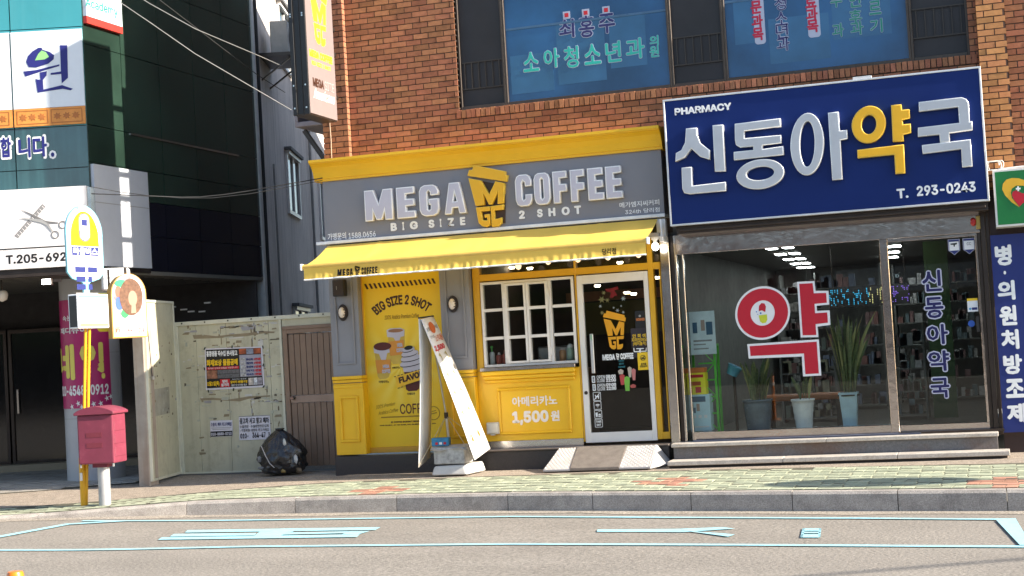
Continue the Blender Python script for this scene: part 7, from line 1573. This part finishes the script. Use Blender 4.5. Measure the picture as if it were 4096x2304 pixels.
outline('portrait_hair', [circ(.03, ccz+.0, .155, .25)], -.150, .001, mat('hair_print', (.16,.075,.04), .5, var=.4, scale=25), hs, HF.M); outline('portrait_face', [circ(.05, ccz-.02, .06, .105)], -.152, .001, flat('face_print', (.42,.27,.19)), hs, HF.M); outline('portrait_face', [[(.02,ccz-.22),(.09,ccz-.22),(.085,ccz-.1),(.03,ccz-.1)]], -.154, .001, flat('face_print', (.42,.27,.19)), hs, HF.M)
text('lettering', '미 용 실', (-.19,.19,zA+.06,zA+.13), -.146, m_red, hs, M=HF.M, bold=.0); outline('torn_patch', [[(-.21,zA+.15),(-.12,zA+.16),(-.19,zA+.06),(-.21,zA+.03)]], -.146, .001, mat('torn_olive', (.4,.38,.25), .7), hs, HF.M)
MB(HF.M).tube([(0,0,zB),(0,0,zsof-.06)], .02, 8).build('hanger', m_darkmetal, hs)
ws_ = thing('white_lamp_box', DEP(465,1110,21.0), 'rounded white lamp box behind the dome sign', 'lamp box'); WF = Frame(DEP(462,1110,21.2).xy.to_3d(), RAD(40)); zq = DEP(462,1120,21.2).z
MB(WF.M).box(-.2,.2,-.08,.08,zq-.15,zq+.17).build('housing', m_pl, ws_, bevel=.06, seg=3); MB(WF.M).tube([(0,0,zq+.15),(0,0,zsof-.06)], .015, 8).build('hanger', m_darkmetal, ws_)
# ---- projecting vertical sign of the coffee shop
VX = FA.un(1350, 480, -.25)[0]
yN, zN = (lambda d: (CAM.y+d.y*(VX-CAM.x)/d.x, CAM.z+d.z*(VX-CAM.x)/d.x))(ray(1240, 455)); print('vsign', VX, yN, zN)
thk = .24; yfar = -.25; zV0 = zN; zV1 = 8.0
vs_ = thing('projecting_sign', (VX-.12, -.4, zV0), 'tall projecting sign box with a dark edge and yellow coffee lettering', 'sign')
MB().box(VX-thk, VX-.012, yN+.012, yfar, zV0, zV1).build('box', m_darkmetal, vs_); m_vp = mat('sign_print_taupe', (.21,.17,.17), .5, var=.03)
box('face', m_vp, vs_, VX-.011, VX, yN+.02, yfar, zV0+.02, zV1)
ef = MB(); ef.box(VX-thk, VX-thk+.06, yN-.004, yN+.012, zV0, zV1).box(VX-.075, VX-.0, yN-.004, yN+.02, zV0, zV1).box(VX-thk+.08, VX-.09, yN+.004, yN+.012, zV0+.01, zV1); ef.build('edge_rail', mat('edge_black', (.02,.019,.02), .4, metal=.3), vs_, bevel=.003)
for z in (zV0+.08, zV0+.38, zV0+1.3, zV0+1.33):
    for x in (VX-thk+.03, VX-.04): box('bolt', m_steel, vs_, x-.01, x+.01, yN-.012, yN-.004, z, z+.02)
for z in (zV0+.35, zV0+.95, zV0+1.3, zV0+2.3): box('wall_bracket', m_darkmetal, vs_, VX-.16, VX-.08, yfar, .05, z, z+.05)
VF = Frame((VX, 0, 0), RAD(90)); b8 = lambda x, y: (1150+x*.3797, y*.3797)
vr = lambda tl, br: (lambda a, c: (a[0], c[0]))(VF.un(*b8(*tl), 0), VF.un(*b8(*br), 0))
def vz(p): return VF.un(*b8(*p), 0)[1]
m_vy = flat('vinyl_lemon', (.80,.66,.02))
xa, xb = vr((232,0),(412,0)); zlo = vz((330,470)); zhi = zlo+(xb-xa)*1.55; logo(VF, None, (xa, xb, zlo, zhi), -.001, m_vy, vs_)
xa, xb = vr((230,560),(470,640)); z1_ = vz((230,510)); z0_ = vz((230,590)); text('lettering', 'MEGA COFFEE', (xa, xb, z0_, z1_), -.001, m_vy, vs_, M=VF.M, bold=.06); text('lettering', 'BIG SIZE 2 SHOT', (xa+.06, xb-.06, z0_-.10, z0_-.045), -.001, m_vy, vs_, M=VF.M, bold=.02)
xc = xa+(xb-xa)*.56; z1_ = vz((262,810)); z0_ = vz((265,905)); text('lettering', 'MEGA', (xa+.06, xc, z0_, z1_), -.001, m_brownp, vs_, M=VF.M, bold=.04); text('lettering', 'SIZE', (xc+.02, xb+.01, z0_, z1_), -.001, m_grey, vs_, M=VF.M, bold=-.01); text('lettering', 'Americano', (xa+.06, xb+.01, z0_-.16, z0_-.02), -.001, m_white, vs_, M=VF.M, bold=.0, shear=.35)
# canopy stub and strut between sign and concrete wall
cs = thing('side_canopy', (VX-.4, .5, 4.9), 'small grey canopy and strut on the side of the brick building', 'canopy')
qz = FA.un(*(1255,505), .6); x_, z_ = qz; MB().box(x_-.2, px0+.02, .4, 1.6, z_-.02, z_+.05).box(x_-.2, x_-.15, .4, 1.6, z_+.05, z_+.4).build('slab', mat('canopy_lilac', (.30,.26,.28), .6), cs, bevel=.006); MB().bar((x_-.15,.6,z_-.05),(px0+.06,.6,z_-1.0),.06,.06).build('strut', m_darkmetal, cs); box('wall_plate', m_conc, cs, px0-.02, px0+.03, .5, 1.4, z_-1.1, z_-.02)
cdx, cdz = FA.un(1322, 560, -.01); lc = thing('hanging_cable', (cdx,-.01,cdz-.5), 'thin pale cable hanging down the brick pier below the projecting sign', 'cable'); MB().tube([(cdx,-.02,cdz+.5),(cdx+.012,-.02,cdz),(cdx+.0,-.02,cdz-.6)], .007, 6).build('line', mat('pale_cable', (.45,.33,.24), .7), lc)
# ---- overhead cables
def cable(pts, r_, m, label, sag=0.0):
    P = [DEP(px, py, d) for px, py, d in pts]; Q = []
    for i in range(len(P)-1): Q += [P[i].lerp(P[i+1], k/10) for k in range(10)]
    Q.append(P[-1]); n_ = len(Q)-1
    Q = [q-Vector((0,0,sag*4*(k/n_)*(1-k/n_))) for k, q in enumerate(Q)]
    t_ = thing('overhead_cable', Q[0], label, 'cable', 'overhead cables'); b = MB(); b.tube(Q, r_, 6); b.build('line', m, t_)
m_cw = mat('cable_pale', (.17,.17,.17), .5)
cable([(200,-180,17),(600,90,17.5),(780,215,17.8),(1165,440,18.5)], .0055, m_cw, 'pale overhead cable nearest the glass corner, running down to the projecting sign')
cable([(330,-150,17.5),(600,15,17.8),(780,115,18),(1040,225,19),(1130,265,20)], .0055, m_cw, 'upper pale overhead cable ending at the concrete wall')
cable([(600,-30,19),(1030,300,20.5),(1140,370,21)], .006, m_cable, 'thin black overhead cable between the two pale cables')
cable([(365,775,19.8),(480,779,19.9),(600,784,20),(720,789,20.2),(800,788,20.3),(900,778,20.4),(1000,763,20.5),(1100,745,20.5),(1290,712,20.6)], .007, m_cable, 'thick black cable crossing the dark side at sign height')
cable([(365,747,19.8),(480,768,20),(600,783,20.1),(720,792,20.1),(850,792,20.2),(1000,775,20.3),(1100,757,20.4),(1290,722,20.5)], .005, m_cable, 'thin black cable hanging just below the thicker black one')
# ---- orange lane post in the foreground
ob = DEP(60, 2286, 7.2); lpz = zr(ob.x); lp2 = thing('lane_post', (ob.x, ob.y, lpz), 'orange plastic lane post at the lower left corner', 'lane post'); mor = mat('orange_plastic', (.75,.19,.01), .35, var=.05)
MB().lathe((ob.x, ob.y, lpz), [(.12,0),(.12,.03),(.05,.05),(.04,.08),(.04,ob.z-lpz-.012),(.034,ob.z-lpz)], 20).build('tube', mor, lp2)
MB().lathe((ob.x, ob.y, ob.z-.2), [(.0415,0),(.0415,.06)], 20).build('reflective_band', m_white, lp2)
# ---- what stands out of view: the roadside sign whose shadow falls on the pavement, the wire, the houses opposite
rs = thing('roadside_sign', (2.65, -2.8, -.05), 'oval roadside sign on a steel pole right of the pharmacy', 'sign'); MB().tube([(2.65,-2.8,-.1),(2.65,-2.8,1.5)], .03, 10).build('pole', m_steel, rs)
MB(Matrix.Translation((2.65,-2.8,0)) @ Matrix.Rotation(RAD(80),4,'Z')).prism(circ(0,2.0,.36,.56,32), -.012, .012).build('plate', m_pl, rs)
ow = thing('overhead_cable', (11,-8,6.2), 'black wire high over the road to the right of the view', 'cable', 'overhead cables'); MB().tube([(4,-12.0,6.3),(11,-8.0,6.1),(15.5,-5.9,6.2),(24,-2.0,6.5)], .03, 6).build('line', m_cable, ow)
op = thing('opposite_building', (-4,-34,0), 'row of low brown shop buildings across the road', 'building')
obm = MB(); obm.box(-40, 40, -44, -36, -.3, 7.2); obm.build('wall', mat('opposite_wall', (.16,.12,.10), .8, var=.4, scale=.6), op)
for k in range(12):
    x = -36+k*6.2; box('shop_window', mat('opposite_glass', (.03,.035,.04), .1), op, x, x+4.2, -36.0, -35.9, .3, 2.6); box('fascia', [mat('opp_green', (.05,.09,.03), .5), mat('opp_red', (.2,.05,.04), .5), mat('opp_white', (.4,.4,.4), .5)][k % 3], op, x-.3, x+4.5, -36.0, -35.7, 2.8, 3.7); box('window', mat('opposite_glass', (.03,.035,.04), .1), op, x+.6, x+3.4, -36.0, -35.95, 4.6, 6.2)
